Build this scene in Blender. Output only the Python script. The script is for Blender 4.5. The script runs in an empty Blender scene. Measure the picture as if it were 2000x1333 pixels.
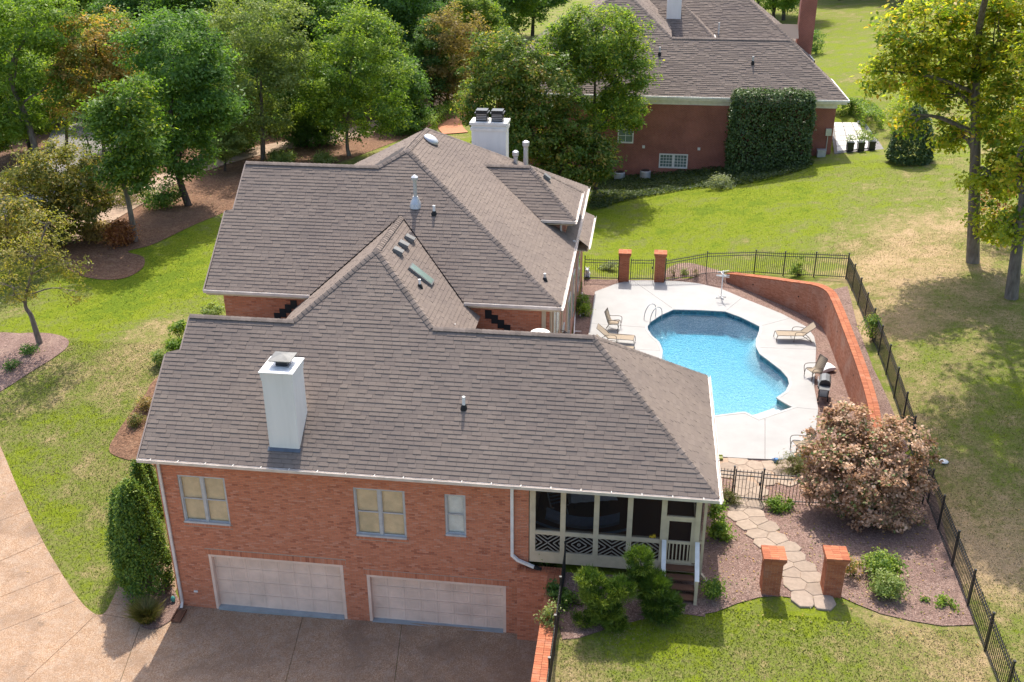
import bpy, bmesh, math, random
import numpy as np
from mathutils import Vector, Matrix, geometry
random.seed(7)
rng = np.random.default_rng(7)
sc = bpy.context.scene
COL = sc.collection
R = math.radians

# ---------------------------------------------------------------- camera
CF, CPITCH, CYAW, CROLL = 1971.309, 0.436302, -0.131860, -0.002461   # focal length in photo pixels (photo 2000 x 1333)
CC = np.array([13.591, -27.416, 24.259])
def _axes():
    fw = np.array([math.sin(CYAW)*math.cos(CPITCH), math.cos(CYAW)*math.cos(CPITCH), -math.sin(CPITCH)])
    r = np.array([math.cos(CYAW), -math.sin(CYAW), 0.0]); u = np.cross(r, fw)
    return r*math.cos(CROLL)+u*math.sin(CROLL), -r*math.sin(CROLL)+u*math.cos(CROLL), fw
CR_, CU_, CFW = _axes()
cam = bpy.data.objects.new('camera', bpy.data.cameras.new('camera')); COL.objects.link(cam)
cam.data.sensor_width = 36; cam.data.sensor_fit = 'HORIZONTAL'; cam.data.lens = CF/2000*36
cam.data.clip_start = .5; cam.data.clip_end = 2000
cam.matrix_world = Matrix(((CR_[0], CU_[0], -CFW[0], CC[0]), (CR_[1], CU_[1], -CFW[1], CC[1]), (CR_[2], CU_[2], -CFW[2], CC[2]), (0, 0, 0, 1)))
sc.camera = cam
# ---------------------------------------------------------------- light
SUND = Vector((0.09, -1.0, -1.55)).normalized()        # direction the light travels
world = bpy.data.worlds.new('World'); sc.world = world; world.use_nodes = True
wn = world.node_tree.nodes; wl = world.node_tree.links
sky = wn.new('ShaderNodeTexSky'); sky.sky_type = 'NISHITA'; sky.sun_disc = False
sky.sun_elevation = math.asin(-SUND.z); sky.sun_rotation = math.atan2(-SUND.x, -SUND.y)
sky.air_density = 1.0; sky.dust_density = 3.2; sky.ozone_density = 0.6
bg = wn['Background']; bg.inputs['Strength'].default_value = 0.138
wl.new(sky.outputs[0], bg.inputs[0])
sd = bpy.data.lights.new('sun', 'SUN'); sd.energy = 2.75; sd.angle = R(0.53); sd.color = (1.0, 0.94, 0.84)
sun = bpy.data.objects.new('sun', sd); COL.objects.link(sun); sun.location = (0, 40, 60)
sun.rotation_euler = SUND.to_track_quat('-Z', 'Y').to_euler()
vs = sc.view_settings; vs.view_transform = 'Standard'; vs.look = 'None'; vs.gamma = 1; vs.use_curve_mapping = False
vs.exposure = 1.2
sc.cycles.max_bounces = 8; sc.cycles.transparent_max_bounces = 24; sc.cycles.diffuse_bounces = 3

# ---------------------------------------------------------------- pixel helpers (photo pixel -> point in the place)
def ray(px, py):
    d = CFW*CF + CR_*(px-1000) - CU_*(py-666.5); return d/np.linalg.norm(d)
def PX(px, py, x): d = ray(px, py); return CC + d*(x-CC[0])/d[0]
def PY(px, py, y): d = ray(px, py); return CC + d*(y-CC[1])/d[1]
def PZ(px, py, z): d = ray(px, py); return CC + d*(z-CC[2])/d[2]

# ---------------------------------------------------------------- materials
def nodes_of(name):
    m = bpy.data.materials.new(name); m.use_nodes = True
    return m, m.node_tree.nodes, m.node_tree.links
def ramp(nt, fac, stops, interp='LINEAR'):
    r = nt.nodes.new('ShaderNodeValToRGB'); r.color_ramp.interpolation = interp
    e = r.color_ramp.elements
    while len(e) < len(stops): e.new(.5)
    for i, (p, c) in enumerate(stops):
        e[i].position = p; e[i].color = (c[0], c[1], c[2], 1) if hasattr(c, '__len__') else (c, c, c, 1)
    nt.links.new(fac, r.inputs[0]); return r.outputs[0]
def noise(nt, vec, scale, detail=4, rough=.55, dist=0):
    n = nt.nodes.new('ShaderNodeTexNoise'); n.inputs['Scale'].default_value = scale; n.inputs['Detail'].default_value = detail
    n.inputs['Roughness'].default_value = rough; n.inputs['Distortion'].default_value = dist
    if vec is not None: nt.links.new(vec, n.inputs['Vector'])
    return n.outputs['Fac']
def mixc(nt, fac, a, b, mode='MIX'):
    m = nt.nodes.new('ShaderNodeMix'); m.data_type = 'RGBA'; m.blend_type = mode
    for s, v in ((m.inputs[0], fac), (m.inputs[6], a), (m.inputs[7], b)):
        if isinstance(v, (int, float)): s.default_value = v
        elif isinstance(v, tuple): s.default_value = (v[0], v[1], v[2], 1)
        else: nt.links.new(v, s)
    return m.outputs[2]
def mathn(nt, op, a, b=None):
    m = nt.nodes.new('ShaderNodeMath'); m.operation = op
    for s, v in zip(m.inputs, (a, b)):
        if v is None: continue
        if isinstance(v, (int, float)): s.default_value = v
        else: nt.links.new(v, s)
    return m.outputs[0]
def wpos(nt, stretch=None):
    g = nt.nodes.new('ShaderNodeNewGeometry')
    if not stretch: return g.outputs['Position']
    v = nt.nodes.new('ShaderNodeVectorMath'); v.operation = 'MULTIPLY'; nt.links.new(g.outputs['Position'], v.inputs[0]); v.inputs[1].default_value = stretch
    return v.outputs[0]
def rndv(nt):
    a = nt.nodes.new('ShaderNodeAttribute'); a.attribute_name = 'rnd'
    o = nt.nodes.new('ShaderNodeObjectInfo')
    return mathn(nt, 'FRACT', mathn(nt, 'ADD', a.outputs['Fac'], o.outputs['Random']))
def attr(nt, name):
    a = nt.nodes.new('ShaderNodeAttribute'); a.attribute_name = name; return a.outputs['Fac']
def bump(nt, h, strength, dist=.02):
    b = nt.nodes.new('ShaderNodeBump'); b.inputs['Strength'].default_value = strength; b.inputs['Distance'].default_value = dist
    nt.links.new(h, b.inputs['Height']); return b.outputs[0]
MATS = {}
def M(name, stops, rough=.85, sc1=6., detail=6, rnd=0., stain=None, bumps=None, spec=.3, metal=0., rndstops=None, stretch=None):
    """stops: colours by fine noise; rnd: strength of the per-piece tone; stain: (scale, lo, hi, colour, amount)"""
    m, n, l = nodes_of(name); nt = m.node_tree; p = n['Principled BSDF']
    pos = wpos(nt, stretch)
    if isinstance(stops, tuple): c0 = stops; stops = [(.3, tuple(v*.86 for v in c0)), (.7, tuple(min(1, v*1.12) for v in c0))]
    col = ramp(nt, noise(nt, pos, sc1, detail), stops)
    if rndstops: col = mixc(nt, .75, col, ramp(nt, rndv(nt), rndstops))
    if rnd:
        k = ramp(nt, rndv(nt), [(0, 1-rnd), (1, 1+rnd)]); col = mixc(nt, 1., col, k, 'MULTIPLY')
    for s in (stain if isinstance(stain, list) else [stain] if stain else []):
        f = ramp(nt, noise(nt, pos, s[0], 5, .6), [(s[1], 0), (s[2], s[4])]); col = mixc(nt, f, col, s[3])
    l.new(col, p.inputs['Base Color']); p.inputs['Roughness'].default_value = rough; p.inputs['Metallic'].default_value = metal
    p.inputs['Specular IOR Level'].default_value = spec
    if bumps: l.new(bump(nt, noise(nt, pos, bumps[0], 5), bumps[1], bumps[2] if len(bumps) > 2 else .02), p.inputs['Normal'])
    MATS[name] = m; return m
def leafmat(name, stops, trans=.46, rough=.5, gloss=.025):
    m, n, l = nodes_of(name); nt = m.node_tree; n.remove(n['Principled BSDF'])
    col = ramp(nt, rndv(nt), stops)
    d = n.new('ShaderNodeBsdfDiffuse'); t = n.new('ShaderNodeBsdfTranslucent'); g = n.new('ShaderNodeBsdfGlossy'); g.inputs['Roughness'].default_value = rough
    l.new(col, d.inputs[0]); l.new(mixc(nt, 1., col, (1.45, 1.5, .7), 'MULTIPLY'), t.inputs[0])
    a = n.new('ShaderNodeMixShader'); a.inputs[0].default_value = trans; l.new(d.outputs[0], a.inputs[1]); l.new(t.outputs[0], a.inputs[2])
    b = n.new('ShaderNodeMixShader'); b.inputs[0].default_value = gloss; l.new(a.outputs[0], b.inputs[1]); l.new(g.outputs[0], b.inputs[2])
    l.new(b.outputs[0], n['Material Output'].inputs[0]); MATS[name] = m; return m
def thin_ior(nt, f, ior):
    g = nt.nodes.new('ShaderNodeNewGeometry'); nt.links.new(mathn(nt, 'SUBTRACT', ior, mathn(nt, 'MULTIPLY', g.outputs['Backfacing'], ior-1/ior)), f.inputs[0])
def glassmat(name, tint, refl_rough=.03):
    m, n, l = nodes_of(name); nt = m.node_tree; n.remove(n['Principled BSDF'])
    t = n.new('ShaderNodeBsdfTransparent'); t.inputs[0].default_value = (*tint, 1); g = n.new('ShaderNodeBsdfGlossy'); g.inputs['Roughness'].default_value = refl_rough
    f = n.new('ShaderNodeFresnel'); thin_ior(nt, f, 1.5)
    x = n.new('ShaderNodeMixShader'); l.new(f.outputs[0], x.inputs[0]); l.new(t.outputs[0], x.inputs[1]); l.new(g.outputs[0], x.inputs[2])
    l.new(x.outputs[0], n['Material Output'].inputs[0]); MATS[name] = m; return m

# ---------------------------------------------------------------- objects
def props(o, label=None, cat=None, group=None, kind=None):
    if label: o['label'] = label
    if cat: o['category'] = cat
    if group: o['group'] = group
    if kind: o['kind'] = kind
    return o
def thing(name, label, cat, loc=(0, 0, 0), rz=0, group=None):
    o = bpy.data.objects.new(name, None); COL.objects.link(o); o.empty_display_size = .2
    o.location = [float(v) for v in loc]; o.rotation_euler = (0, 0, rz); return props(o, label, cat, group)
def put(name, me, mat=None, parent=None, M4=None, world=False, **kw):
    o = bpy.data.objects.new(name, me); COL.objects.link(o)
    if mat is not None and not me.materials: me.materials.append(MATS[mat] if isinstance(mat, str) else mat)
    if parent is not None:
        o.parent = parent
        if world: o.matrix_parent_inverse = parent.matrix_basis.inverted()
    if M4 is not None: o.matrix_basis = M4
    return props(o, **kw)
def copy_tree(o, parent=None):
    c = o.copy(); COL.objects.link(c)
    if parent is not None: c.parent = parent
    for ch in list(o.children): copy_tree(ch, c)
    return c
class MB:
    def __init__(s): s.v = []; s.f = []; s.r = []
    def face(s, pts, r=0.):
        i = len(s.v); s.v += [tuple(float(c) for c in p) for p in pts]; s.f.append(list(range(i, i+len(pts)))); s.r.append(r)
    def box(s, c, size, rz=0., r=0., M4=None):
        hx, hy, hz = size[0]/2, size[1]/2, size[2]/2; i = len(s.v); cs, sn = math.cos(rz), math.sin(rz)
        for x, y, z in ((-1, -1, -1), (1, -1, -1), (1, 1, -1), (-1, 1, -1), (-1, -1, 1), (1, -1, 1), (1, 1, 1), (-1, 1, 1)):
            X, Y, Z = x*hx, y*hy, z*hz
            if M4 is not None: q = M4 @ Vector((X, Y, Z)); s.v.append((q.x+c[0], q.y+c[1], q.z+c[2]))
            else: s.v.append((c[0]+X*cs-Y*sn, c[1]+X*sn+Y*cs, c[2]+Z))
        for f in ((0, 3, 2, 1), (4, 5, 6, 7), (0, 1, 5, 4), (1, 2, 6, 5), (2, 3, 7, 6), (3, 0, 4, 7)): s.f.append([i+k for k in f]); s.r.append(r)
        return s
    def beam(s, a, b, w, h, up=(0, 0, 1), r=0.):
        a = Vector(a); b = Vector(b); d = (b-a); L = d.length; d.normalize(); up = Vector(up)
        if abs(d.dot(up)) > .99: up = Vector((0, 1, 0))
        x = d.cross(up).normalized(); z = x.cross(d)
        m = Matrix((x, d, z)).transposed()
        return s.box((a+b)/2, (w, L, h), r=r, M4=m)
    def tube(s, pts, rad, n=8, r=0., cap=True):
        pts = [Vector(p) for p in pts]; m = len(pts)
        if not hasattr(rad, '__len__'): rad = [rad]*m
        base = len(s.v); ref = None
        for k in range(m):
            d = (pts[min(k+1, m-1)]-pts[max(k-1, 0)]).normalized()
            if ref is None: ref = Vector((1, 0, 0)) if abs(d.x) < .8 else Vector((0, 1, 0))
            a = (ref - d*ref.dot(d)).normalized(); b = d.cross(a); ref = a
            for j in range(n):
                t = 2*math.pi*j/n; q = pts[k]+(a*math.cos(t)+b*math.sin(t))*rad[k]; s.v.append(tuple(q))
        for k in range(m-1):
            for j in range(n): s.f.append([base+k*n+j, base+k*n+(j+1) % n, base+(k+1)*n+(j+1) % n, base+(k+1)*n+j]); s.r.append(r)
        if cap:
            s.f.append([base+j for j in range(n)][::-1]); s.r.append(r); s.f.append([base+(m-1)*n+j for j in range(n)]); s.r.append(r)
        return s
    def lathe(s, prof, c=(0, 0, 0), n=16, r=0.):
        base = len(s.v); m = len(prof)
        for (rr, z) in prof:
            for j in range(n): t = 2*math.pi*j/n; s.v.append((c[0]+rr*math.cos(t), c[1]+rr*math.sin(t), c[2]+z))
        for k in range(m-1):
            for j in range(n): s.f.append([base+k*n+j, base+k*n+(j+1) % n, base+(k+1)*n+(j+1) % n, base+(k+1)*n+j]); s.r.append(r)
        s.f.append([base+j for j in range(n)][::-1]); s.r.append(r); s.f.append([base+(m-1)*n+j for j in range(n)]); s.r.append(r)
        return s
    def prism(s, poly, z0, z1, r=0.):
        n = len(poly); i = len(s.v)
        for (x, y) in poly: s.v.append((x, y, z0))
        for (x, y) in poly: s.v.append((x, y, z1))
        for j in range(n): s.f.append([i+j, i+(j+1) % n, i+n+(j+1) % n, i+n+j]); s.r.append(r)
        s.f.append([i+n+j for j in range(n)]); s.r.append(r); s.f.append([i+j for j in range(n)][::-1]); s.r.append(r)
        return s
    def mesh(s, name, smooth=False):
        me = bpy.data.meshes.new(name); me.from_pydata(s.v, [], s.f); me.update()
        if any(s.r):
            a = me.attributes.new('rnd', 'FLOAT', 'FACE'); a.data.foreach_set('value', s.r)
        if smooth: me.polygons.foreach_set('use_smooth', [True]*len(me.polygons))
        return me
    def build(s, name, mat, parent=None, world=False, smooth=False, bevel=0., **kw):
        o = put(name, s.mesh(name, smooth), mat, parent, world=world, **kw)
        if bevel:
            b = o.modifiers.new('bevel', 'BEVEL'); b.width = bevel; b.segments = 2; b.limit_method = 'ANGLE'; b.harden_normals = False
        return o
def wbuild(mb, name, mat, parent, **kw): return mb.build(name, mat, parent, world=True, **kw)
def npmesh(name, V, F4, rnd=None, extra=None):
    me = bpy.data.meshes.new(name); k = F4.shape[1]
    me.vertices.add(len(V)); me.vertices.foreach_set('co', np.ascontiguousarray(V, np.float32).ravel())
    me.loops.add(F4.size); me.loops.foreach_set('vertex_index', np.ascontiguousarray(F4, np.int32).ravel())
    me.polygons.add(len(F4)); me.polygons.foreach_set('loop_start', np.arange(0, F4.size, k, dtype=np.int32))
    me.update(calc_edges=True)
    if rnd is not None:
        a = me.attributes.new('rnd', 'FLOAT', 'FACE'); a.data.foreach_set('value', np.ascontiguousarray(rnd, np.float32))
    for nm, val in (extra or {}).items():
        a = me.attributes.new(nm, 'FLOAT', 'POINT'); a.data.foreach_set('value', np.ascontiguousarray(val, np.float32))
    return me
def inpoly(x, y, poly):
    x = np.asarray(x, float); y = np.asarray(y, float); r = np.zeros(x.shape, bool); n = len(poly); j = n-1
    for i in range(n):
        xi, yi = poly[i][:2]; xj, yj = poly[j][:2]
        c = ((yi > y) != (yj > y)) & (x < (xj-xi)*(y-yi)/((yj-yi) if yj != yi else 1e-12)+xi); r ^= c; j = i
    return r
def sdist(x, y, pts, closed=True):
    d = np.full(np.shape(x), 1e9); n = len(pts)
    for i in range(n if closed else n-1):
        a = pts[i]; b = pts[(i+1) % n]; ex, ey = b[0]-a[0], b[1]-a[1]; L2 = ex*ex+ey*ey+1e-12
        t = np.clip(((x-a[0])*ex+(y-a[1])*ey)/L2, 0, 1); d = np.minimum(d, np.hypot(x-a[0]-t*ex, y-a[1]-t*ey))
    return d
def spline(pts, n=8, closed=False):
    P = [np.array(p, float) for p in pts]; out = []; m = len(P)
    for i in range(m if closed else m-1):
        g = lambda k: P[k % m] if closed else P[min(max(k, 0), m-1)]
        a, b, c, d = g(i-1), g(i), g(i+1), g(i+2)
        for t in np.linspace(0, 1, n, endpoint=False):
            out.append(.5*((2*b)+(c-a)*t+(2*a-5*b+4*c-d)*t*t+(3*b-a-3*c+d)*t**3))
    if not closed: out.append(P[-1])
    return [tuple(float(v) for v in q) for q in out]
# ---------------------------------------------------------------- material library
M('brick', (0.524, 0.196, 0.108), .9, 9, rndstops=[(0, (0.320, 0.103, 0.059)), (.12, (0.475, 0.170, 0.092)), (.45, (0.553, 0.204, 0.110)), (.8, (0.601, 0.232, 0.128)), (1, (0.592, 0.283, 0.187))], bumps=(60, .25, .01), stain=(1.1, .55, .8, (0.446, 0.180, 0.110), .2))
M('brick_lit', (.36, .125, .062), .9, 9, rndstops=[(0, (.29, .09, .046)), (.5, (.39, .13, .064)), (1, (.45, .17, .085))], bumps=(60, .25, .01), stain=(2.0, .55, .75, (.5, .36, .28), .25))
M('brick_wall', (.40, .165, .095), .9, 9, rndstops=[(0, (.31, .115, .062)), (.5, (.41, .165, .094)), (1, (.48, .22, .14))], bumps=(60, .25, .01), stain=[(.9, .48, .72, (.50, .34, .26), .5), (2.5, .55, .75, (.27, .13, .09), .4)])
M('mortar', (.42, .29, .22), .95, 20, bumps=(80, .3, .01))
M('shingle', (0.197, 0.158, 0.135), .95, 40, rndstops=[(0, (0.179, 0.144, 0.125)), (.35, (0.190, 0.153, 0.131)), (.7, (0.201, 0.162, 0.137)), (1, (0.215, 0.174, 0.149))], stain=[(.35, .45, .72, (0.138, 0.113, 0.103), .5), (1.1, .55, .75, (0.247, 0.202, 0.167), .35)], bumps=(120, .4, .005), spec=.1)
M('shingle_cap', (0.195, 0.158, 0.136), .95, 30, rnd=.18, bumps=(120, .4, .005), spec=.12, stain=(.6, .5, .7, (0.133, 0.111, 0.101), .5))
M('underlay', (.05, .042, .04), .95)
M('white_paint', (.74, .71, .66), .55, 3, stain=(1.3, .55, .8, (.5, .46, .4), .35))
M('gutter_paint', (.66, .60, .55), .5, 3, stain=(2.5, .5, .8, (.42, .35, .29), .5))
M('cream_paint', (.56, .46, .32), .6, 3, stain=(1.5, .5, .8, (.46, .375, .265), .4))
M('slat_paint', (.30, .26, .21), .7, 5)
M('grey_frame', (.48, .47, .46), .5, 4)
M('stucco', [(.3, (.70, .69, .665)), (.7, (.75, .74, .715))], .9, 2, bumps=(40, .25, .008), stretch=(2, 2, .25), stain=[(.9, .55, .8, (.58, .56, .52), .5), (2.2, .6, .8, (.50, .47, .43), .35)])
M('rake_paint', (.30, .235, .20), .7, 5)
M('hood_metal', (.17, .17, .165), .6, 6, metal=.3)
M('grill_grey', (.13, .135, .14), .4, 6, spec=.5)
M('door_paint', (.76, .565, .45), .6, 1.5, stain=(1.2, .5, .8, (.71, .53, .425), .4))
M('blind', (.84, .60, .33), .6, 3)
M('blind_white', (.82, .78, .68), .6, 3)
M('dark_metal', (.018, .019, .022), .4, 8, spec=.5)
M('grey_metal', (.42, .43, .45), .42, 6, metal=.75)
M('galv', (.55, .56, .58), .5, 6, metal=.6, stain=(3, .5, .7, (.35, .36, .36), .5))
M('lead_flash', (.10, .12, .15), .5, 6, metal=.3)
M('black_flash', (.02, .022, .026), .55, 6)
M('pvc', (.75, .73, .70), .5, 6)
M('rubber', (.02, .02, .02), .8, 6)
M('skylight_glass', (.16, .22, .19), .15, 3, spec=.6)
M('concrete_sill', (.30, .33, .34), .85, 4, bumps=(40, .3, .01), stain=(2, .5, .75, (.2, .21, .2), .5))
M('deck_concrete', [(.3, (.335, .33, .325)), (.7, (.37, .365, .36))], .9, 1.2, bumps=(90, .35, .006), stain=[(.5, .5, .72, (.305, .298, .29), .5), (7, .55, .8, (.30, .29, .28), .35)])
M('coping', (.38, .375, .37), .85, 3, bumps=(60, .3, .006))
M('pool_tile', (.04, .14, .20), .3, 12, rndstops=[(0, (.02, .08, .14)), (.5, (.05, .17, .22)), (1, (.10, .27, .30))], spec=.5)
M('pool_plaster', [(.35, (.23, .345, .39)), (.65, (.36, .46, .50))], .7, 9, detail=8)
M('mulch', [(.28, (.115, .066, .053)), (.5, (.225, .14, .115)), (.72, (.38, .265, .22))], .95, 26, detail=9, bumps=(30, 1., .05), stain=[(.8, .48, .7, (.34, .235, .185), .6), (3.5, .5, .72, (.14, .088, .072), .5), (11, .5, .66, (.09, .055, .045), .75), (13, .56, .7, (.46, .35, .30), .6)])
M('leaf_litter', [(.28, (.075, .038, .022)), (.5, (.16, .082, .046)), (.72, (.29, .165, .098))], .95, 9, detail=9, bumps=(12, 1., .06), stain=[(.25, .45, .7, (.13, .075, .05), .6), (2.2, .5, .7, (.28, .175, .11), .4)])
M('flagstone', (.30, .235, .185), .9, 7, rnd=.14, bumps=(25, .5, .012), stain=(3, .5, .75, (.28, .215, .165), .6))
M('patio_stone', (.62, .60, .57), .9, 4, rnd=.06, bumps=(25, .3, .01))
M('path_dirt', [(.3, (.26, .18, .13)), (.7, (.40, .29, .21))], .95, 2.0, bumps=(20, .5, .02))
M('asphalt', (.20, .19, .185), .95, 6, bumps=(50, .5, .02), stain=(1, .5, .7, (.26, .24, .23), .5))
M('brown_wood', (.16, .075, .045), .7, 8, stretch=(1, 12, 12))
M('bark_grey', [(.3, (.10, .085, .07)), (.7, (.24, .205, .175))], .95, 7, detail=8, bumps=(9, 1., .06), stretch=(1, 1, .25))
M('bark_dark', [(.3, (.045, .036, .03)), (.7, (.12, .095, .08))], .95, 7, detail=8, bumps=(9, 1., .06), stretch=(1, 1, .25))
M('sling_fabric', (.31, .25, .185), .8, 30, spec=.2)
M('bronze_frame', (.11, .085, .065), .45, 8, spec=.5)
M('plastic_black', (.02, .021, .023), .35, 8, spec=.5)
M('white_plastic', (.78, .78, .76), .4, 6)
M('blue_plastic', (.06, .18, .42), .4, 6)
M('green_plastic', (.10, .35, .30), .5, 6)
M('cloth_white', (.62, .62, .64), .9, 8)
M('cloth_stripe', (.24, .27, .34), .9, 8)
M('terracotta', (.42, .18, .09), .8, 8)
M('red_brick_far', (.23, .062, .045), .9, 9, rnd=.1)
M('car_paint', (.70, .72, .75), .25, 3, spec=.6)
glassmat('glass', (.86, .88, .88))
glassmat('dark_glass', (.12, .13, .14))
glassmat('window_glass', (.95, .96, .96), .02)
# insect screen: fine mesh that lets part of the light through
m, n, l = nodes_of('screen'); n.remove(n['Principled BSDF']); t = n.new('ShaderNodeBsdfTransparent'); d = n.new('ShaderNodeBsdfDiffuse'); d.inputs[0].default_value = (.022, .021, .02, 1)
x = n.new('ShaderNodeMixShader'); x.inputs[0].default_value = .34; l.new(t.outputs[0], x.inputs[1]); l.new(d.outputs[0], x.inputs[2]); l.new(x.outputs[0], n['Material Output'].inputs[0]); MATS['screen'] = m
# brick courses too far away to pick apart
def brick_far(name, c1, c2, mort):
    m, n, l = nodes_of(name); nt = m.node_tree; p = n['Principled BSDF']; p.inputs['Roughness'].default_value = .9
    g = n.new('ShaderNodeNewGeometry'); s = n.new('ShaderNodeSeparateXYZ'); l.new(g.outputs['Position'], s.inputs[0])
    c = n.new('ShaderNodeCombineXYZ'); l.new(mathn(nt, 'ADD', s.outputs[0], s.outputs[1]), c.inputs[0]); l.new(s.outputs[2], c.inputs[1])
    b = n.new('ShaderNodeTexBrick'); l.new(c.outputs[0], b.inputs['Vector'])
    for k, v in (('Color1', c1), ('Color2', c2), ('Mortar', mort)): b.inputs[k].default_value = (*v, 1)
    b.inputs['Scale'].default_value = 1; b.inputs['Brick Width'].default_value = .205; b.inputs['Row Height'].default_value = .068; b.inputs['Mortar Size'].default_value = .010; b.inputs['Bias'].default_value = -.1
    nz = ramp(nt, noise(nt, g.outputs['Position'], .7, 5), [(.35, .8), (.7, 1.15)]); l.new(mixc(nt, 1., b.outputs['Color'], nz, 'MULTIPLY'), p.inputs['Base Color'])
    l.new(bump(nt, mathn(nt, 'SUBTRACT', 1., b.outputs['Fac']), .6, .01), p.inputs['Normal']); MATS[name] = m
brick_far('brick_far', (.46, .16, .09), (.38, .125, .07), (.42, .30, .23))
brick_far('brick_red_far', (.31, .082, .055), (.25, .063, .046), (.40, .22, .165))
# exposed aggregate drive
def aggregate(name, stops, lo):
    m, n, l = nodes_of(name); nt = m.node_tree; p = n['Principled BSDF']; p.inputs['Roughness'].default_value = .9; pos = wpos(nt)
    v = n.new('ShaderNodeTexVoronoi'); v.inputs['Scale'].default_value = 42; l.new(pos, v.inputs['Vector'])
    c = ramp(nt, v.outputs['Color'], stops)
    f = ramp(nt, noise(nt, pos, .55, 6, .6), [(.42, 0), (.66, .55)]); c = mixc(nt, f, c, lo)
    f = ramp(nt, noise(nt, pos, 3.2, 7, .65), [(.45, 0), (.75, .4)]); c = mixc(nt, f, c, (.40, .34, .28)); f = ramp(nt, noise(nt, pos, .33, 4, .6, 1.2), [(.5, 0), (.68, .5)]); c = mixc(nt, f, c, (.15, .095, .062)); f = ramp(nt, noise(nt, pos, 1.7, 3, .5), [(.68, 0), (.76, .6)]); c = mixc(nt, f, c, (.11, .08, .06))
    l.new(c, p.inputs['Base Color']); l.new(bump(nt, v.outputs['Distance'], .8, .015), p.inputs['Normal']); MATS[name] = m
aggregate('aggregate', [(0, (.17, .098, .052)), (.35, (.30, .182, .105)), (.7, (.385, .25, .155)), (1, (.52, .40, .295))], (.235, .15, .095))
# water: clear, gently rippled surface over a body that absorbs red
m, n, l = nodes_of('water'); nt = m.node_tree; n.remove(n['Principled BSDF'])
t = n.new('ShaderNodeBsdfTransparent'); g = n.new('ShaderNodeBsdfGlossy'); g.inputs['Roughness'].default_value = .02
f = n.new('ShaderNodeFresnel'); thin_ior(nt, f, 1.33); pos = wpos(nt, (1, 1.5, 1))
bn = bump(nt, noise(nt, pos, 4.2, 4, .65, .8), .8, .05); l.new(bn, g.inputs['Normal']); l.new(bn, f.inputs['Normal'])
x = n.new('ShaderNodeMixShader'); l.new(f.outputs[0], x.inputs[0]); l.new(t.outputs[0], x.inputs[1]); l.new(g.outputs[0], x.inputs[2]); l.new(x.outputs[0], n['Material Output'].inputs[0])
va = n.new('ShaderNodeVolumeAbsorption'); va.inputs[0].default_value = (.10, .74, .89, 1); va.inputs['Density'].default_value = .62; l.new(va.outputs[0], n['Material Output'].inputs[1]); MATS['water'] = m
# lawn: green to straw, by the 'dry' attribute and patches
def lawnmat(name, fine):
    m, n, l = nodes_of(name); nt = m.node_tree; p = n['Principled BSDF']; p.inputs['Roughness'].default_value = .95; p.inputs['Specular IOR Level'].default_value = .1; pos = wpos(nt)
    dry = attr(nt, 'dry')
    if fine: k = mathn(nt, 'ADD', dry, mathn(nt, 'MULTIPLY', mathn(nt, 'SUBTRACT', rndv(nt), .5), .5))
    else:
        a = mathn(nt, 'MULTIPLY', mathn(nt, 'SUBTRACT', noise(nt, pos, .55, 6, .62), .5), 1.25)
        b = mathn(nt, 'MULTIPLY', mathn(nt, 'SUBTRACT', noise(nt, pos, 7, 8, .75), .5), 1.0)
        b = mathn(nt, 'ADD', b, mathn(nt, 'MULTIPLY', mathn(nt, 'SUBTRACT', noise(nt, pos, 2.1, 7, .7), .5), .8))
        k = mathn(nt, 'ADD', mathn(nt, 'ADD', dry, a), b)
    c = ramp(nt, k, [(0, (.115, .165, .012)), (.22, (.175, .215, .012)), (.42, (.150, .178, .036)), (.6, (.215, .195, .070)), (.8, (.325, .245, .125)), (1, (.40, .285, .165))])
    if not fine:
        s = ramp(nt, noise(nt, pos, 17, 8, .75), [(.32, .62), (.68, 1.3)]); c = mixc(nt, 1., c, s, 'MULTIPLY')
        l.new(bump(nt, noise(nt, pos, 22, 6, .75), .9, .05), p.inputs['Normal'])
    l.new(c, p.inputs['Base Color']); MATS[name] = m
lawnmat('lawn', False); lawnmat('grass_blade', True)
leafmat('leaf_oak', [(0, (0.073, 0.136, 0.022)), (.5, (0.135, 0.230, 0.031)), (.85, (0.231, 0.328, 0.040)), (1, (0.389, 0.398, 0.045))])
leafmat('leaf_dark', [(0, (0.051, 0.115, 0.027)), (.6, (0.105, 0.208, 0.037)), (1, (0.219, 0.331, 0.055))])
leafmat('leaf_greyish', [(0, (0.094, 0.142, 0.038)), (.6, (0.184, 0.248, 0.060)), (1, (0.328, 0.366, 0.104))])
leafmat('leaf_bright', [(0, (0.075, 0.143, 0.019)), (.5, (0.148, 0.248, 0.026)), (1, (0.317, 0.401, 0.049))])
leafmat('leaf_magnolia', [(0, (0.048, 0.095, 0.018)), (.55, (0.100, 0.166, 0.029)), (.82, (0.185, 0.238, 0.044)), (.95, (0.356, 0.277, 0.060)), (1, (0.370, 0.224, 0.079))], gloss=.02, rough=.4)
leafmat('leaf_autumn', [(0, (0.121, 0.155, 0.034)), (.35, (0.216, 0.230, 0.043)), (.7, (0.392, 0.290, 0.074)), (1, (0.513, 0.297, 0.101))])
leafmat('leaf_yellow', [(0, (0.111, 0.130, 0.029)), (.5, (0.202, 0.202, 0.039)), (.85, (0.325, 0.280, 0.049)), (1, (0.351, 0.247, 0.072))])
leafmat('leaf_brown', [(0, (0.143, 0.107, 0.037)), (.5, (0.242, 0.196, 0.062)), (1, (0.385, 0.274, 0.088))])
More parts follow.
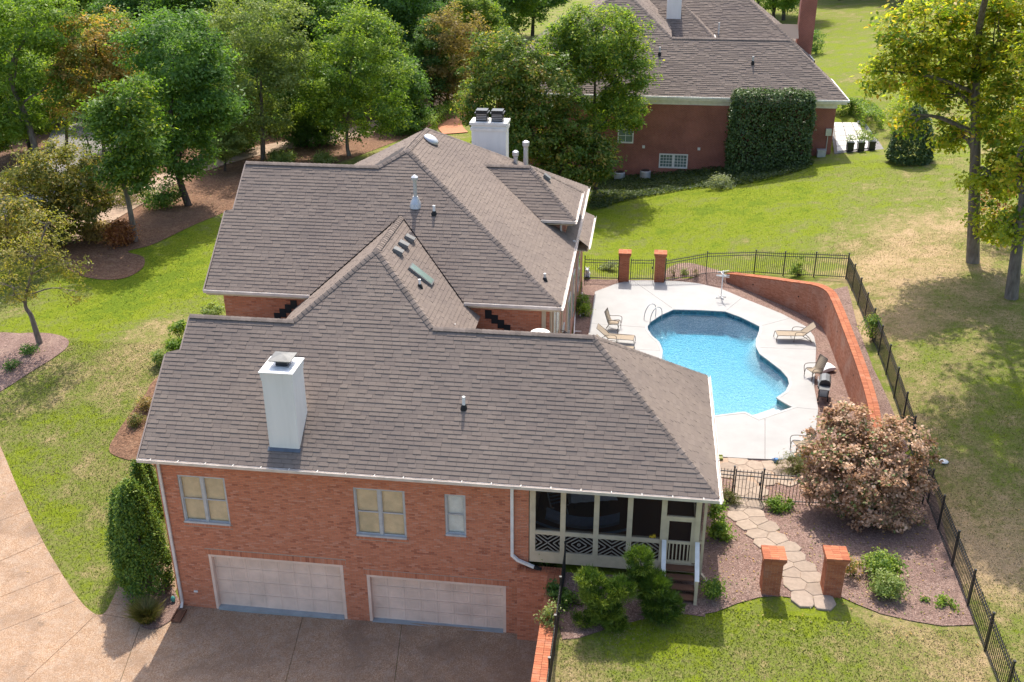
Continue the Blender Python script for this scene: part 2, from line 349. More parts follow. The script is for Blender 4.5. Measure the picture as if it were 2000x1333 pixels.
leafmat('leaf_yellowgreen', [(0, (0.094, 0.167, 0.019)), (.35, (0.186, 0.273, 0.028)), (.65, (0.304, 0.369, 0.035)), (.92, (0.490, 0.474, 0.047)), (1, (0.575, 0.333, 0.062))], trans=.56)
leafmat('leaf_hydrangea', [(0, (.11, .16, .05)), (.30, (.20, .235, .08)), (.40, (.31, .17, .095)), (.65, (.45, .265, .165)), (1, (.62, .44, .315))], trans=.25)
leafmat('leaf_arborvitae', [(0, (0.043, 0.101, 0.014)), (.6, (0.092, 0.170, 0.019)), (1, (0.201, 0.268, 0.025))], trans=.2)
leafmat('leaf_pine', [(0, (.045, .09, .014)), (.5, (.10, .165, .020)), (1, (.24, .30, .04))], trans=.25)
leafmat('leaf_holly', [(0, (0.034, 0.066, 0.019)), (.7, (0.068, 0.115, 0.029)), (1, (0.133, 0.186, 0.052))], gloss=.03, rough=.4, trans=.2)
leafmat('leaf_ivy', [(0, (0.041, 0.066, 0.023)), (.6, (0.076, 0.113, 0.036)), (1, (0.138, 0.172, 0.061))])
leafmat('leaf_pale', [(0, (0.138, 0.204, 0.050)), (.6, (0.233, 0.306, 0.079)), (1, (0.360, 0.367, 0.144))])
leafmat('leaf_red', [(0, (0.153, 0.061, 0.026)), (.6, (0.305, 0.104, 0.039)), (1, (0.407, 0.184, 0.052))])
leafmat('leaf_flower', [(0, (0.530, 0.459, 0.302)), (1, (0.795, 0.734, 0.490))])
leafmat('leaf_tuft', [(0, (0.127, 0.104, 0.035)), (.5, (0.127, 0.159, 0.030)), (1, (0.305, 0.233, 0.086))])
leafmat('leaf_silver', [(0, (0.170, 0.204, 0.115)), (1, (0.339, 0.367, 0.216))])

# ---------------------------------------------------------------- terrain
DZ = 2.5                                      # level of the pool terrace
WALL = [(18.9, 28.75), (20.6, 26.95), (22.1, 25.2), (23.05, 23.95), (23.55, 22.9), (23.66, 21.5), (23.68, 18), (23.66, 14), (23.6, 11.2), (23.5, 9.4)]
WALLTOP = [2.92, 3.45, 3.95, 4.3, 4.4, 4.4, 4.36, 4.28, 4.1, 3.8]
WALLS = spline([(x, y, z) for (x, y), z in zip(WALL, WALLTOP)], 6)
YARD = [(10.4, 7.6), (10.4, 28.0), (18.9, 28.75)] + [(p[0], p[1]) for p in WALLS[1:]] + [(22, 8.6), (17, 8.3), (16.2, 7.6)]
POOLPX = [(1264, 645), (1263, 638), (1270, 629), (1290, 616), (1314.5, 605), (1366, 606), (1417, 609), (1450, 621), (1485, 638.5), (1484, 648), (1478, 664), (1478, 678), (1485, 692), (1505, 707), (1526, 723), (1540, 739), (1543, 751), (1536, 766), (1518, 778), (1534, 788), (1550, 796.5), (1482, 819.5), (1454, 806), (1391, 814)]
POOL = [tuple(PZ(a, b, DZ)[:2]) for a, b in POOLPX]
POOL += [(15.0, 11.2), (14.1, 12.2), (13.95, 13.6), (14.6, 15.2), (15.05, 16.8)] + [tuple(PZ(a, b, DZ)[:2]) for a, b in [(1291, 699), (1293, 686), (1286, 669), (1272, 657)]]
UP = [(13, 29, 2.5), (15.5, 29.5, 2.55), (18.5, 30.5, 2.8), (20.2, 28.7, 3.05), (21.7, 28, 3.4), (24.7, 24.2, 4.4), (24.7, 20, 4.3), (24.7, 14, 4.05), (24.7, 9, 3.5), (24.7, 5, 3.0), (24.6, 2.7, 2.9), (24.6, -1, 2.8), (24.6, -4, 2.75),
      (31.8, 27.3, 4.9), (32.3, 22, 4.9), (29, 8, 3.7), (30, 0, 3.2), (30, -8, 2.9), (40, 20, 5.6), (40, 0, 4), (12, -1, 2.95), (16, -3, 2.85), (20, -3, 2.8), (12, -8, 2.6), (20, -8, 2.6), (18, 0, 2.95), (20, 1, 2.9), (17, 5, 2.7), (20, 6, 2.6), (23, 5, 2.85), (16.8, 2, 2.95), (13, 2, 2.95), (10.4, 20, 2.5), (17, 8.1, 2.45), (19, 8.1, 2.45), (21, 8.3, 2.45), (22.4, 8.6, 2.46), (23.3, 8.6, 2.55),
      (12, 35, 2.4), (17, 38, 2.9), (24, 38, 4.0), (30, 40, 4.9), (11.4, 50, 2.25), (17, 50.5, 2.9), (22, 50.5, 3.6), (27.7, 50.8, 4.62), (31.5, 52.5, 4.75), (32.3, 61, 4.95), (29.3, 61, 4.75), (32.5, 46.7, 5.2), (38, 60, 6.3), (35, 75, 7), (44, 94, 8.5), (60, 100, 10), (7, 44, 2.7), (0, 60, 3), (-6, 62, 3.4), (-10, 50, 3.6), (10, 80, 4), (-20, 100, 3), (60, 40, 7), (60, 0, 5), (-17, 35, 3.4), (-60, 100, 2), (0, 160, 4), (80, 160, 11), (8, 25, 2.7)]
LOW = [(-16, 15, 2.4), (-17.5, 28.7, 3.2), (-17, 35, 3.4), (-16, 47, 3.6), (-34, 52, 2.2), (-50, 40, 1.8), (-9, 20, 2.9), (-23, 22, 2.3), (-14, 7.7, .9), (-8.3, 8.6, 1.6), (-8.3, 1.8, .15), (-5, -.7, 0), (-5, 1.1, .1), (-3, 4, .5), (-3, 8, 1.6), (-3, 14, 2.8), (-6.5, -4.4, 0), (0, -2, 0), (4, -1, 0), (8, -2, 0), (11, -1, 0), (0, -8, -.05), (11, -8, -.05), (-10, -5, 0), (-20, 0, .2), (-20, 7, .9), (-30, 10, 1.2), (-60, 20, 1), (-6, 62, 3.4), (-20, 100, 3), (-60, 100, 2), (-10, 50, 3.6), (10, 80, 4), (0, 160, 4), (0, 1, 0), (-1, 0, 0), (-11, 3, .3), (-100, 60, 1)]
def tps_fit(P, reg=.02):
    P = np.array(P, float); n = len(P); d = np.hypot(P[:, None, 0]-P[None, :, 0], P[:, None, 1]-P[None, :, 1])+1e-9
    K = d*d*np.log(d)+np.eye(n)*reg*30; A = np.zeros((n+3, n+3)); A[:n, :n] = K; A[:n, n] = 1; A[:n, n+1:] = P[:, :2]; A[n, :n] = 1; A[n+1:, :n] = P[:, :2].T
    return P, np.linalg.solve(A, np.concatenate([P[:, 2], [0, 0, 0]]))
def tps_eval(m, x, y):
    P, w = m; o = w[-3]+w[-2]*x+w[-1]*y
    for i in range(len(P)):
        d = np.hypot(x-P[i, 0], y-P[i, 1])+1e-9; o = o+w[i]*d*d*np.log(d)
    return o
TU, TL = tps_fit(UP), tps_fit(LOW)
def sstep(a, b, x): t = np.clip((x-a)/(b-a), 0, 1); return t*t*(3-2*t)
def hraw(x, y):
    u = tps_eval(TU, x, y); lo = tps_eval(TL, x, y); lo = np.maximum(lo, -.1)
    w = np.where(y < .3, (x > 11.42).astype(float), sstep(0, 9, x)); h = lo*(1-w)+u*w
    iny = inpoly(x, y, YARD); h = np.where(iny, DZ-.06, h)
    pd = sdist(x, y, POOL); h = np.where(inpoly(x, y, POOL) | (pd < .22), -1.6, h)
    h = np.where(inpoly(x, y, [(27.9, 50.6), (31.9, 52.3), (32.2, 61.9), (29.1, 61.6)]), 4.62, h)
    return h
def lines(segs):
    o = []
    for a, b, s in segs: o += list(np.arange(a, b-1e-6, s))
    return np.array(o+[segs[-1][1]])
GX = lines([(-130, -60, 5), (-60, -24, 1.5), (-24, 10.8, .5), (10.8, 11.3, .25), (11.3, 11.6, .06), (11.6, 18.4, .4), (18.4, 24.4, .14), (24.4, 40, .5), (40, 70, 1.5), (70, 150, 8)])
GY = lines([(-40, -10, 2), (-10, -.5, .5), (-.5, .5, .1), (.5, 8, .5), (8, 29, .14), (29, 64, .5), (64, 100, 1.5), (100, 260, 8)])
XX, YY = np.meshgrid(GX, GY); HH = hraw(XX, YY)
def H(x, y):
    x = np.asarray(x, float); y = np.asarray(y, float)
    i = np.clip(np.searchsorted(GX, x)-1, 0, len(GX)-2); j = np.clip(np.searchsorted(GY, y)-1, 0, len(GY)-2)
    a = (x-GX[i])/(GX[i+1]-GX[i]); b = (y-GY[j])/(GY[j+1]-GY[j])
    return HH[j, i]*(1-a)*(1-b)+HH[j, i+1]*a*(1-b)+HH[j+1, i]*(1-a)*b+HH[j+1, i+1]*a*b
def hz(x, y): return float(H(x, y))
def G(px, py):
    d = ray(px, py); t = 15.; q = CC
    while t < 400:
        q = CC+d*t
        if q[2] <= hz(q[0], q[1]): break
        t += .25
    lo, hi = t-.25, t
    for _ in range(12):
        mid = (lo+hi)/2; q = CC+d*mid
        if q[2] <= hz(q[0], q[1]): hi = mid
        else: lo = mid
    q = CC+d*hi; return np.array([q[0], q[1], hz(q[0], q[1])])
def vnoise(x, y, s, seed=0):
    r = np.random.default_rng(seed).random((64, 64)); x = np.asarray(x)/s; y = np.asarray(y)/s
    i = np.floor(x).astype(int); j = np.floor(y).astype(int); a = x-i; b = y-j; a = a*a*(3-2*a); b = b*b*(3-2*b)
    g = lambda p, q: r[p % 64, q % 64]
    return g(i, j)*(1-a)*(1-b)+g(i+1, j)*a*(1-b)+g(i, j+1)*(1-a)*b+g(i+1, j+1)*a*b
DRYB = [(1300, 440, -.22, 9), (1500, 380, -.20, 9), (1680, 100, -.10, 22), (1450, 470, .06, 3), (1550, 300, -.1, 5), (1700, 470, .10, 3.5), (1780, 560, .30, 4.5), (1800, 500, .28, 4), (1720, 640, .38, 2.5), (1850, 760, .02, 5), (1890, 920, .04, 4), (1870, 1060, .36, 2), (1930, 1120, .22, 2.5), (1760, 380, .1, 5), (1640, 380, .05, 4), (1960, 1000, .12, 3), (1745, 800, .35, 1.6), (1820, 440, .26, 3),
        (1700, 1260, .20, 2.5), (1850, 1290, .22, 2), (1500, 1320, .22, 2.0), (1300, 1300, .12, 2), (1560, 1210, -.18, 2), (1250, 1240, -.12, 2), (1130, 1310, .16, 1.2), (1400, 1270, -.12, 5), (1600, 1290, -.08, 4), (150, 900, -.10, 7),
        (340, 520, -.28, 5), (280, 570, -.26, 4), (200, 610, -.14, 3), (330, 620, .10, 3), (230, 740, .14, 3), (120, 800, .02, 4), (160, 900, .08, 2.5), (80, 620, -.1, 4), (60, 780, .05, 3), (180, 1130, .04, 2), (290, 640, .22, 1.2), (260, 680, .2, 1.2), (310, 430, -.2, 5)]
def drynoise(x, y): return .45*(vnoise(x, y, 2.3, 1)-.5)+.3*(vnoise(x, y, .9, 2)-.5)+.25*(vnoise(x, y, .4, 3)-.5)
DB = [(*G(a, b)[:2], v, r) for a, b, v, r in DRYB]
def dryf(x, y):
    d = np.full(np.shape(x), .46)
    for bx, by, v, r in DB: d = d+v*np.exp(-((x-bx)**2+(y-by)**2)/(r*r))
    return d
nx, ny = len(GX), len(GY)
idx = np.arange(nx*ny).reshape(ny, nx)
F = np.stack([idx[:-1, :-1].ravel(), idx[:-1, 1:].ravel(), idx[1:, 1:].ravel(), idx[1:, :-1].ravel()], 1)
me = npmesh('ground', np.stack([XX.ravel(), YY.ravel(), HH.ravel()], 1), F, extra={'dry': dryf(XX.ravel(), YY.ravel())})
me.polygons.foreach_set('use_smooth', [True]*len(me.polygons))
put('ground', me, 'lawn', kind='structure')

# ---------------------------------------------------------------- draped sheets and slabs
def tri_sheet(outer, holes=(), step=.6, zf=None, jitter=False):
    """triangulated sheet over a 2D outline, on height function zf"""
    xs = [p[0] for p in outer]; ys = [p[1] for p in outer]
    pts = []; edges = []
    def ring(rg):
        rr = []
        for i in range(len(rg)):
            a = rg[i]; b = rg[(i+1) % len(rg)]; L = math.hypot(b[0]-a[0], b[1]-a[1]); k = max(1, int(L/step))
            for t in range(k): rr.append((a[0]+(b[0]-a[0])*t/k, a[1]+(b[1]-a[1])*t/k))
        i0 = len(pts); pts.extend(rr); edges.extend([(i0+i, i0+(i+1) % len(rr)) for i in range(len(rr))])
    ring(outer)
    for h in holes: ring(h)
    gx, gy = np.meshgrid(np.arange(min(xs)+step/2, max(xs), step), np.arange(min(ys)+step/2, max(ys), step)); gx = gx.ravel(); gy = gy.ravel()
    ok = inpoly(gx, gy, outer) & (sdist(gx, gy, outer) > step*.35)
    for h in holes: ok &= ~inpoly(gx, gy, h) & (sdist(gx, gy, h) > step*.35)
    pts.extend(zip(gx[ok].tolist(), gy[ok].tolist()))
    v, e, f, *_ = geometry.delaunay_2d_cdt([Vector(p) for p in pts], edges, [], 0, 1e-5)
    vx = np.array([[p.x, p.y] for p in v]); f = np.array([t for t in f if len(t) == 3])
    c = vx[f].mean(1); ok = inpoly(c[:, 0], c[:, 1], outer)
    for h in holes: ok &= ~inpoly(c[:, 0], c[:, 1], h)
    f = f[ok]; z = zf(vx[:, 0], vx[:, 1]) if zf else np.zeros(len(vx))
    return np.concatenate([vx, np.asarray(z)[:, None]], 1), f
def sheet(name, outer, mat, off=.02, holes=(), step=.5, parent=None, zf=None, **kw):
    V, F = tri_sheet(outer, holes, step, zf or (lambda x, y: H(x, y)+off)); a = (V[F[:, 1]]-V[F[:, 0]]); b = (V[F[:, 2]]-V[F[:, 0]]); fl = np.cross(a, b)[:, 2] < 0; F[fl] = F[fl][:, ::-1]
    return put(name, npmesh(name, V, F), mat, parent, **kw)
def slabs(name, piece, outer, mat, zf, holes=(), joints=(), step=.5, gap=.012, thick=.12, **kw):
    """paved area cut along joints into slabs; each slab is an object of its own"""
    V, F = tri_sheet(outer, holes, step, None); bm = bmesh.new()
    vs_ = [bm.verts.new(p) for p in V]; [bm.faces.new([vs_[i] for i in t]) for t in F]
    bmesh.ops.recalc_face_normals(bm, faces=bm.faces[:])
    for A, B in joints:
        A = Vector((A[0], A[1], 0)); B = Vector((B[0], B[1], 0)); d = (B-A).normalized(); nn = Vector((-d.y, d.x, 0)); L = (B-A).length
        for s in (-1, 1):
            fs = [f for f in bm.faces if -.25 < (f.calc_center_median()-A).dot(d) < L+.25 and abs((f.calc_center_median()-A).dot(nn)) < step*2]
            geom = fs+list({e for f in fs for e in f.edges})+list({v for f in fs for v in f.verts})
            bmesh.ops.bisect_plane(bm, geom=geom, plane_co=A+nn*s*gap/2, plane_no=nn, dist=1e-6)
        bmesh.ops.delete(bm, geom=[f for f in bm.faces if abs((f.calc_center_median()-A).dot(nn)) < gap*.49 and -.05 < (f.calc_center_median()-A).dot(d) < L+.05], context='FACES_ONLY')
    root = bpy.data.objects.new(name, None); COL.objects.link(root); props(root, **kw)
    seen = set(); bm.faces.ensure_lookup_table()
    for f in bm.faces:
        if f.index in seen: continue
        st = [f]; seen.add(f.index); isl = []
        while st:
            g = st.pop(); isl.append(g)
            for e in g.edges:
                for h in e.link_faces:
                    if h.index not in seen: seen.add(h.index); st.append(h)
        if sum(g.calc_area() for g in isl) < .02: continue
        vm = {}; mv = []; mf = []
        for g in isl:
            for v in g.verts:
                if v not in vm: vm[v] = len(mv); mv.append([v.co.x, v.co.y, 0])
        A = np.array(mv); A[:, 2] = zf(A[:, 0], A[:, 1]); mv = A.tolist()
        iset = set(isl)
        for g in isl:
            q = [vm[v] for v in g.verts]; a, b, c = (A[k] for k in q[:3])
            if (b[0]-a[0])*(c[1]-a[1])-(b[1]-a[1])*(c[0]-a[0]) < 0: q = q[::-1]
            mf.append(q)
        low = {}
        for g in isl:
            for e in g.edges:
                if len([h for h in e.link_faces if h in iset]) == 1:
                    ij = [vm[v] for v in e.verts]
                    for k in ij:
                        if k not in low: low[k] = len(mv); mv.append([mv[k][0], mv[k][1], mv[k][2]-thick])
                    mf.append([ij[0], ij[1], low[ij[1]], low[ij[0]]])
        me = bpy.data.meshes.new(piece); me.from_pydata(mv, [], mf); me.update(); put(piece, me, mat, root)
    bm.free(); return root
def gp(*pts): return [tuple(G(a, b)[:2]) for a, b in pts]
def zp(z, *pts): return [tuple(PZ(a, b, z)[:2]) for a, b in pts]

# driveway (z about 0) and the walk beside the house
drive_edge = spline(zp(.1, (-60, 800), (0, 889), (40, 975), (80, 1055), (120, 1120), (155, 1170), (178, 1192), (192, 1198), (205, 1193), (218, 1172), (238, 1132), (252, 1108), (268, 1085)), 6)
DRIVE = [(11.25, 0.05), (11.25, -12), (-30, -12), (-30, 16), (-22, 14)] + drive_edge + [(-2.9, 3.0), (-2.7, .05)]
def seg(z, a, b): return (PZ(*a, z)[:2], PZ(*b, z)[:2])
DJ = [seg(0, (-20, 1040), (78, 1013)), seg(0, (-30, 1115), (120, 1058)), seg(0, (-30, 1180), (110, 1128)), seg(0, (-30, 1245), (142, 1178)), seg(0, (192, 1198), (20, 1360)), seg(0, (268, 1240), (225, 1360)), seg(0, (592, 1205), (540, 1400)), seg(0, (785, 1222), (762, 1400)), seg(0, (200, 1201), (262, 1212)), seg(.1, (214, 1177), (262, 1182)), seg(.1, (236, 1137), (272, 1139))]
slabs('driveway', 'drive_slab', DRIVE, 'aggregate', lambda x, y: H(x, y)+.035, joints=DJ, step=.8, gap=.018, kind='structure')
SIDEBED = spline(zp(.15, (352, 1190), (330, 1210), (300, 1225), (275, 1220), (268, 1200), (272, 1165), (262, 1120), (270, 1090), (300, 1100), (345, 1160)), 4, True)
sheet('mulch_bed', SIDEBED, 'mulch', .07, step=.25, kind='structure')
# left house bed, beds round the trees, leaf-covered wood floor, far paths and street
LEFTBED = spline(gp((215, 885), (230, 845), (258, 805), (285, 770), (300, 745), (360, 700), (390, 760), (330, 900), (280, 905)), 5, True)
sheet('mulch_bed', LEFTBED, 'leaf_litter', .03, step=.4, kind='structure')
TREEBED = spline(gp((-20, 660), (40, 652), (95, 652), (130, 662), (132, 678), (105, 700), (60, 728), (10, 760), (-40, 780)), 5, True)
sheet('mulch_bed', TREEBED, 'mulch', .03, step=.4, kind='structure')
WOODS = spline(gp((-60, 470), (60, 470), (130, 525), (180, 545), (240, 545), (278, 525), (280, 503), (250, 492), (300, 478), (380, 440), (440, 415), (520, 380), (600, 340), (700, 305), (790, 270), (860, 235), (900, 190), (930, 140), (760, 95), (400, 110), (150, 130), (-120, 190), (-160, 330)), 4, True)
sheet('woodland_floor', WOODS, 'leaf_litter', .03, step=1.2, kind='structure')
GRASSSTRIP = spline(gp((380, 372), (450, 350), (476, 330), (470, 380), (430, 400), (360, 425)), 4, True)
def strip(c, w, n=6):
    c = spline(c, n); L = []; Rr = []
    for i, p in enumerate(c):
        a = c[max(i-1, 0)]; b = c[min(i+1, len(c)-1)]; d = np.array(b)-np.array(a); d /= np.linalg.norm(d); nn = np.array([-d[1], d[0]])
        L.append(tuple(np.array(p)+nn*w/2)); Rr.append(tuple(np.array(p)-nn*w/2))
    return L+Rr[::-1]
FPATH = strip(gp((40, 500), (140, 455), (230, 405), (330, 350), (450, 310), (560, 285), (700, 258), (820, 215), (900, 180)), 3.2)
sheet('path', FPATH, 'path_dirt', .07, step=.7, kind='structure')
STREET = strip(gp((-40, 420), (110, 360), (160, 310), (175, 260), (195, 205), (210, 150)), 7.0)
sheet('street', STREET, 'asphalt', .07, step=1.0, kind='structure')
BRICKWALK = strip(gp((890, 262), (880, 245), (905, 215), (930, 195)), 2.2)
sheet('brick_path', BRICKWALK, 'terracotta', .08, step=.6, kind='structure')
# terrace and beds by the pool
YB = [(10.45, 8.0), (10.45, 28.2), (13.0, 28.35), (15.4, 28.6), (17, 29.1), (18.6, 29.2), (18.9, 28.75)] + [(p[0]-.05, p[1]) for p in WALLS[1:]] + [(22.0, 8.2), (17.0, 7.9), (16.3, 7.8)]
POOLX = [tuple(p) for p in POOL]
DECK = zp(DZ, (1150, 651), (1162, 571), (1204, 555), (1230, 549), (1300, 549), (1330, 551), (1363, 554.5), (1408, 565), (1450, 583), (1490, 599), (1527.7, 614.5), (1576, 640), (1590, 658.6), (1594, 678), (1592, 720), (1590, 757), (1598, 800), (1592, 850), (1570, 890), (1530, 899), (1465, 897), (1400, 893)) + [(16.2, 8.55), (11.2, 8.5), (11.05, 14)]
sheet('mulch_bed', YB, 'mulch', .0, holes=[POOLX], step=.6, zf=lambda x, y: DZ-.03+0*x, kind='structure')
J = lambda a, b: seg(DZ, a, b)
slabs('pool_deck', 'deck_slab', DECK, 'deck_concrete', lambda x, y: DZ+.03+0*x, holes=[POOLX], step=.5, gap=.016, kind='structure',
      joints=[J((1314, 604), (1230, 545)), J((1418, 608), (1455, 578)), J((1486, 638), (1545, 622)), J((1264, 641), (1140, 632)), J((1294, 686), (1180, 682)), J((1478, 680), (1600, 684)), J((1551, 797), (1605, 802)), J((1494, 822), (1494, 903)), J((1391, 814), (1310, 870))])
# front beds
FB = gp((1402, 900), (1530, 903), (1600, 905), (1700, 880), (1806, 905), (1832, 985), (1850, 1060), (1878, 1140), (1902, 1222), (1840, 1224), (1780, 1214), (1720, 1200), (1670, 1180), (1644, 1168), (1604, 1168), (1570, 1172), (1524, 1166), (1484, 1168), (1440, 1180), (1398, 1197)) + [(16.2, -1.6), (16.2, 1), (16.4, 8.2)]
sheet('mulch_bed', FB, 'mulch', .03, step=.35, kind='structure')
PB = [(11.75, -.1), (16.3, 0.0), (16.3, -1.7)] + gp((1330, 1200), (1250, 1212), (1180, 1232), (1130, 1248), (1098, 1250)) + [(11.75, -2.6)]
sheet('mulch_bed', PB, 'mulch', .025, step=.3, kind='structure')
BB = spline(gp((1296, 545), (1310, 522), (1345, 515), (1390, 526), (1420, 540), (1410, 562), (1360, 553)), 4, True)
sheet('mulch_bed', BB, 'mulch', .04, step=.4, kind='structure')
RB = gp((1655, 560), (1675, 640), (1705, 720), (1738, 790), (1775, 880), (1740, 905)) + [(p[0]+.28, p[1]) for p in WALLS[::-1] if p[1] < 23.5][1:]
sheet('mulch_bed', RB, 'mulch', .03, step=.4, kind='structure')
BEDS = [DRIVE, SIDEBED, LEFTBED, TREEBED, WOODS, YARD, FB, PB, BB, RB]
# ================================================================ brickwork and shingles
BL, BH, JT = .203, .0677, .010
BRICKME = {}
def brick_mesh(L, h, d, mat):
    k = (round(L, 3), round(h, 3), round(d, 3), mat)
    if k not in BRICKME:
        mb = MB(); x0, x1, y1, z0, z1 = -L/2, L/2, d, -h/2, h/2      # local x along the wall, y outwards, z up
        mb.face([(x0, y1, z0), (x0, y1, z1), (x1, y1, z1), (x1, y1, z0)]); mb.face([(x0, 0, z0), (x0, y1, z0), (x1, y1, z0), (x1, 0, z0)]); mb.face([(x0, 0, z1), (x1, 0, z1), (x1, y1, z1), (x0, y1, z1)])
        mb.face([(x0, 0, z0), (x0, 0, z1), (x0, y1, z1), (x0, y1, z0)]); mb.face([(x1, 0, z0), (x1, y1, z0), (x1, y1, z1), (x1, 0, z1)])
        me = mb.mesh('brick'); me.materials.append(MATS[mat]); BRICKME[k] = me
    return BRICKME[k]
def cutrow(iv, holes, b0, b1):
    out = [iv]
    for (h0, h1, g0, g1) in holes:
        if g1 <= b0+.002 or g0 >= b1-.002: continue
        nw = []
        for (a, c) in out:
            if h1 <= a or h0 >= c: nw.append((a, c)); continue
            if h0 > a: nw.append((a, h0))
            if h1 < c: nw.append((h1, c))
        out = nw
    return out
def bricks(mb, O, ua, W, Hh, holes=(), clip=None, d=.008, b0=0., single=None, course=BH, blen=BL, ub=None, tone=(0, 1)):
    """running bond over a wall face; O lower left corner, ua along, ub up; bricks stand d proud of the mortar"""
    O = Vector(O); ua = Vector(ua).normalized(); ub = Vector(ub).normalized() if ub is not None else Vector((0, 0, 1)); nn = ua.cross(ub).normalized()
    row = 0; b = b0
    while b < Hh-.02:
        h = min(course-JT, Hh-b); iv = clip(b+h/2) if clip else (0, W)
        if iv and iv[1]-iv[0] > .05:
            off = (row % 2)*blen/2
            for (a0, a1) in cutrow(iv, holes, b, b+h):
                k = math.floor((a0-off)/blen); a = off+k*blen
                while a < a1:
                    p, q = max(a, a0)+JT/2, min(a+blen, a1)-JT/2
                    if q-p > .025:
                        full = q-p > blen-JT-.002
                        if single is not None and full and single[1] > 0 and single[2](a, b):
                            M4 = Matrix.Translation(O+ua*(p+q)/2+ub*(b+h/2)) @ Matrix((ua, nn, ub)).transposed().to_4x4()
                            put('brick', brick_mesh(blen-JT, h, d, single[3]), None, single[0], M4); single[1] -= 1
                        else:
                            r = random.uniform(*tone)+1e-3; P = lambda s, t, e: O+ua*s+ub*t+nn*e
                            A, B, C, D = P(p, b, d), P(q, b, d), P(q, b+h, d), P(p, b+h, d); e, f, g, i = P(p, b, 0), P(q, b, 0), P(q, b+h, 0), P(p, b+h, 0)
                            mb.face((A, B, C, D), r); mb.face((D, C, g, i), r); mb.face((B, f, g, C), r); mb.face((e, A, D, i), r); mb.face((e, f, B, A), r)
                    a += blen
        b += course; row += 1
EXPO = .156
SHW = [.28, .32, .36]
SHME = {}
def sh_mesh(w, th):
    k = (w, th)
    if k not in SHME:
        mb = MB(); L = EXPO+.012; g = .003
        A, B, C, D = (g, 0, th), (w-g, 0, th), (w-g, L, .004), (g, L, .004)
        mb.face((A, B, C, D)); mb.face(((g, 0, -.004), (w-g, 0, -.004), B, A)); mb.face(((w-g, 0, -.004), (w-g, L, -.004), C, B)); mb.face(((g, L, -.004), (g, 0, -.004), A, D))
        me = mb.mesh('shingle'); me.materials.append(MATS['shingle']); SHME[k] = me
    return SHME[k]
def scan(poly, b):
    xs = []; n = len(poly)
    for i in range(n):
        (a0, c0), (a1, c1) = poly[i], poly[(i+1) % n]
        if (c0 > b) != (c1 > b): xs.append(a0+(b-c0)*(a1-a0)/(c1-c0))
    xs.sort(); return [(xs[i], xs[i+1]) for i in range(0, len(xs)-1, 2)]
def shingles(mb, under, P, across, single=None, expo=EXPO, widths=SHW, thick=(.021, .011), seed=1):
    """courses of laminated shingles over a roof plane P (coplanar points); each tab a wedge with its own thickness"""
    rd = random.Random(seed); P = [Vector(p) for p in P]; ac = Vector(across).normalized()
    nn = None
    for i in range(1, len(P)-1):
        c = (P[i]-P[0]).cross(P[i+1]-P[0])
        if nn is None or c.length > nn.length: nn = c
    nn.normalize()
    if nn.z < 0: nn = -nn
    up = nn.cross(ac).normalized()
    if up.z < 0: up = -up; ac = -ac
    O = min(P, key=lambda p: p.z); pl = [((p-O).dot(ac), (p-O).dot(up)) for p in P]
    under.face([p-nn*.03 for p in (P if (P[1]-P[0]).cross(P[2]-P[0]).dot(nn) > 0 else P[::-1])])
    b = min(c for _, c in pl); bmx = max(c for _, c in pl); row = 0
    while b < bmx-.02:
        b1 = min(b+expo, bmx); lo = scan(pl, b+.003); hi = scan(pl, b1-.003)
        if len(lo) != len(hi): lo = hi = scan(pl, (b+b1)/2)
        for (l0, r0), (l1, r1) in zip(lo, hi):
            a = min(l0, l1)-rd.random()*.35; end = max(r0, r1); tk = rd.random() < .7
            while a < end:
                w = rd.choice(widths); th = (thick[0] if tk else thick[1])*rd.uniform(.9, 1.1); tk = rd.random() < .7
                p0, p1, q0, q1 = max(a, l0), min(a+w, r0), max(a, l1), min(a+w, r1)
                full = p0 == a and q0 == a and p1 == a+w and q1 == a+w
                if full and single is not None and single[1] > 0 and single[2](row, a):
                    th = thick[0] if th > .015 else thick[1]
                    put('shingle', sh_mesh(w, th), None, single[0], Matrix.Translation(O+ac*a+up*b) @ Matrix((ac, up, nn)).transposed().to_4x4()); single[1] -= 1
                elif p1-p0 > .01 or q1-q0 > .01:
                    p1 = max(p1, p0); q1 = max(q1, q0); p0 = min(p0, p1); q0 = min(q0, q1)
                    g = .003; r = rd.random()+1e-3; T = lambda s, t, e: O+ac*s+up*t+nn*e
                    A, B, C, D = T(p0+g, b, th), T(p1-g, b, th), T(q1-g, b1+.012, .004), T(q0+g, b1+.012, .004)
                    e, f, h, i = T(p0+g, b, -.004), T(p1-g, b, -.004), T(q1-g, b1, -.004), T(q0+g, b1, -.004)
                    mb.face((A, B, C, D), r); mb.face((e, f, B, A), r); mb.face((f, h, C, B), r); mb.face((i, e, A, D), r)
                a += w
        b += expo; row += 1
def caps(mb, A, B, w=.14, n1=None, n2=None, pitch=.19, droop=.55):
    """overlapping cap shingles bent over a ridge or hip from A up to B"""
    A = Vector(A); B = Vector(B); d = (B-A).normalized(); L = (B-A).length; s = d.cross(Vector((0, 0, 1))).normalized(); u = s.cross(d).normalized()
    n = max(1, int(L/pitch)); pt = L/n
    for k in range(n):
        a = A+d*(k*pt); b = A+d*((k+1)*pt+.05); r = random.random()+1e-3; h0, h1 = .042+random.uniform(0, .005), .026
        prof = [(-w, -w*droop), (-w*.45, -w*droop*.25), (0, .012), (w*.45, -w*droop*.25), (w, -w*droop)]
        for (x0, z0), (x1, z1) in zip(prof, prof[1:]):
            p0, p1 = a+s*x0+u*(z0+h0), a+s*x1+u*(z1+h0); mb.face((p0, p1, b+s*x1+u*(z1+h1), b+s*x0+u*(z0+h1)), r); mb.face((p0-u*.018, p1-u*.018, p1, p0), r)

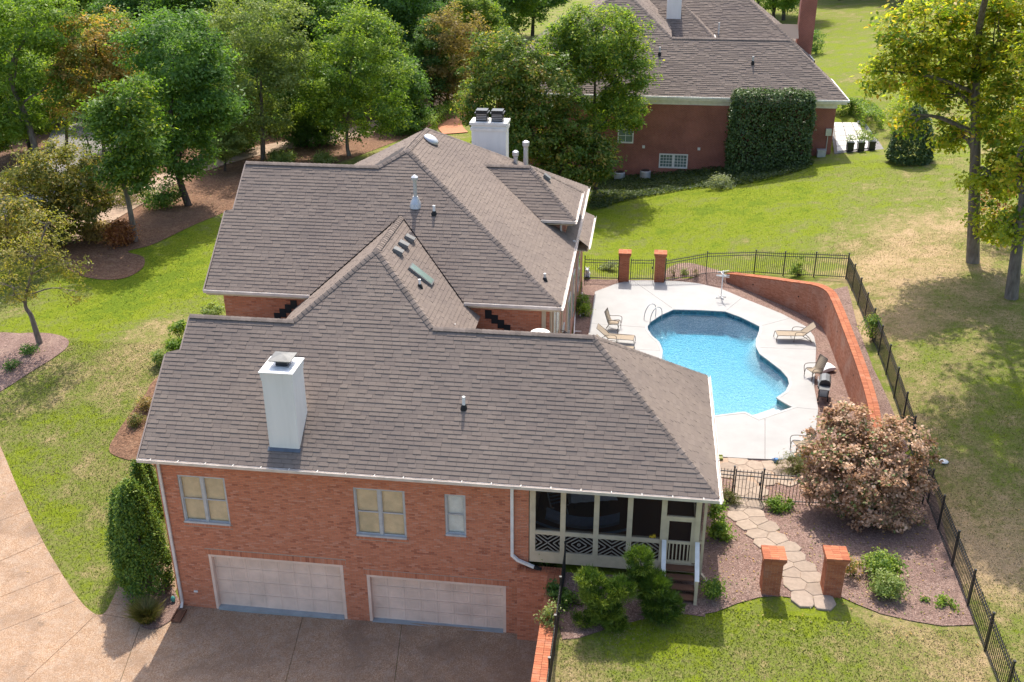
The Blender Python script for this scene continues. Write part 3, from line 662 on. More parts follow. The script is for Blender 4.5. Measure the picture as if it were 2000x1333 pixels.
# ================================================================ main house
S = .794
EZ, RZ = 6.546, 9.92                           # front wing eave and ridge
EZ2 = 9.55                                     # rear block eave
house = thing('brick_house', 'two storey red brick house with brown shingle roofs and two garage doors', 'house', (7, 4, 0))
SH, UN, CP = MB(), MB(), MB()
singles = None
roofmb = MB()
# --- roof planes of the front wing
AP = (4.18, 6.2, 11.83)                        # peak where the cross ridge starts
front = [(-2.55, -.45, EZ), (16.5, -.45, EZ), (12.25, 3.8, RZ), (6.6, 3.8, RZ), (4.2, 6.2, RZ+2.4*S), (1.8, 3.8, RZ), (-2.12, 3.8, RZ), (-2.12, 2.62, RZ-1.18*S), (-2.62, 2.62, RZ-1.18*S)]
AZ = RZ+2.4*S
right = [(16.5, -.45, EZ), (16.5, 8.05, EZ), (12.25, 3.8, RZ)]
back = [(16.5, 8.05, EZ), (10.6, 8.05, EZ), (10.6, 3.8, RZ), (12.25, 3.8, RZ)]
backL = [(-2.12, 3.8, RZ), (10.6, 3.8, RZ), (10.6, 8.05, EZ), (-2.12, 8.05, EZ)]
xr, yr2 = 4.2, 10.05                           # cross ridge runs from y 6.2 to the rear roof
crossR = [(xr, 6.2, AZ), (xr, yr2, AZ), (xr+2.95, 7.1, EZ2), (xr+3.9, 7.1, AZ-3.9*S), (xr+3.9, 4.3, AZ-3.9*S), (xr+2.4, 3.8, RZ)]
crossR = [(xr, 6.2, AZ), (xr, yr2, AZ), (xr+2.95, 7.1, AZ-2.95*S), (xr+3.6, 7.1, AZ-3.6*S), (xr+3.6, 5.0, AZ-3.6*S), (xr+2.4, 3.8, RZ)]
crossL = [(2*xr-x, y, z) for x, y, z in crossR]
# --- rear block
yR, zR = 11.85, EZ2+(11.85-7.1)*S              # ridge of the left arm
yA, zA, yB = 12.57, EZ2+(12.57-7.1)*S, 16.25   # high ridge along y at x = 4
rfront = [(-3.0, 7.1, EZ2), (xr-2.95, 7.1, EZ2), (xr, yr2, EZ2+(yr2-7.1)*S), (xr+2.95, 7.1, EZ2), (10.87, 7.1, EZ2), (4.0, yA, zA), (2.9, yR, zR), (-2.72, yR, zR), (-2.72, 10.0, EZ2+2.9*S), (-3.05, 10.0, EZ2+2.9*S)]
m2 = (zA-EZ2)/(10.87-4.0)
rright = [(10.87, 7.1, EZ2), (10.87, 22.9, EZ2), (4.0, yB, zA), (4.0, yA, zA)]
rback = [(10.87, 22.9, EZ2), (-2.9, 22.9, EZ2), (4.0, yB, zA)]
rleft = [(4.0, yA, zA), (4.0, yB, zA), (-2.9, 22.9, EZ2), (-2.9, 16.6, EZ2), (2.9, yR, zR)]
rleftback = [(-2.72, yR, zR), (2.9, yR, zR), (-2.72+.6, 16.3, zR-(16.3-yR)*S), (-2.72, 16.3, zR-(16.3-yR)*S)]
# hipped dormer on the right slope
dz, dzr, dyc = 10.57, 12.29, 16.42
dxe = 10.82
dfront = [(9.3, 14.22, dz), (dxe, 14.22, dz), (8.62, dyc, dzr), (6.5, dyc, dzr)]
dright = [(dxe, 14.22, dz), (dxe, 18.62, dz), (8.62, dyc, dzr)]
dback = [(dxe, 18.62, dz), (9.3, 18.62, dz), (6.5, dyc, dzr), (8.62, dyc, dzr)]
# low wing at the back
lowR = [(11.0, 22.7, 6.35), (11.0, 28.0, 6.35), (8.6, 25.4, 8.2), (8.6, 22.9, 8.2)]
lowB = [(11.0, 28.0, 6.35), (2.0, 28.0, 6.35), (4, 25.4, 8.2), (8.6, 25.4, 8.2)]
planes = [(front, (1, 0, 0)), (right, (0, 1, 0)), (back, (1, 0, 0)), (backL, (1, 0, 0)), (crossR, (0, 1, 0)), (crossL, (0, 1, 0)), (rfront, (1, 0, 0)), (rright, (0, 1, 0)), (rback, (1, 0, 0)), (rleft, (0, 1, 0)), (rleftback, (1, 0, 0)), (dfront, (1, 0, 0)), (dright, (0, 1, 0)), (dback, (1, 0, 0)), (lowR, (0, 1, 0)), (lowB, (1, 0, 0))]
dummy = MB(); dummy.box((4, 3.8, 9.0), (.3, .3, .3)); roof = wbuild(dummy, 'roof', 'underlay', house)
for i, (P, ac) in enumerate(planes):
    one = [roof, 300, (lambda row, a: row < 6), None] if i == 0 else None
    shingles(SH, UN, P, ac, single=one, seed=i+3)
un = UN.mesh('roof'); un.materials.append(MATS['underlay']); roof.data = un
put('shingle_field', SH.mesh('shingle_field'), 'shingle', roof, kind='stuff')
for A, B in [((-2.62, 3.8, RZ), (1.7, 3.8, RZ)), ((6.7, 3.8, RZ), (12.25, 3.8, RZ)), ((16.45, -.4, EZ), (12.25, 3.8, RZ)), ((16.45, 8.0, EZ), (12.25, 3.8, RZ)), ((1.7, 3.8, RZ), (4.2, 6.2, AZ)), ((6.7, 3.8, RZ), (4.2, 6.2, AZ)), ((4.2, 6.2, AZ), (xr, yr2, AZ)),
             ((-2.72, yR, zR), (2.9, yR, zR)), ((2.9, yR, zR), (4, yA, zA)), ((10.82, 7.14, EZ2), (4, yA, zA)), ((4, yA, zA), (4, yB, zA)), ((10.82, 22.85, EZ2), (4, yB, zA)), ((6.5, dyc, dzr), (8.62, dyc, dzr)), ((dxe, 14.25, dz), (8.62, dyc, dzr)), ((dxe, 18.6, dz), (8.62, dyc, dzr)), ((8.6, 22.9, 8.2), (8.6, 25.4, 8.2)), ((10.95, 27.95, 6.35), (8.6, 25.4, 8.2))]:
    if A[0] == -2.62: A = (-2.12, 3.8, RZ)
    caps(CP, A, B)
put('ridge_caps', CP.mesh('ridge_caps'), 'shingle_cap', roof, kind='stuff')
# --- walls
XL, XR = -2.26, 10.5                           # brick part of the garage facade
h1, h2 = 2.44, 2.12
GD = [(-.867, 4.012, 0, h1), (4.842, 9.723, 0, h2)]
WN = [(-1.536, .135, 3.741, 5.68), (4.606, 6.351, 3.741, 5.68), (7.702, 8.396, 4.032, 5.68)]
holes = [(a-XL, b-XL, c, d) for a, b, c, d in GD+WN]
bk = MB(); wl_ = MB()
core = MB()
def wallbox(mb, x0, x1, y0, y1, z0, z1): mb.box(((x0+x1)/2, (y0+y1)/2, (z0+z1)/2), (x1-x0, y1-y0, z1-z0))
def wall_with_holes(mb, O, ua, W, Hh, holes, th):
    """solid slab with openings, split in strips; O lower left on the outer face, th depth inwards"""
    xs = sorted({0, W, *[h[0] for h in holes], *[h[1] for h in holes]}); O = Vector(O); ua = Vector(ua); nn = ua.cross(Vector((0, 0, 1)))
    for a, b in zip(xs, xs[1:]):
        zs = [(0, Hh)]
        for (h0, h1_, g0, g1) in holes:
            if h0 < (a+b)/2 < h1_:
                nz = []
                for (p, q) in zs:
                    if g0 > p: nz.append((p, min(q, g0)))
                    if g1 < q: nz.append((max(p, g1), q))
                zs = nz
        for p, q in zs:
            if q-p > .01: mb.beam(O+ua*a-nn*th/2+Vector((0, 0, (p+q)/2)), O+ua*b-nn*th/2+Vector((0, 0, (p+q)/2)), th, q-p)
wall_with_holes(core, (XL, 0, 0), (1, 0, 0), XR-XL, 6.42, holes, .25)
wallbox(core, XL, XL+.25, .25, 7.6, -.2, 6.5); wallbox(core, XL, 16.0, 7.35, 7.6, -.2, 6.5); wallbox(core, 10.3, 10.5, .25, 7.35, 2.5, 6.4)
wallbox(core, XL, XR, -.0+.0, .25, -.4, -.001)
wall = wbuild(core, 'wall', 'mortar', house)
soldier = [(GD[0][0]-XL-.1, GD[0][1]-XL+.1, h1, h1+.215), (GD[1][0]-XL-.1, GD[1][1]-XL+.1, h2, h2+.215)]
rowl = [(a-XL-.06, b-XL+.06, c-.11, c) for a, b, c, d in WN]
one = [wall, 240, lambda a, b: b < 1.0, 'brick']
bricks(bk, (XL, 0, 0), (1, 0, 0), XR-XL, 6.42, holes+soldier+rowl, single=one)
for (a0, a1, b0_, b1_) in soldier+rowl:                        # soldier lintels and rowlock sills
    n = int((a1-a0)/.0677); pw = (a1-a0)/n
    for k in range(n):
        d = .012 if b1_-b0_ > .2 else .03; x0 = XL+a0+k*pw+.005; x1 = x0+pw-.01; r = random.random()+1e-3
        q = [(x0, -d, b0_+.005), (x1, -d, b0_+.005), (x1, -d, b1_-.005), (x0, -d, b1_-.005)]; e = [(x, .0, z) for x, y, z in q]
        bk.face(q, r)
        for i in range(4): bk.face((q[i], e[i], e[(i+1) % 4], q[(i+1) % 4]), r)
# gable end and left wall
gl = lambda b: (0, 7.6) if b < 6.5 else (0+(b-6.5)/S*.98+.1, 7.6-(b-6.5)/S*.98-.1)
gm = MB(); gm.face([(XL, 7.6, 6.5), (XL, 0, 6.5), (XL, 3.8, 9.55)]); put('gable', gm.mesh('gable'), 'mortar', wall)
bricks(bk, (XL, 7.6, -.1), (0, -1, 0), 7.6, 9.4, clip=gl)
# rear block walls
rb = MB()
wallbox(rb, -2.5, 10.4, 7.55, 7.8, 2.0, EZ2-.05); wallbox(rb, -2.5, -2.25, 7.8, 22.4, 1.0, EZ2-.05); wallbox(rb, -2.5, 10.4, 22.2, 22.45, 2, EZ2-.05)
put('rear_wall', rb.mesh('rear_wall'), 'mortar', wall)
cut = lambda b: (0, 12.9)
bricks(bk, (-2.5, 7.55, 7.6), (1, 0, 0), 12.75, EZ2-.28-7.6, clip=cut)
put('brick_field', bk.mesh('brick_field'), 'brick', wall, kind='stuff')
ew = MB(); wallbox(ew, 10.15, 10.4, 7.8, 28.0, 2.2, 6.3); wallbox(ew, 10.15, 10.4, 7.8, 22.45, 6.3, EZ2-.05); wallbox(ew, 2.5, 10.15, 27.75, 28.0, 2.2, 6.3); wallbox(ew, 9.2, 10.4, 14.62, 18.2, EZ2-.05, dz-.06)
put('side_wall', ew.mesh('side_wall'), 'brick_far', wall)
gx = MB(); gx.face([(-2.3, 22.4, EZ2), (-2.3, 7.7, EZ2), (-2.3, yR, zR-.25)]); put('gable', gx.mesh('gable'), 'brick_far', wall)
# east side: trim boards, windows and a lantern
tr = MB()
for y in (7.62, 8.6, 9.6, 11.4, 13.0, 16, 18.6, 21): wallbox(tr, 10.4, 10.46, y, y+.16, 4.0, EZ2-.3)
wallbox(tr, 10.1, 10.26, 7.49, 7.55, 7.6, EZ2-.2)
put('trim_board', tr.mesh('trim_board'), 'cream_paint', wall)
for y0, y1, z0, z1 in ((8.9, 9.5, 6.8, 9.0), (10.1, 11.2, 6.8, 9.0), (13.3, 14.6, 3.5, 5.6), (23.6, 25.0, 3.4, 5.4), (17, 18.3, 3.5, 5.6), (20, 20.9, 3.5, 5.8)):
    f = MB(); wallbox(f, 10.4, 10.45, y0, y1, z0, z1); fo = wbuild(f, 'window', 'grey_frame', house); g = MB(); wallbox(g, 10.45, 10.455, y0+.08, (y0+y1)/2-.02, z0+.08, z1-.08); wallbox(g, 10.45, 10.455, (y0+y1)/2+.02, y1-.08, z0+.08, z1-.08); put('pane', g.mesh('pane'), 'skylight_glass', fo)
ln = MB(); ln.lathe([(.05, 0), (.11, .05), (.13, .32), (.15, .34), (.02, .46)], (10.62, 12.6, 5.6), 8); ln.beam((10.4, 12.6, 6.1), (10.62, 12.6, 6.06), .03, .03); lo = wbuild(ln, 'lantern', 'bronze_frame', house)
# windows of the facade
def facade_window(x0, x1, z0, z1, halves, blindmat):
    f = MB(); d0, d1 = .02, .13; w = .055
    for a, b, c, d in ((x0, x0+w, z0, z1), (x1-w, x1, z0, z1), (x0+w, x1-w, z1-w, z1)): wallbox(f, a, b, d0, d1, c, d)
    if halves == 2: xm = (x0+x1)/2; wallbox(f, xm-.05, xm+.05, d0+.01, d1, z0, z1-w)
    root = wbuild(f, 'window', 'grey_frame', house)
    si = MB(); si.box(((x0+x1)/2, .04, z0+.045), (x1-x0-.004, .17, .07)); put('sill', si.mesh('sill'), 'grey_frame', root)
    bays = [(x0+w, (x0+x1)/2-.05), ((x0+x1)/2+.05, x1-w)] if halves == 2 else [(x0+w, x1-w)]
    for a, b in bays:
        zm = (z0+z1)/2
        for c, d, y in ((z0+.08, zm, .085), (zm, z1-w, .065)):
            s = MB(); t = .03
            for p in ((a, a+t, c, d), (b-t, b, c, d), (a+t, b-t, c, c+t), (a+t, b-t, d-t, d)): wallbox(s, p[0], p[1], y-.015, y+.015, p[2], p[3])
            put('sash', s.mesh('sash'), 'grey_frame', root)
            g = MB(); wallbox(g, a+t, b-t, y-.002, y+.002, c+t, d-t); put('pane', g.mesh('pane'), 'window_glass', root)
        bl = MB(); z = z0+.1
        while z < z1-w: bl.box(((a+b)/2, .135, z), (b-a, .05, .006), M4=Matrix.Rotation(R(58), 3, 'X')); z += .042
        wallbox(bl, a, b, .150, .154, z0+.08, z1-w); put('blind', bl.mesh('blind'), blindmat, root)
    bx = MB(); wallbox(bx, x0, x1, .24, .25, z0, z1); put('room_dark', bx.mesh('room_dark'), 'cream_paint', root)
facade_window(*WN[0], 2, 'blind'); facade_window(*WN[1], 2, 'blind'); facade_window(*WN[2], 1, 'blind_white')
# garage doors: slab, jambs, raised panels, sill
pme = None
for gi, (x0, x1, z0, z1) in enumerate(GD):
    b = MB(); wallbox(b, x0+.1, x1-.1, .20, .24, .10, z1-.08); gd = wbuild(b, 'garage_door', 'door_paint', house)
    j = MB(); wallbox(j, x0, x0+.1, -.005, .25, .0, z1); wallbox(j, x1-.1, x1, -.005, .25, .0, z1); wallbox(j, x0+.1, x1-.1, -.003, .25, z1-.09, z1); put('door_frame', j.mesh('door_frame'), 'door_paint', gd)
    s = MB(); s.box(((x0+x1)/2, .09, .06), (x1-x0-.2, .28, .10)); put('threshold', s.mesh('threshold'), 'concrete_sill', gd)
    rows, cols = 4, 8; pw = (x1-x0-.2)/cols; ph = (z1-.18)/rows
    m_ = MB(); iw, ih = pw-.006, ph-.012; y = 0
    o_ = [(-iw/2, y, -ih/2), (iw/2, y, -ih/2), (iw/2, y, ih/2), (-iw/2, y, ih/2)]
    def ring(ins, yy): return [(-iw/2+ins, yy, -ih/2+ins), (iw/2-ins, yy, -ih/2+ins), (iw/2-ins, yy, ih/2-ins), (-iw/2+ins, yy, ih/2-ins)]
    rs = [ring(0, .004), ring(0, -.012), ring(.055, -.012), ring(.07, -.007), ring(.10, -.007), ring(.12, -.0115)]
    for A, B in zip(rs, rs[1:]):
        for i in range(4): m_.face((A[i], A[(i+1) % 4], B[(i+1) % 4], B[i]))
    m_.face(rs[-1]); pm = m_.mesh('panel'); pm.materials.append(MATS['door_paint'])
    for r_ in range(rows):
        for c_ in range(cols): put('panel', pm, None, gd, Matrix.Translation((x0+.1+(c_+.5)*pw, .185, .10+(r_+.5)*ph)))
# pilaster and retaining wall of the court
# fascia, soffit, gutters with straps
def gutter(A, B, out, size=.12, strap=.95, nm='gutter'):
    A = Vector(A); B = Vector(B); o = Vector(out); d = (B-A).normalized(); mb = MB()
    sec = [(0, .0), (0, -size), (size*.8, -size), (size*1.05, -.01), (size*1.05, .008), (size*.95, .008), (size*.72, -size+.02), (.02, -size+.02), (.02, 0)]
    P = lambda q, s, t: q+o*s+Vector((0, 0, t))
    for (s0, t0), (s1, t1) in zip(sec, sec[1:]+sec[:1]): mb.face((P(A, s0, t0), P(B, s0, t0), P(B, s1, t1), P(A, s1, t1)))
    mb.face([P(A, *q) for q in sec]); mb.face([P(B, *q) for q in sec[::-1]])
    g = wbuild(mb, nm, 'gutter_paint', house); L = (B-A).length
    if strap:
        n = int(L/strap); sm = MB(); sm.beam((0, -.05, .0), (0, size*1.05, .012), .022, .012, up=(0, 0, 1)); me = sm.mesh('strap'); me.materials.append(MATS['white_paint'])
        for k in range(n): q = A+d*((k+.5)*L/n); put('strap', me, None, g, Matrix.Translation(q+Vector((0, 0, .012))) @ Matrix.Rotation(math.atan2(-o.x, o.y), 4, 'Z'))
    return g
gutter((-2.58, -.45, EZ-.01), (16.5, -.45, EZ-.01), (0, -1, 0)); gutter((16.5, -.57, EZ-.01), (16.5, 8.1, EZ-.01), (1, 0, 0))
gutter((-3.05, 7.1, EZ2-.01), (xr-3.0, 7.1, EZ2-.01), (0, -1, 0), strap=0); gutter((xr+3.0, 7.1, EZ2-.01), (10.87, 7.1, EZ2-.01), (0, -1, 0), strap=0)
gutter((10.87, 6.98, EZ2-.01), (10.87, 22.9, EZ2-.01), (1, 0, 0), strap=0); gutter((9.35, 14.22, dz-.01), (dxe, 14.22, dz-.01), (0, -1, 0), strap=0); gutter((dxe, 14.1, dz-.01), (dxe, 18.62, dz-.01), (1, 0, 0), strap=0)
gutter((11.0, 22.7, 6.34), (11.0, 28.0, 6.34), (1, 0, 0), strap=0)
fs = MB()
wallbox(fs, -2.55, 16.46, -.44, -.40, EZ-.2, EZ-.02); wallbox(fs, 16.42, 16.48, -.40, 8.0, EZ-.2, EZ-.02); wallbox(fs, -2.5, 16.42, -.40, .0, EZ-.2, EZ-.16); wallbox(fs, 16.1, 16.42, 0, 8, EZ-.2, EZ-.16)
wallbox(fs, -3.0, xr-3.0, 7.12, 7.16, EZ2-.24, EZ2-.03); wallbox(fs, xr+3.0, 10.82, 7.12, 7.16, EZ2-.24, EZ2-.03); wallbox(fs, -2.9, xr-3, 7.16, 7.56, EZ2-.24, EZ2-.2); wallbox(fs, xr+3, 10.82, 7.16, 7.56, EZ2-.24, EZ2-.2)
wallbox(fs, 10.80, 10.85, 7.16, 22.9, EZ2-.24, EZ2-.03); wallbox(fs, 10.4, 10.80, 7.56, 22.8, EZ2-.24, EZ2-.2); wallbox(fs, 9.4, 10.78, 14.25, 14.6, dz-.24, dz-.2); wallbox(fs, 10.74, 10.79, 14.25, 18.6, dz-.24, dz-.03); wallbox(fs, 10.92, 10.97, 22.72, 27.95, 6.1, 6.31); wallbox(fs, 10.4, 10.92, 22.72, 27.95, 6.1, 6.14)
put('fascia', fs.mesh('fascia'), 'cream_paint', roof)
rk = MB()
for A, B in [((-2.6, -.45, EZ), (-2.64, 2.62, RZ-1.18*S)), ((-2.14, 2.62, RZ-1.18*S), (-2.14, 3.8, RZ)), ((-3.07, 7.1, EZ2), (-3.07, 10.0, EZ2+2.9*S)), ((-2.74, 10, EZ2+2.9*S), (-2.74, yR, zR)), ((-2.14, 8.05, EZ), (-2.14, 3.8, RZ))]:
    A = Vector(A)-Vector((0, 0, .12)); B = Vector(B)-Vector((0, 0, .12)); rk.beam(A, B, .05, .2)
put('rake_board', rk.mesh('rake_board'), 'rake_paint', roof)
# stepped flashing where the cross roof meets the rear wall
for sgn in (1, -1):
    for k in range(9):
        x = xr+sgn*(1.75+k*.24+.9); zt = AZ-abs(x-xr)*S+.30; 
        if zt > EZ2-.3 or zt < RZ-2.6: continue
        sf = MB(); sf.box((x, 7.53, zt-.18), (.26, .02, .36)); put('step_flashing', sf.mesh('step_flashing'), 'black_flash', roof)
# downspouts
ds = MB(); ds.beam((-2.05, -.16, EZ-.2), (-2.12, -.06, EZ-.45), .09, .07); ds.beam((-2.12, -.06, EZ-.42), (-2.12, -.06, .22), .09, .07); ds.beam((-2.12, -.06, .25), (-2.1, -.22, .10), .09, .07)
wbuild(ds, 'downspout', 'gutter_paint', house)
ds = MB(); ds.beam((9.95, -.3, EZ-.15), (9.95, -.06, EZ-.4), .10, .08); ds.beam((9.95, -.06, EZ-.38), (9.95, -.06, 3.45), .10, .08); ds.beam((9.95, -.06, 3.48), (10.15, -.10, 3.32), .10, .08); ds.beam((10.13, -.10, 3.33), (10.75, -.16, 3.12), .10, .08)
wbuild(ds, 'downspout', 'white_paint', house)
db = MB(); db.beam((10.7, -.155, 3.14), (10.95, -.18, 3.07), .11, .09); wbuild(db, 'drain_boot', 'rubber', house)
ds = MB(); ds.beam((16.25, .0, EZ-.2), (16.18, .12, EZ-.5), .09, .07); ds.beam((16.18, .12, EZ-.47), (16.18, .12, 3.2), .09, .07); ds.beam((16.18, .12, 3.22), (16.4, .0, 3.02), .09, .07); wbuild(ds, 'downspout', 'cream_paint', house)
ds = MB(); ds.tube(spline([(10.3, 14.3, dz-.15), (10.2, 14.45, dz-.35), (10.25, 14.55, dz-.75), (10.6, 14.4, dz-.98), (10.85, 14.2, EZ2+.08)], 4), .05, 8); wbuild(ds, 'downspout', 'gutter_paint', house, smooth=True)
# vent louvre plate on the facade
v = MB(); v.box((-1.55, -.02, .75), (.14, .03, .07)); wbuild(v, 'wall_vent', 'white_paint', house)
# chimneys
ch = MB(); ch.box((2.36, .60, 8.1), (1.03, 1.08, 3.3)); c0 = wbuild(ch, 'chimney', 'stucco', house, bevel=.02)
t = MB(); t.box((2.36, .60, 9.66), (1.08, 1.13, .16)); t.box((2.36, .60, 9.52), (1.055, 1.105, .12)); put('chimney_band', t.mesh('chimney_band'), 'stucco', c0)
t = MB(); t.prism([(1.79, .0), (2.93, .0), (2.93, 1.2), (1.79, 1.2)], 9.745, 9.79); put('chimney_cap', t.mesh('chimney_cap'), 'white_plastic', c0)
t = MB(); t.box((2.4, .66, 9.80), (.52, .5, .02)); put('flue_flashing', t.mesh('flue_flashing'), 'galv', c0)
t = MB(); t.box((2.4, .66, 9.90), (.38, .36, .2)); put('flue', t.mesh('flue'), 'plastic_black', c0)
t = MB(); zc = 10.06; q = [(2.03, .30), (2.77, .30), (2.77, 1.02), (2.03, 1.02)]
for i in range(4): a, b = q[i], q[(i+1) % 4]; t.face(((*a, zc), (*b, zc), (2.4, .66, zc+.11))); t.face(((*a, zc-.03), (*b, zc-.03), (*b, zc), (*a, zc)))
t.face([(*a, zc-.03) for a in q[::-1]]); put('flue_hood', t.mesh('flue_hood'), 'hood_metal', c0)
fl = MB(); fl.face([(1.80, -.04, 6.546+.41*S+.04), (2.92, -.04, 6.546+.41*S+.04), (2.92, .08, 6.546+.53*S+.04), (1.80, .08, 6.546+.53*S+.04)]); put('base_flashing', fl.mesh('base_flashing'), 'lead_flash', c0)
ch = MB(); cx0, cx1, cy0, cy1 = 5.26, 6.95, 20.6, 21.6; wallbox(ch, cx0, cx1, cy0, cy1, 8.5, 13.1); c1 = wbuild(ch, 'chimney', 'stucco', house, bevel=.02)
t = MB(); t.box(((cx0+cx1)/2, (cy0+cy1)/2, 12.9), (cx1-cx0+.10, cy1-cy0+.10, .12)); t.box(((cx0+cx1)/2, (cy0+cy1)/2, 13.17), (cx1-cx0+.16, cy1-cy0+.16, .12)); put('chimney_cap', t.mesh('chimney_cap'), 'white_paint', c1)
for k in (-.38, .38):
    t = MB(); xm = (cx0+cx1)/2+k; ym = (cy0+cy1)/2; t.box((xm, ym, 13.43), (.56, .56, .4)); t.box((xm, ym, 13.62), (.66, .66, .06)); t.box((xm, ym, 13.70), (.56, .56, .12)); put('flue_hood', t.mesh('flue_hood'), 'plastic_black', c1)
    t = MB()
    for z in (13.32, 13.40, 13.48, 13.56): t.box((xm, ym-.285, z), (.5, .01, .03))
    put('flue_grille', t.mesh('flue_grille'), 'grey_metal', c1)
# roof vents, pipes, skylight
def roofpipe(p, h, r, mat, collar=True, nm='vent_pipe'):
    t = MB(); t.tube([(p[0], p[1], p[2]-.1), (p[0], p[1], p[2]+h)], r, 12); o = wbuild(t, nm, mat, house, smooth=False)
    if collar: c = MB(); c.lathe([(r*2.4, -.06), (r*1.9, .04), (r*1.15, .12)], p, 12); put('collar', c.mesh('collar'), 'rubber', o)
    return o
def onplane(px, py, O, n):
    d = ray(px, py); n = np.array(n, float); return CC+d*((n@(np.array(O)-CC))/(n@d))
nF = (0, -S, 1)
roofpipe(onplane(906, 797, front[0], nF), .42, .055, 'pvc')
o = roofpipe(onplane(848, 418, rfront[0], nF), .34, .055, 'pvc')
q = onplane(812, 400, rfront[0], nF); o = roofpipe(q, 1.0, .075, 'galv', False)
c = MB(); c.lathe([(.26, -.12), (.22, .05), (.13, .26), (.10, .34)], q, 14); put('collar', c.mesh('collar'), 'galv', o); c = MB(); c.lathe([(.09, 1.0), (.14, 1.02), (.14, 1.12), (.05, 1.2)], q, 14); put('vent_cap', c.mesh('vent_cap'), 'galv', o)
nR = (m2, 0, 1)
o = roofpipe(onplane(1064, 548, rright[0], nR), .28, .05, 'galv'); 
q = onplane(841, 277, rright[0], nR); t = MB(); t.lathe([(.34, 0), (.36, .05), (.30, .14), (.16, .2)], (0, 0, 0), 20)
for i, v in enumerate(t.v): z = Vector(v); z.rotate(Matrix.Rotation(math.atan(m2), 3, 'Y')); t.v[i] = (z.x+q[0], z.y+q[1], z.z+q[2]+.04)
wbuild(t, 'roof_turbine', 'galv', house, smooth=True)
nX = (S, 0, 1)
for px, py in ((776, 494), (787, 481), (799, 469)):
    q = onplane(px, py, (xr, 6.2, AZ), nX); a = math.atan(S); t = MB()
    pts = [(-.2, -.17, 0), (.2, -.17, 0), (.2, .17, 0), (-.2, .17, 0), (-.2, -.15, .09), (.17, -.15, .17), (.17, .15, .17), (-.2, .15, .09)]
    i0 = len(t.v); Rm = Matrix.Rotation(a, 3, 'Y')
    for p_ in pts: z = Rm @ Vector(p_); t.v.append((q[0]+z.x, q[1]+z.y, q[2]+z.z+.03))
    t.f += [[i0+k for k in f] for f in ((4, 5, 6, 7), (0, 1, 5, 4), (2, 3, 7, 6), (3, 0, 4, 7), (1, 2, 6, 5))]; t.r += [0]*5
    vo = wbuild(t, 'roof_vent', 'hood_metal', house)
q0, q1, q2 = (onplane(*k, (xr, 6.2, AZ), nX) for k in ((803, 527), (832, 556), (812, 521)))
def plate(mb, cx, cy, sx, sy, h0, h1, a, O):
    Rm = Matrix.Rotation(a, 3, 'Y'); i0 = len(mb.v)
    for x, y, z in ((-1, -1, 0), (1, -1, 0), (1, 1, 0), (-1, 1, 0), (-1, -1, 1), (1, -1, 1), (1, 1, 1), (-1, 1, 1)):
        v = Rm @ Vector((x*sx/2, y*sy/2, h0 if z == 0 else h1)); mb.v.append((O[0]+cx+v.x, O[1]+cy+v.y, O[2]+v.z))
    mb.f += [[i0+k for k in f] for f in ((4, 5, 6, 7), (0, 1, 5, 4), (1, 2, 6, 5), (2, 3, 7, 6), (3, 0, 4, 7))]; mb.r += [0]*5
q = onplane(821, 539, (xr, 6.2, AZ), nX); t = MB(); plate(t, 0, 0, 1.06, .50, 0, .11, math.atan(S), q); sk = wbuild(t, 'skylight', 'hood_metal', house); t = MB(); plate(t, 0, 0, .96, .40, .10, .118, math.atan(S), q); put('pane', t.mesh('pane'), 'skylight_glass', sk)
roofpipe(onplane(820, 561, (xr, 6.2, AZ), nX), .30, .05, 'pvc')
# items behind the ridges: pipes at the back hip, box vent on the dormer
for px, py, y, r, h in ((1007, 312, 19.4, .13, .55), (1027, 305, 19.6, .14, .85)):
    q = PY(px, py+12, y); o = roofpipe((q[0], q[1], q[2]-.3), h+.3, r*.8, 'galv', False); c = MB(); c.lathe([(r*.85, h-.1), (r*1.15, h-.05), (r*1.2, h+.12), (r*.6, h+.18)], (q[0], q[1], q[2]), 14); put('vent_cap', c.mesh('vent_cap'), 'galv', o)
q = onplane(1066, 349, (8.62, dyc, dzr), ((dzr-dz)/2.2, 0, 1)); t = MB(); plate(t, 0, 0, .34, .3, 0, .16, math.atan((dzr-dz)/2.2), q); wbuild(t, 'roof_vent', 'hood_metal', house)
q = PY(1055, 652, 6.0); t = MB(); t.lathe([(.42, -.6), (.42, .0), (.36, .10), (.2, .16)], (q[0], q[1], q[2]-.05), 18); wbuild(t, 'roof_dome', 'white_paint', house, smooth=True)
q = PY(887, 634, 5.2); roofpipe((q[0], q[1], q[2]-.4), .42, .05, 'pvc', False)
# ================================================================ screened porch (part of the house)
PF = 3.62                                      # porch floor
px0, px1 = 10.53, 16.1
fl = MB(); wallbox(fl, px0, px1, .05, 7.3, PF-.06, PF); porch = wbuild(fl, 'screen_porch', 'brown_wood', house)
bd = MB(); wallbox(bd, px0, 15.0, -.05, .05, 3.28, PF+.10); wallbox(bd, 15.0, px1, -.02, .05, 3.3, PF+.0); wallbox(bd, px1-.05, px1+.05, .05, 7.3, 3.28, PF+.1); put('skirt_board', bd.mesh('skirt_board'), 'cream_paint', porch)
bd = MB(); wallbox(bd, px0, px1+.05, -.06, .08, 6.12, 6.36); wallbox(bd, px1-.08, px1+.05, .08, 7.3, 6.12, 6.36); put('header_beam', bd.mesh('header_beam'), 'cream_paint', porch)
bd = MB(); wallbox(bd, px0, px1, .1, 7.3, 6.36, 6.4); put('ceiling', bd.mesh('ceiling'), 'cream_paint', porch)
bayx = [10.53, 11.81, 13.06, 14.27, 15.02]
xs = [10.53]+[float(PY(a, 1000, 0)[0]) for a in (1100, 1165.5, 1231, 1297.5)]+[15.95]
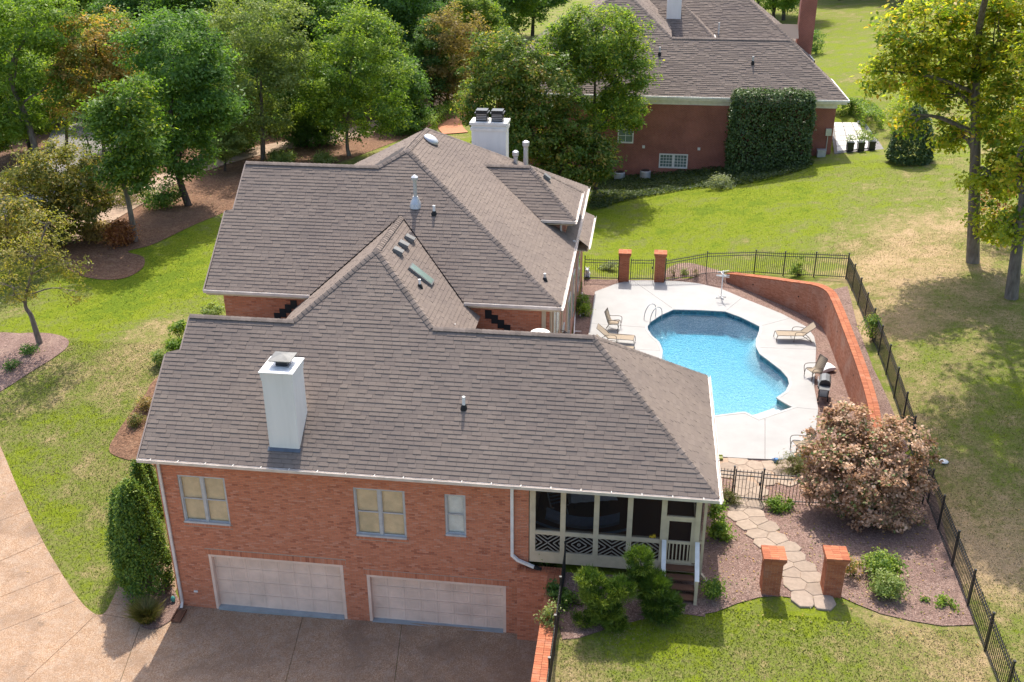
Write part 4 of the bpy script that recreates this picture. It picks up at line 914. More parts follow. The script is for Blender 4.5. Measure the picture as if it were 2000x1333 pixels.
for i, x in enumerate(xs):
    w = .17 if i else .19
    p_ = MB(); wallbox(p_, x-.0 if i == 0 else x-w/2, x+w if i == 0 else x+w/2, -.055, .06, PF+.1, 6.12); put('post', p_.mesh('post'), 'cream_paint', porch)
for y in (1.9, 3.7, 5.5, 7.2): p_ = MB(); wallbox(p_, px1-.09, px1+.045, y-.08, y+.08, PF+.1, 6.12); put('post', p_.mesh('post'), 'cream_paint', porch)
RLZ = 4.40
for i in range(4):
    a, b = xs[i]+(.19 if i == 0 else .085), xs[i+1]-.085
    r_ = MB(); wallbox(r_, a, b, -.045, .05, RLZ, RLZ+.11); put('rail', r_.mesh('rail'), 'cream_paint', porch)
    r_ = MB(); wallbox(r_, a, b, -.03, .12, RLZ+.11, RLZ+.14); put('rail_cap', r_.mesh('rail_cap'), 'cream_paint', porch)
    s_ = MB(); wallbox(s_, a, b, .020, .024, PF+.1, 6.12); put('screen', s_.mesh('screen'), 'screen', porch)
    # lattice of crossing slats in four fields, like woven basket work
    z0, z1 = PF+.12, RLZ; xm, zm = (a+b)/2, (z0+z1)/2
    for qx in (0, 1):
        for qz in (0, 1):
            x_0, x_1 = (a, xm) if qx == 0 else (xm, b); z_0, z_1 = (z0, zm) if qz == 0 else (zm, z1); up = (qx+qz+i) % 2 == 0
            wx, wz = x_1-x_0, z_1-z_0; ang = math.atan2(wz, wx); stp = .115
            n = int((wx*math.sin(ang)+wz*math.cos(ang))/stp)
            for k in range(-n, n+1):
                # line parallel to the diagonal, clipped to the field
                off = k*stp/math.cos(ang); pts = []
                for t in np.linspace(0, 1, 41):
                    z = t*wz+off
                    if -1e-6 <= z <= wz+1e-6: pts.append((t*wx, z))
                if len(pts) < 4: continue
                (ax, az), (bx, bz) = pts[0], pts[-1]
                if not up: az, bz = wz-az, wz-bz
                sl = MB(); sl.beam((x_0+ax, -.012, z_0+az), (x_0+bx, -.012, z_0+bz), .028, .036, up=(0, -1, 0)); put('slat', sl.mesh('slat'), 'slat_paint', porch)
# door bay
a, b = xs[4]+.085, xs[5]-.085
s_ = MB(); wallbox(s_, a, b, -.04, .05, 5.40, 5.48); put('rail', s_.mesh('rail'), 'cream_paint', porch)
s_ = MB(); wallbox(s_, a, b, .020, .024, 5.48, 6.12); put('screen', s_.mesh('screen'), 'screen', porch)
d = MB()
for p in ((a, a+.1, PF+.02, 5.40), (b-.1, b, PF+.02, 5.40), (a+.1, b-.1, 5.30, 5.40), (a+.1, b-.1, 4.42, 4.52), (a+.1, b-.1, PF+.03, PF+.13)): wallbox(d, p[0], p[1], -.03, .03, p[2], p[3])
dr = put('screen_door', d.mesh('screen_door'), 'cream_paint', porch)
for k in range(6): q = MB(); x = a+.1+(k+.5)*(b-a-.2)/6; wallbox(q, x-.02, x+.02, -.02, .018, PF+.13, 4.42); put('baluster', q.mesh('baluster'), 'cream_paint', porch)
s_ = MB(); wallbox(s_, a+.1, b-.1, .020, .024, PF+.1, 5.3); put('screen', s_.mesh('screen'), 'screen', porch)
for k in range(3):                                             # side screens
    y0, y1 = [.08, 1.98, 3.78, 5.58][k], [1.82, 3.62, 5.42, 7.1][k]; s_ = MB(); wallbox(s_, px1-.02, px1-.016, y0, y1, PF+.1, 6.12); put('screen', s_.mesh('screen'), 'screen', porch)
    q = MB(); wallbox(q, px1-.05, px1+.04, y0, y1, RLZ, RLZ+.11); put('rail', q.mesh('rail'), 'cream_paint', porch)
# steps
sx0, sx1 = xs[4]+.10, xs[5]-.0
for k in range(4):
    z = PF-.0-.165*k-.02; q = MB(); wallbox(q, sx0, sx1, -.30-.28*k, -.02-.28*k, z-.045, z); put('stair_tread', q.mesh('stair_tread'), 'brown_wood', porch)
for x in (sx0-.04, sx1+.04):
    q = MB(); q.beam((x, -.02, PF-.02), (x, -1.15, PF-.68), .05, .26); put('stringer', q.mesh('stringer'), 'cream_paint', porch)
    q = MB(); q.beam((x, -.06, PF+.94), (x, -1.2, PF+.25), .14, .04); put('hand_rail', q.mesh('hand_rail'), 'white_paint', porch)
    q = MB(); wallbox(q, x-.05, x+.05, -1.22, -1.12, 2.9, PF+.27); put('newel', q.mesh('newel'), 'cream_paint', porch)
# furniture seen through the screens
rt = thing('hammock', 'striped hammock on a curved wooden stand inside the screened porch', 'hammock', (12.2, 1.1, PF))
q = MB(); arc = [(-1.6+.16*k*1.0, 0, .12+.34*((-1.6+.16*k)/1.6)**2) for k in range(21)]; q.tube(arc, .045, 8); wbuildx = put('stand', q.mesh('stand', True), 'cloth_stripe', rt)
q = MB()
for k in range(16):
    x0, x1 = -1.25+2.5*k/16, -1.25+2.5*(k+1)/16; f = lambda x: .42+.30*(x/1.25)**2
    for (y0, y1, s0, s1) in ((-.35, 0, .14, 0), (0, .35, 0, .14)): q.face(((x0, y0, f(x0)+s0), (x1, y0, f(x1)+s0), (x1, y1, f(x1)+s1), (x0, y1, f(x0)+s1)))
put('hammock_bed', q.mesh('hammock_bed'), 'cloth_stripe', rt)
rt = thing('covered_table', 'table under a white cloth inside the screened porch', 'table', (12.35, 3.2, PF), .25)
q = MB(); q.box((0, 0, .74), (1.5, .85, .04)); put('table_top', q.mesh('table_top'), 'brown_wood', rt)
q = MB(); NX, NY = 24, 14
def tz(u, v):
    ex, ey = max(0, abs(u)-.76), max(0, abs(v)-.44); dr_ = max(ex, ey); return .775-dr_*1.9+.012*math.sin(u*17)*math.sin(v*13)
for i in range(NX):
    for j in range(NY):
        c = [(-.95+1.9*ii/NX, -.62+1.24*jj/NY) for ii, jj in ((i, j), (i+1, j), (i+1, j+1), (i, j+1))]; q.face([(u*.92 if abs(u) > .8 else u, v, tz(u, v)) for u, v in c])
put('table_cloth', q.mesh('table_cloth', True), 'cloth_white', rt)
for sx in (-.6, .6):
    for sy in (-.32, .32): q = MB(); q.box((sx, sy, .36), (.06, .06, .72)); put('leg', q.mesh('leg'), 'brown_wood', rt)
rt = thing('folding_lounger', 'striped folding chair beside the table inside the screened porch', 'chair', (11.25, 2.4, PF), .5)
for sx in (-.28, .28): q = MB(); q.beam((sx, -.3, 0), (sx, .35, .85), .04, .04); q.beam((sx, .35, 0), (sx, -.3, .45), .04, .04); put('leg', q.mesh('leg'), 'grey_frame', rt)
for k in range(5): q = MB(); q.beam((-.28, .02+.07*k, .42+.1*k), (.28, .02+.07*k, .42+.1*k), .07, .02); put('slat', q.mesh('slat'), 'cloth_stripe', rt)
rt = thing('toy_truck', 'small yellow toy truck on the porch railing', 'toy', (14.55, .05, RLZ+.14)); M('yellow_toy', (.55, .36, .03), .4)
q = MB(); q.box((0, 0, .05), (.2, .08, .07)); q.box((.05, 0, .11), (.09, .08, .06)); put('body', q.mesh('body'), 'yellow_toy', rt)
for sx in (-.06, .06): q = MB(); q.tube([(sx, -.045, .02), (sx, .045, .02)], .02, 8); put('wheel', q.mesh('wheel'), 'rubber', rt)

# ================================================================ court retaining wall beside the drive
cw = thing('retaining_wall', 'tall brick retaining wall with sunlit coping between drive and upper lawn', 'wall', (11.4, -4, 0))
c = MB(); wallbox(c, 10.14, 11.2, -.26, -.01, -.1, 3.0); wallbox(c, 11.2, 11.64, -11, -.01, -.1, 3.0); wbuild(c, 'core', 'mortar', cw)
bb = MB(); bricks(bb, (10.14, -.26, 0), (1, 0, 0), 1.06, 3.0); bricks(bb, (11.2, -.28, 0), (0, -1, 0), 10.7, 3.0); wbuild(bb, 'brick_field', 'brick', cw, kind='stuff')
def coping(parent, pts, w, mat='brick_lit', rows=2, bl=.10, h=.07, over=.02):
    """rowlock cap: bricks laid across the wall top, in rows, each brick its own block"""
    out = []
    P = [Vector(p) for p in pts]
    for A, B in zip(P, P[1:]):
        d = B-A; L = d.length
        if L < .02: continue
        d.normalize(); s = d.cross(Vector((0, 0, 1))).normalized(); u = s.cross(d); n = max(1, round(L/bl)); pt = L/n; rw = (w+2*over)/rows
        for k in range(n):
            for r_ in range(rows):
                c = A+d*((k+.5)*pt)+s*(-(w/2+over)+(r_+.5)*rw)+u*(h/2+random.uniform(-.003, .003)); out.append((c, d, s, u, pt-.009, rw-.009))
    return out
cop = coping(cw, [(11.42, -.3, 3.0), (11.42, -11, 3.0)], .44)+coping(cw, [(10.14, -.14, 3.0), (11.64, -.14, 3.0)], .26)
COPME = {}
def place_cop(lst, parent, mat, limit):
    mb = MB()
    for i, (c, d, s, u, lx, ly) in enumerate(lst):
        m = Matrix((d, s, u)).transposed()
        if i < limit:
            k = (round(lx, 3), round(ly, 3), mat)
            if k not in COPME: t = MB(); t.box((0, 0, 0), (k[0], k[1], .07)); me = t.mesh('brick'); me.materials.append(MATS[mat]); COPME[k] = me
            o = put('brick', COPME[k], None, parent); o.matrix_parent_inverse = parent.matrix_basis.inverted(); o.matrix_basis = Matrix.Translation(c) @ m.to_4x4()
        else: mb.box(c, (lx, ly, .07), r=random.random()+1e-3, M4=m)
    if mb.v: wbuild(mb, 'brick_cap', mat, parent, kind='stuff')
place_cop(cop, cw, 'brick_lit', 260)

# ================================================================ brick gate pillars
def pillar(label, c, rz, ht, group):
    t = thing('brick_pillar', label, 'pillar', (c[0], c[1], hz(c[0], c[1])-.03), rz, group)
    w = .56; q = MB(); q.box((0, 0, (ht-.33)/2-.05), (w, w, ht-.33+.1)); put('core', q.mesh('core'), 'mortar', t)
    hb = ht-.33; mb = MB()
    for O, ua, W in (((-w/2, -w/2, 0), (1, 0, 0), w), ((w/2, -w/2, 0), (0, 1, 0), w), ((w/2, w/2, 0), (-1, 0, 0), w), ((-w/2, w/2, 0), (0, -1, 0), w)):
        one = [t, 70, (lambda a, b: True), 'brick_lit'] if ua in ((1, 0, 0), (0, 1, 0)) else None
        bricks(mb, O, ua, W, hb, single=one, d=.01)
    put('brick_field', mb.mesh('brick_field'), 'brick_lit', t, kind='stuff')
    for k, ww in enumerate((.62, .68, .74)):                   # corbelled head
        z = hb+.0677*k
        for s in range(4):
            a = s*math.pi/2; n = 3
            for i in range(n):
                L = ww/n; x = -ww/2+(i+.5)*L; y = -ww/2+.05; q = MB(); q.box((0, 0, 0), (L-.008, .10, .058)); o = put('brick', q.mesh('brick'), 'brick_lit', t, Matrix.Translation((x*math.cos(a)-y*math.sin(a), x*math.sin(a)+y*math.cos(a), z+.034)) @ Matrix.Rotation(a, 4, 'Z'))
        q = MB(); q.box((0, 0, z+.034), (ww-.16, ww-.16, .066)); put('core', q.mesh('core'), 'mortar', t)
    z = hb+.0677*3
    for i in range(3):
        for j in range(7): q = MB(); q.box((0, 0, 0), (.74/3-.008, .74/7-.008, .06)); put('brick', q.mesh('brick'), 'brick_lit', t, Matrix.Translation((-.37+(i+.5)*.74/3, -.37+(j+.5)*.74/7, z+.03+random.uniform(-.002, .002))))
    q = MB(); q.box((0, 0, z+.02), (.72, .72, .05)); put('core', q.mesh('core'), 'mortar', t)
    return t
cA = G(1504, 1164); cB = G(1624, 1167)
pillar('square brick pillar left of the flagstone walk, nearer the porch steps', (cA[0], cA[1]+.28), .03, 1.60, 'pillars at the flagstone walk')
pillar('square brick pillar right of the flagstone walk, beside the leafy shrubs', (cB[0], cB[1]+.28), .03, 1.66, 'pillars at the flagstone walk')
gLp = PZ(1218, 551, DZ); gRp = PZ(1287, 552.5, DZ)
pillar('brick pillar of the pool gate nearer the house', (gLp[0], gLp[1]+.26), 0, 1.95, 'pillars of the pool gate')
pillar('brick pillar of the pool gate nearer the curved brick wall', (gRp[0], gRp[1]+.26), 0, 1.95, 'pillars of the pool gate')

# ================================================================ curved pool retaining wall
pw = thing('retaining_wall', 'curved brick retaining wall with orange coping around the pool terrace', 'wall', (23.4, 20, DZ))
c = MB(); bb = MB(); L = [Vector((p[0], p[1], 0)) for p in WALLS]; Zt = [p[2] for p in WALLS]
for (a, za), (b, zb) in zip(zip(L, Zt), zip(L[1:], Zt[1:])):
    d = (b-a).normalized(); s = d.cross(Vector((0, 0, 1))); w = .2          # s points to the right of travel = pool side
    q = [a-s*w, b-s*w, b+s*w, a+s*w]; i = len(c.v)
    for v in q: c.v.append((v.x, v.y, DZ-.3))
    for v, z in zip(q, (za, zb, zb, za)): c.v.append((v.x, v.y, z))
    for f in ((0, 1, 5, 4), (2, 3, 7, 6), (4, 5, 6, 7), (1, 2, 6, 5), (3, 0, 4, 7)): c.f.append([i+k for k in f]); c.r.append(0)
    ln_ = (b-a).length
    def wclip(bb_, za=za, zb=zb, ln_=ln_):
        h = bb_+DZ-.1
        if h < min(za, zb): return (0, ln_)
        f = (h-za)/(zb-za) if abs(zb-za) > .01 else 1
        return (f*ln_, ln_) if zb > za else (0, f*ln_)
    bricks(bb, (a.x+s.x*w, a.y+s.y*w, DZ-.1), (b-a), ln_, max(za, zb)-DZ+.1, clip=wclip)
wbuild(c, 'core', 'mortar', pw); wbuild(bb, 'brick_field', 'brick_wall', pw, kind='stuff')
cl = coping(pw, [(p[0], p[1], p[2]) for p in WALLS], .40, bl=.105); cl = cl[::-1]; place_cop(cl, pw, 'brick_lit', 280)
for t_, zf in ((5, .45), (14, .85), (26, 1.2), (34, 1.25), (41, 1.2)):
    if t_+1 < len(L): d = (L[t_+1]-L[t_]).normalized(); s = d.cross(Vector((0, 0, 1))); q = L[t_]+s*.19; m_ = MB(); m_.tube([(q.x, q.y, DZ+zf), (q.x+s.x*.03, q.y+s.y*.03, DZ+zf)], .045, 10); wbuild(m_, 'weep_hole', 'rubber', pw)

# ================================================================ pool
pool = thing('swimming_pool', 'freeform swimming pool with blue water and a tiled waterline', 'pool', (17, 17, DZ))
PO = [tuple(p) for p in POOL]; n = len(PO)
area = sum(PO[i][0]*PO[(i+1) % n][1]-PO[(i+1) % n][0]*PO[i][1] for i in range(n))
if area < 0: PO = PO[::-1]
def offset(poly, d):
    o = []; n = len(poly)
    for i in range(n):
        a, b, c = (np.array(poly[(i+k) % n]) for k in (-1, 0, 1)); u = (b-a)/(np.linalg.norm(b-a)+1e-9); v = (c-b)/(np.linalg.norm(c-b)+1e-9)
        n1 = np.array([u[1], -u[0]]); n2 = np.array([v[1], -v[0]]); m_ = n1+n2; m_ = m_/max(np.linalg.norm(m_), .3); k = d/max(.5, float(m_@n1)); o.append(tuple(b+m_*k))
    return o
# floor: deep at the far end, shallow by the steps, dished
def poolz(x, y):
    e = sdist(x, y, PO); t = np.clip((y-11)/12, 0, 1); dep = .55+.45*t; return DZ-.12-dep*sstep(-.1, .3+.3*t, e)
ins = offset(PO, -.005)
V, F_ = tri_sheet(ins, (), .3, lambda x, y: poolz(x, y))
V[:, 2] = np.minimum(V[:, 2], DZ-.35); a = V[F_[:, 1]]-V[F_[:, 0]]; b = V[F_[:, 2]]-V[F_[:, 0]]; fl_ = np.cross(a, b)[:, 2] < 0; F_[fl_] = F_[fl_][:, ::-1]
me = npmesh('pool_floor', V, F_); me.polygons.foreach_set('use_smooth', [True]*len(me.polygons)); put('pool_floor', me, 'pool_plaster', pool, world=True)
sw = MB()
for i in range(n): a, b = PO[i], PO[(i+1) % n]; sw.face(((*a, DZ-1.6), (*b, DZ-1.6), (*b, DZ-.26), (*a, DZ-.26)))
wbuild(sw, 'pool_side', 'pool_plaster', pool)
tl = MB()
for i in range(n):
    a, b = np.array(PO[i]), np.array(PO[(i+1) % n]); Ls = np.linalg.norm(b-a); k = max(1, int(Ls/.15)); d = (b-a)/Ls; nn = np.array([-d[1], d[0]])
    for j in range(k):
        for z0 in (DZ-.27, DZ-.12): p = a+d*(j*Ls/k+.004)+nn*.006; q = a+d*((j+1)*Ls/k-.004)+nn*.006; r = random.random()+1e-3; tl.face(((*p, z0+.004), (*q, z0+.004), (*q, z0+.145), (*p, z0+.145)), r)
wbuild(tl, 'waterline_tile', 'pool_tile', pool, kind='stuff')
o1 = offset(PO, .02); o0 = offset(PO, -.045); o2 = offset(PO, .10); cpm = MB()
for i in range(n):
    j = (i+1) % n; zt = DZ+.040
    cpm.face(((*o0[i], zt-.015), (*o0[j], zt-.015), (*o2[j], zt), (*o2[i], zt)), .5); cpm.face(((*o0[i], DZ-.03), (*o0[j], DZ-.03), (*o0[j], zt-.015), (*o0[i], zt-.015)), .5); cpm.face(((*o2[i], zt), (*o2[j], zt), (*o2[j], DZ-.02), (*o2[i], DZ-.02)), .5)
wbuild(cpm, 'coping', 'coping', pool)
wm = MB(); wi = offset(PO, -.012); wm.prism(wi, -1.2, DZ-.20); wbuild(wm, 'water', 'water', pool)
stp = [np.array(PZ(*q, DZ)[:2]) for q in ((1520, 779), (1549, 796), (1483, 818.5), (1456, 806))]
for k, (f, z) in enumerate(((.40, DZ-.26), (.78, DZ-.38), (1.15, DZ-.5))):      # steps in the square corner
    A, B, Cc, D = stp; q = MB(); P_ = [tuple(B+(A-B)*f*.95), tuple(B), tuple(Cc), tuple(Cc+(A-B)*f*.95)]; q.prism(P_, DZ-1.6, z); wbuild(q, 'pool_step', 'white_paint', pool)
q = MB(); sk_ = PZ(1440, 614, DZ); q.box((sk_[0]-.1, sk_[1]-.02, DZ-.16), (.5, .05, .16), rz=-.35); wbuild(q, 'skimmer', 'white_plastic', pool)
# ladder
lp = PZ(1270, 627, DZ); lad = thing('pool_ladder', 'stainless steel ladder with two curved rails at the pool edge', 'ladder', (lp[0], lp[1], DZ+.03), R(-52))
for s in (-.26, .26): q = MB(); q.tube(spline([(s, .55, -.05), (s, .55, .45), (s, .45, .70), (s, .22, .80), (s, .02, .72), (s, -.16, .42), (s, -.22, .0), (s, -.22, -.9)], 5), .021, 10); put('rail', q.mesh('rail', True), 'grey_metal', lad)
for z in (-.18, -.45, -.72): q = MB(); q.box((0, -.22, z), (.5, .10, .035)); put('step', q.mesh('step'), 'white_plastic', lad)

# ================================================================ iron fences
PKME = {}
def pick_mesh(h):
    k = round(h, 2)
    if k not in PKME:
        q = MB(); s = .0095; q.box((0, 0, k/2), (2*s, 2*s, k)); i = len(q.v)
        q.v += [(-s, -s, k), (s, -s, k), (s, s, k), (-s, s, k), (0, 0, k+.05)]; q.f += [[i, i+1, i+4], [i+1, i+2, i+4], [i+2, i+3, i+4], [i+3, i, i+4]]; q.r += [0]*4
        me = q.mesh('picket'); me.materials.append(MATS['dark_metal']); PKME[k] = me
    return PKME[k]
q = MB(); q.box((0, 0, .68), (.055, .055, 1.5)); q.box((0, 0, 1.45), (.075, .075, .05)); POSTME = q.mesh('post'); POSTME.materials.append(MATS['dark_metal'])
def fence(label, pts, height=1.28, bay=1.85, zfun=None, pitch=.118, first=True, last=True, posts=True):
    zfun = zfun or hz; P0 = pts[0]; t = thing('iron_fence', label, 'fence', (P0[0], P0[1], zfun(P0[0], P0[1]))); inv = t.matrix_basis.inverted()
    def place(nm, me, x, y, z, rz): o = put(nm, me, None, t); o.matrix_parent_inverse = inv; o.matrix_basis = Matrix.Translation((x, y, z)) @ Matrix.Rotation(rz, 4, 'Z')
    for si, (A, B) in enumerate(zip(pts, pts[1:])):
        A = np.array(A[:2]); B = np.array(B[:2]); L = np.linalg.norm(B-A); nb = max(1, round(L/bay)); d = (B-A)/L; rz = math.atan2(d[1], d[0])
        for k in range(nb):
            p = A+d*(L*k/nb); q = A+d*(L*(k+1)/nb); zp_, zq = zfun(*p), zfun(*q); bl = L/nb
            if posts and (k > 0 or si > 0 or first): place('post', POSTME, p[0], p[1], zp_, rz)
            if posts and k == nb-1 and si == len(pts)-2 and last: place('post', POSTME, q[0], q[1], zq, rz)
            for h in (.12, height-.22, height-.06): r_ = MB(); r_.beam((*p, zp_+h), (*q, zq+h), .028, .034); wbuild(r_, 'rail', 'dark_metal', t)
            m = max(2, int(bl/pitch))
            for j in range(1, m): f = j/m; w = p+(q-p)*f; place('picket', pick_mesh(height-.03), w[0], w[1], zp_+(zq-zp_)*f+.05, rz)
    return t
def gate(label, A, B, z, h=1.3):
    A = np.array(A[:2]); B = np.array(B[:2]); L = np.linalg.norm(B-A); d = (B-A)/L; t = thing('iron_gate', label, 'gate', (A[0], A[1], z), math.atan2(d[1], d[0]))
    for x in (.04, L-.04): q = MB(); q.box((x, 0, h/2+.05), (.045, .045, h)); put('stile', q.mesh('stile'), 'dark_metal', t)
    for zz in (.12, h-.22, h-.05): q = MB(); q.beam((.06, 0, zz), (L-.06, 0, zz), .028, .034); put('rail', q.mesh('rail'), 'dark_metal', t)
    m = max(2, int((L-.1)/.118))
    for j in range(1, m): put('picket', pick_mesh(h-.03), None, t, Matrix.Translation((.04+(L-.08)*j/m, 0, .05)))
    q = MB(); q.box((L-.09, -.03, h*.62), (.06, .05, .14)); put('latch', q.mesh('latch'), 'dark_metal', t)
    return t
flat = lambda x, y: DZ-.02
fence('short black iron fence between the house corner and the pool gate pillar', [(10.55, 27.95), (gLp[0]-.32, gLp[1]+.28)], zfun=flat)
gate('black iron gate hung between the two pool gate pillars', (gLp[0]+.34, gLp[1]+.22), (gRp[0]-.34, gRp[1]+.22), DZ+.03)
fence('black iron fence from the pool gate pillar up behind the curved wall', [(gRp[0]+.34, gRp[1]+.26), (17.6, 28.9), (20.3, 28.5), (24.72, 25.0)], height=1.38)
fence('long black iron fence along the dry lawn beside the curved wall', [(24.72, 25.0), (24.72, 10.5)], first=False)
fence('long black iron fence along the mulch bed with the brown hydrangea', [(24.72, 10.5), (24.68, 4), (24.62, -6)], first=False)
fA = PZ(1403, 968, 2.72); fB = PZ(1429, 972, 2.72); fC = PZ(1486, 977, 2.72); fD = PZ(1580, 985, 2.7)
fence('short black iron fence between the porch corner and the garden gate', [(16.25, fA[1]), (fB[0], fB[1])], first=False)
gate('black iron garden gate across the flagstone walk', (fB[0]+.03, fB[1]), (fC[0]-.03, fC[1]), hz(fC[0], fC[1]))
fence('black iron fence running from the garden gate behind the brown hydrangea', [(fC[0], fC[1]), (fD[0], fD[1]), (24.5, fD[1]+.1)])
fence('black iron fence on top of the drive retaining wall', [(11.74, -.35), (11.74, -7.5)], zfun=lambda x, y: 2.92)

# ================================================================ flagstone walk
def clip_half(poly, p, nrm):
    out = []; m = len(poly)
    for i in range(m):
        a, b = poly[i], poly[(i+1) % m]; da = (a[0]-p[0])*nrm[0]+(a[1]-p[1])*nrm[1]; db = (b[0]-p[0])*nrm[0]+(b[1]-p[1])*nrm[1]
        if da <= 0: out.append(a)
        if (da < 0) != (db < 0) and abs(da-db) > 1e-12: t = da/(da-db); out.append((a[0]+(b[0]-a[0])*t, a[1]+(b[1]-a[1])*t))
    return out
walk = bpy.data.objects.new('flagstone_path', None); COL.objects.link(walk); walk['kind'] = 'structure'
cen = spline(gp((1475, 935), (1455, 985), (1468, 1020), (1500, 1050), (1530, 1085), (1555, 1115), (1575, 1145), (1590, 1170)), 8)
cen2 = spline(gp((1398, 908), (1440, 918), (1480, 925), (1540, 925)), 6)
seeds = []; rd = random.Random(5)
for c_, w_, nm_ in ((cen, 1.0, 'path_bed'), (cen2, 1.7, 'path_bed')): sheet(nm_, strip(c_[::4]+[c_[-1]], w_, 3), 'path_dirt', .055, step=.3, parent=walk)
for c_, half in ((cen, .62), (cen2, .95)):
    acc = 0
    for i in range(1, len(c_)):
        a, b = np.array(c_[i-1]), np.array(c_[i]); acc += np.linalg.norm(b-a)
        if acc > .56:
            acc = 0; d = (b-a)/np.linalg.norm(b-a); nn = np.array([-d[1], d[0]])
            for s in ((-.27, .27) if half < .8 else (-.62, 0, .62)): q = b+nn*(s+rd.uniform(-.1, .1))+d*rd.uniform(-.13, .13)+(d*.27 if s > 0 else 0); seeds.append(tuple(q))
for i, s in enumerate(seeds):
    a0_ = rd.random(); po = [(s[0]+rad_*math.cos(a0_+k*math.pi*2/7), s[1]+rad_*math.sin(a0_+k*math.pi*2/7)) for k in range(7) for rad_ in (rd.uniform(.40, .50),)]
    for j, o in enumerate(seeds):
        if i == j or math.hypot(o[0]-s[0], o[1]-s[1]) > 1.0 or math.hypot(o[0]-s[0], o[1]-s[1]) < .05: continue
        dx, dy = o[0]-s[0], o[1]-s[1]; L_ = math.hypot(dx, dy); po = clip_half(po, ((s[0]+o[0])/2-dx/L_*.005, (s[1]+o[1])/2-dy/L_*.005), (dx/L_, dy/L_))
        if len(po) < 3: break
    if len(po) < 3: continue
    z = hz(*s)+.04; q = MB(); ii = [(s[0]+(x-s[0])*.95, s[1]+(y-s[1])*.95) for x, y in po]; m_ = len(po); r = rd.random()
    q.face([(x, y, hz(x, y)+.075) for x, y in ii], r+1e-3)
    for k in range(m_): a, b, c, d = po[k], po[(k+1) % m_], ii[(k+1) % m_], ii[k]; q.face(((*a, hz(*a)+.062), (*b, hz(*b)+.062), (*c, hz(*c)+.075), (*d, hz(*d)+.075)), r+1e-3); q.face(((*a, hz(*a)-.02), (*b, hz(*b)-.02), (*b, hz(*b)+.062), (*a, hz(*a)+.062)), r+1e-3)
    put('flagstone', q.mesh('flagstone'), 'flagstone', walk)

# ================================================================ pool furniture
def sling_chair(label, loc, rz, group):
    t = thing('sling_chair', label, 'chair', loc, rz, group); W = .29      # seat faces -y
    for s in (-W, W):
        q = MB(); q.tube(spline([(s, -.30, 0), (s, -.29, .25), (s, -.22, .42), (s, .0, .40), (s, .22, .37), (s, .36, .72), (s, .47, 1.04)], 4), .016, 8); put('side_frame', q.mesh('side_frame', True), 'bronze_frame', t)
        q = MB(); q.tube(spline([(s, .18, .39), (s, .30, .2), (s, .38, 0)], 4), .015, 8); put('leg', q.mesh('leg', True), 'bronze_frame', t)
        q = MB(); q.tube(spline([(s*1.04, -.27, .10), (s*1.12, -.33, .45), (s*1.16, -.28, .62), (s*1.16, -.05, .63), (s*1.1, .18, .60), (s, .32, .62)], 4), .016, 8); put('armrest', q.mesh('armrest', True), 'bronze_frame', t)
    for y, z in ((-.24, .40), (.22, .35), (.465, 1.03), (.30, .15)): q = MB(); q.tube([(-W, y, z), (W, y, z)], .012, 8); put('crossbar', q.mesh('crossbar', True), 'bronze_frame', t)
    q = MB(); pr = spline([(-.24, .415), (-.1, .39), (.08, .375), (.2, .385), (.27, .50), (.37, .76), (.465, 1.02)], 4)
    for (y0, z0), (y1, z1) in zip(pr, pr[1:]): q.face(((-W+.01, y0, z0), (W-.01, y0, z0), (W-.01, y1, z1), (-W+.01, y1, z1)))
    o = put('sling', q.mesh('sling', True), 'sling_fabric', t); m_ = o.modifiers.new('thick', 'SOLIDIFY'); m_.thickness = .012
    return t
def lounger(label, loc, rz, group):
    t = thing('chaise_lounge', label, 'lounge chair', loc, rz, group); W = .31   # foot end at -y, back rises towards +y
    for s in (-W, W):
        q = MB(); q.tube(spline([(s, -1.0, .02), (s, -.98, .28), (s, -.88, .36), (s, -.4, .36), (s, .35, .36)], 4), .017, 8); put('side_frame', q.mesh('side_frame', True), 'bronze_frame', t)
        q = MB(); q.tube([(s, .33, .36), (s, .92, .86)], .017, 8); put('back_frame', q.mesh('back_frame', True), 'bronze_frame', t)
        q = MB(); q.tube(spline([(s, .28, .36), (s, .55, .18), (s, .80, .0)], 4), .016, 8); put('leg', q.mesh('leg', True), 'bronze_frame', t)
        q = MB(); q.tube(spline([(s*1.03, -.12, .0), (s*1.06, -.1, .36), (s*1.1, -.05, .54), (s*1.1, .2, .57), (s*1.05, .5, .52)], 4), .015, 8); put('armrest', q.mesh('armrest', True), 'bronze_frame', t)
    for y, z in ((-.95, .33), (-.3, .34), (.34, .35), (.92, .86), (.78, .03)): q = MB(); q.tube([(-W, y, z), (W, y, z)], .012, 8); put('crossbar', q.mesh('crossbar', True), 'bronze_frame', t)
    q = MB(); pr = [(-.94, .37), (-.5, .35), (0, .35), (.33, .365), (.6, .59), (.92, .87)]
    for (y0, z0), (y1, z1) in zip(pr, pr[1:]): q.face(((-W+.01, y0, z0), (W-.01, y0, z0), (W-.01, y1, z1), (-W+.01, y1, z1)))
    o = put('sling', q.mesh('sling'), 'sling_fabric', t); m_ = o.modifiers.new('thick', 'SOLIDIFY'); m_.thickness = .014
    return t
Dk = DZ+.033
def dk(px, py): q = PZ(px, py, Dk); return (q[0], q[1], Dk)
sling_chair('tan sling chair standing behind the chaises by the house side of the pool', dk(1199, 643), R(78), 'sling chairs on the pool deck')
sling_chair('tan sling chair standing beside the black grill', dk(1588, 738), R(-62), 'sling chairs on the pool deck')
sling_chair('tan sling chair half hidden by the brown hydrangea', dk(1562, 884), R(-75), 'sling chairs on the pool deck')
lounger('beige chaise lounge by the house side of the pool, behind its twin', dk(1201, 670), R(86), 'chaise lounges')
lounger('beige chaise lounge almost hidden behind the front roof', dk(1199, 692), R(86), 'chaise lounges')
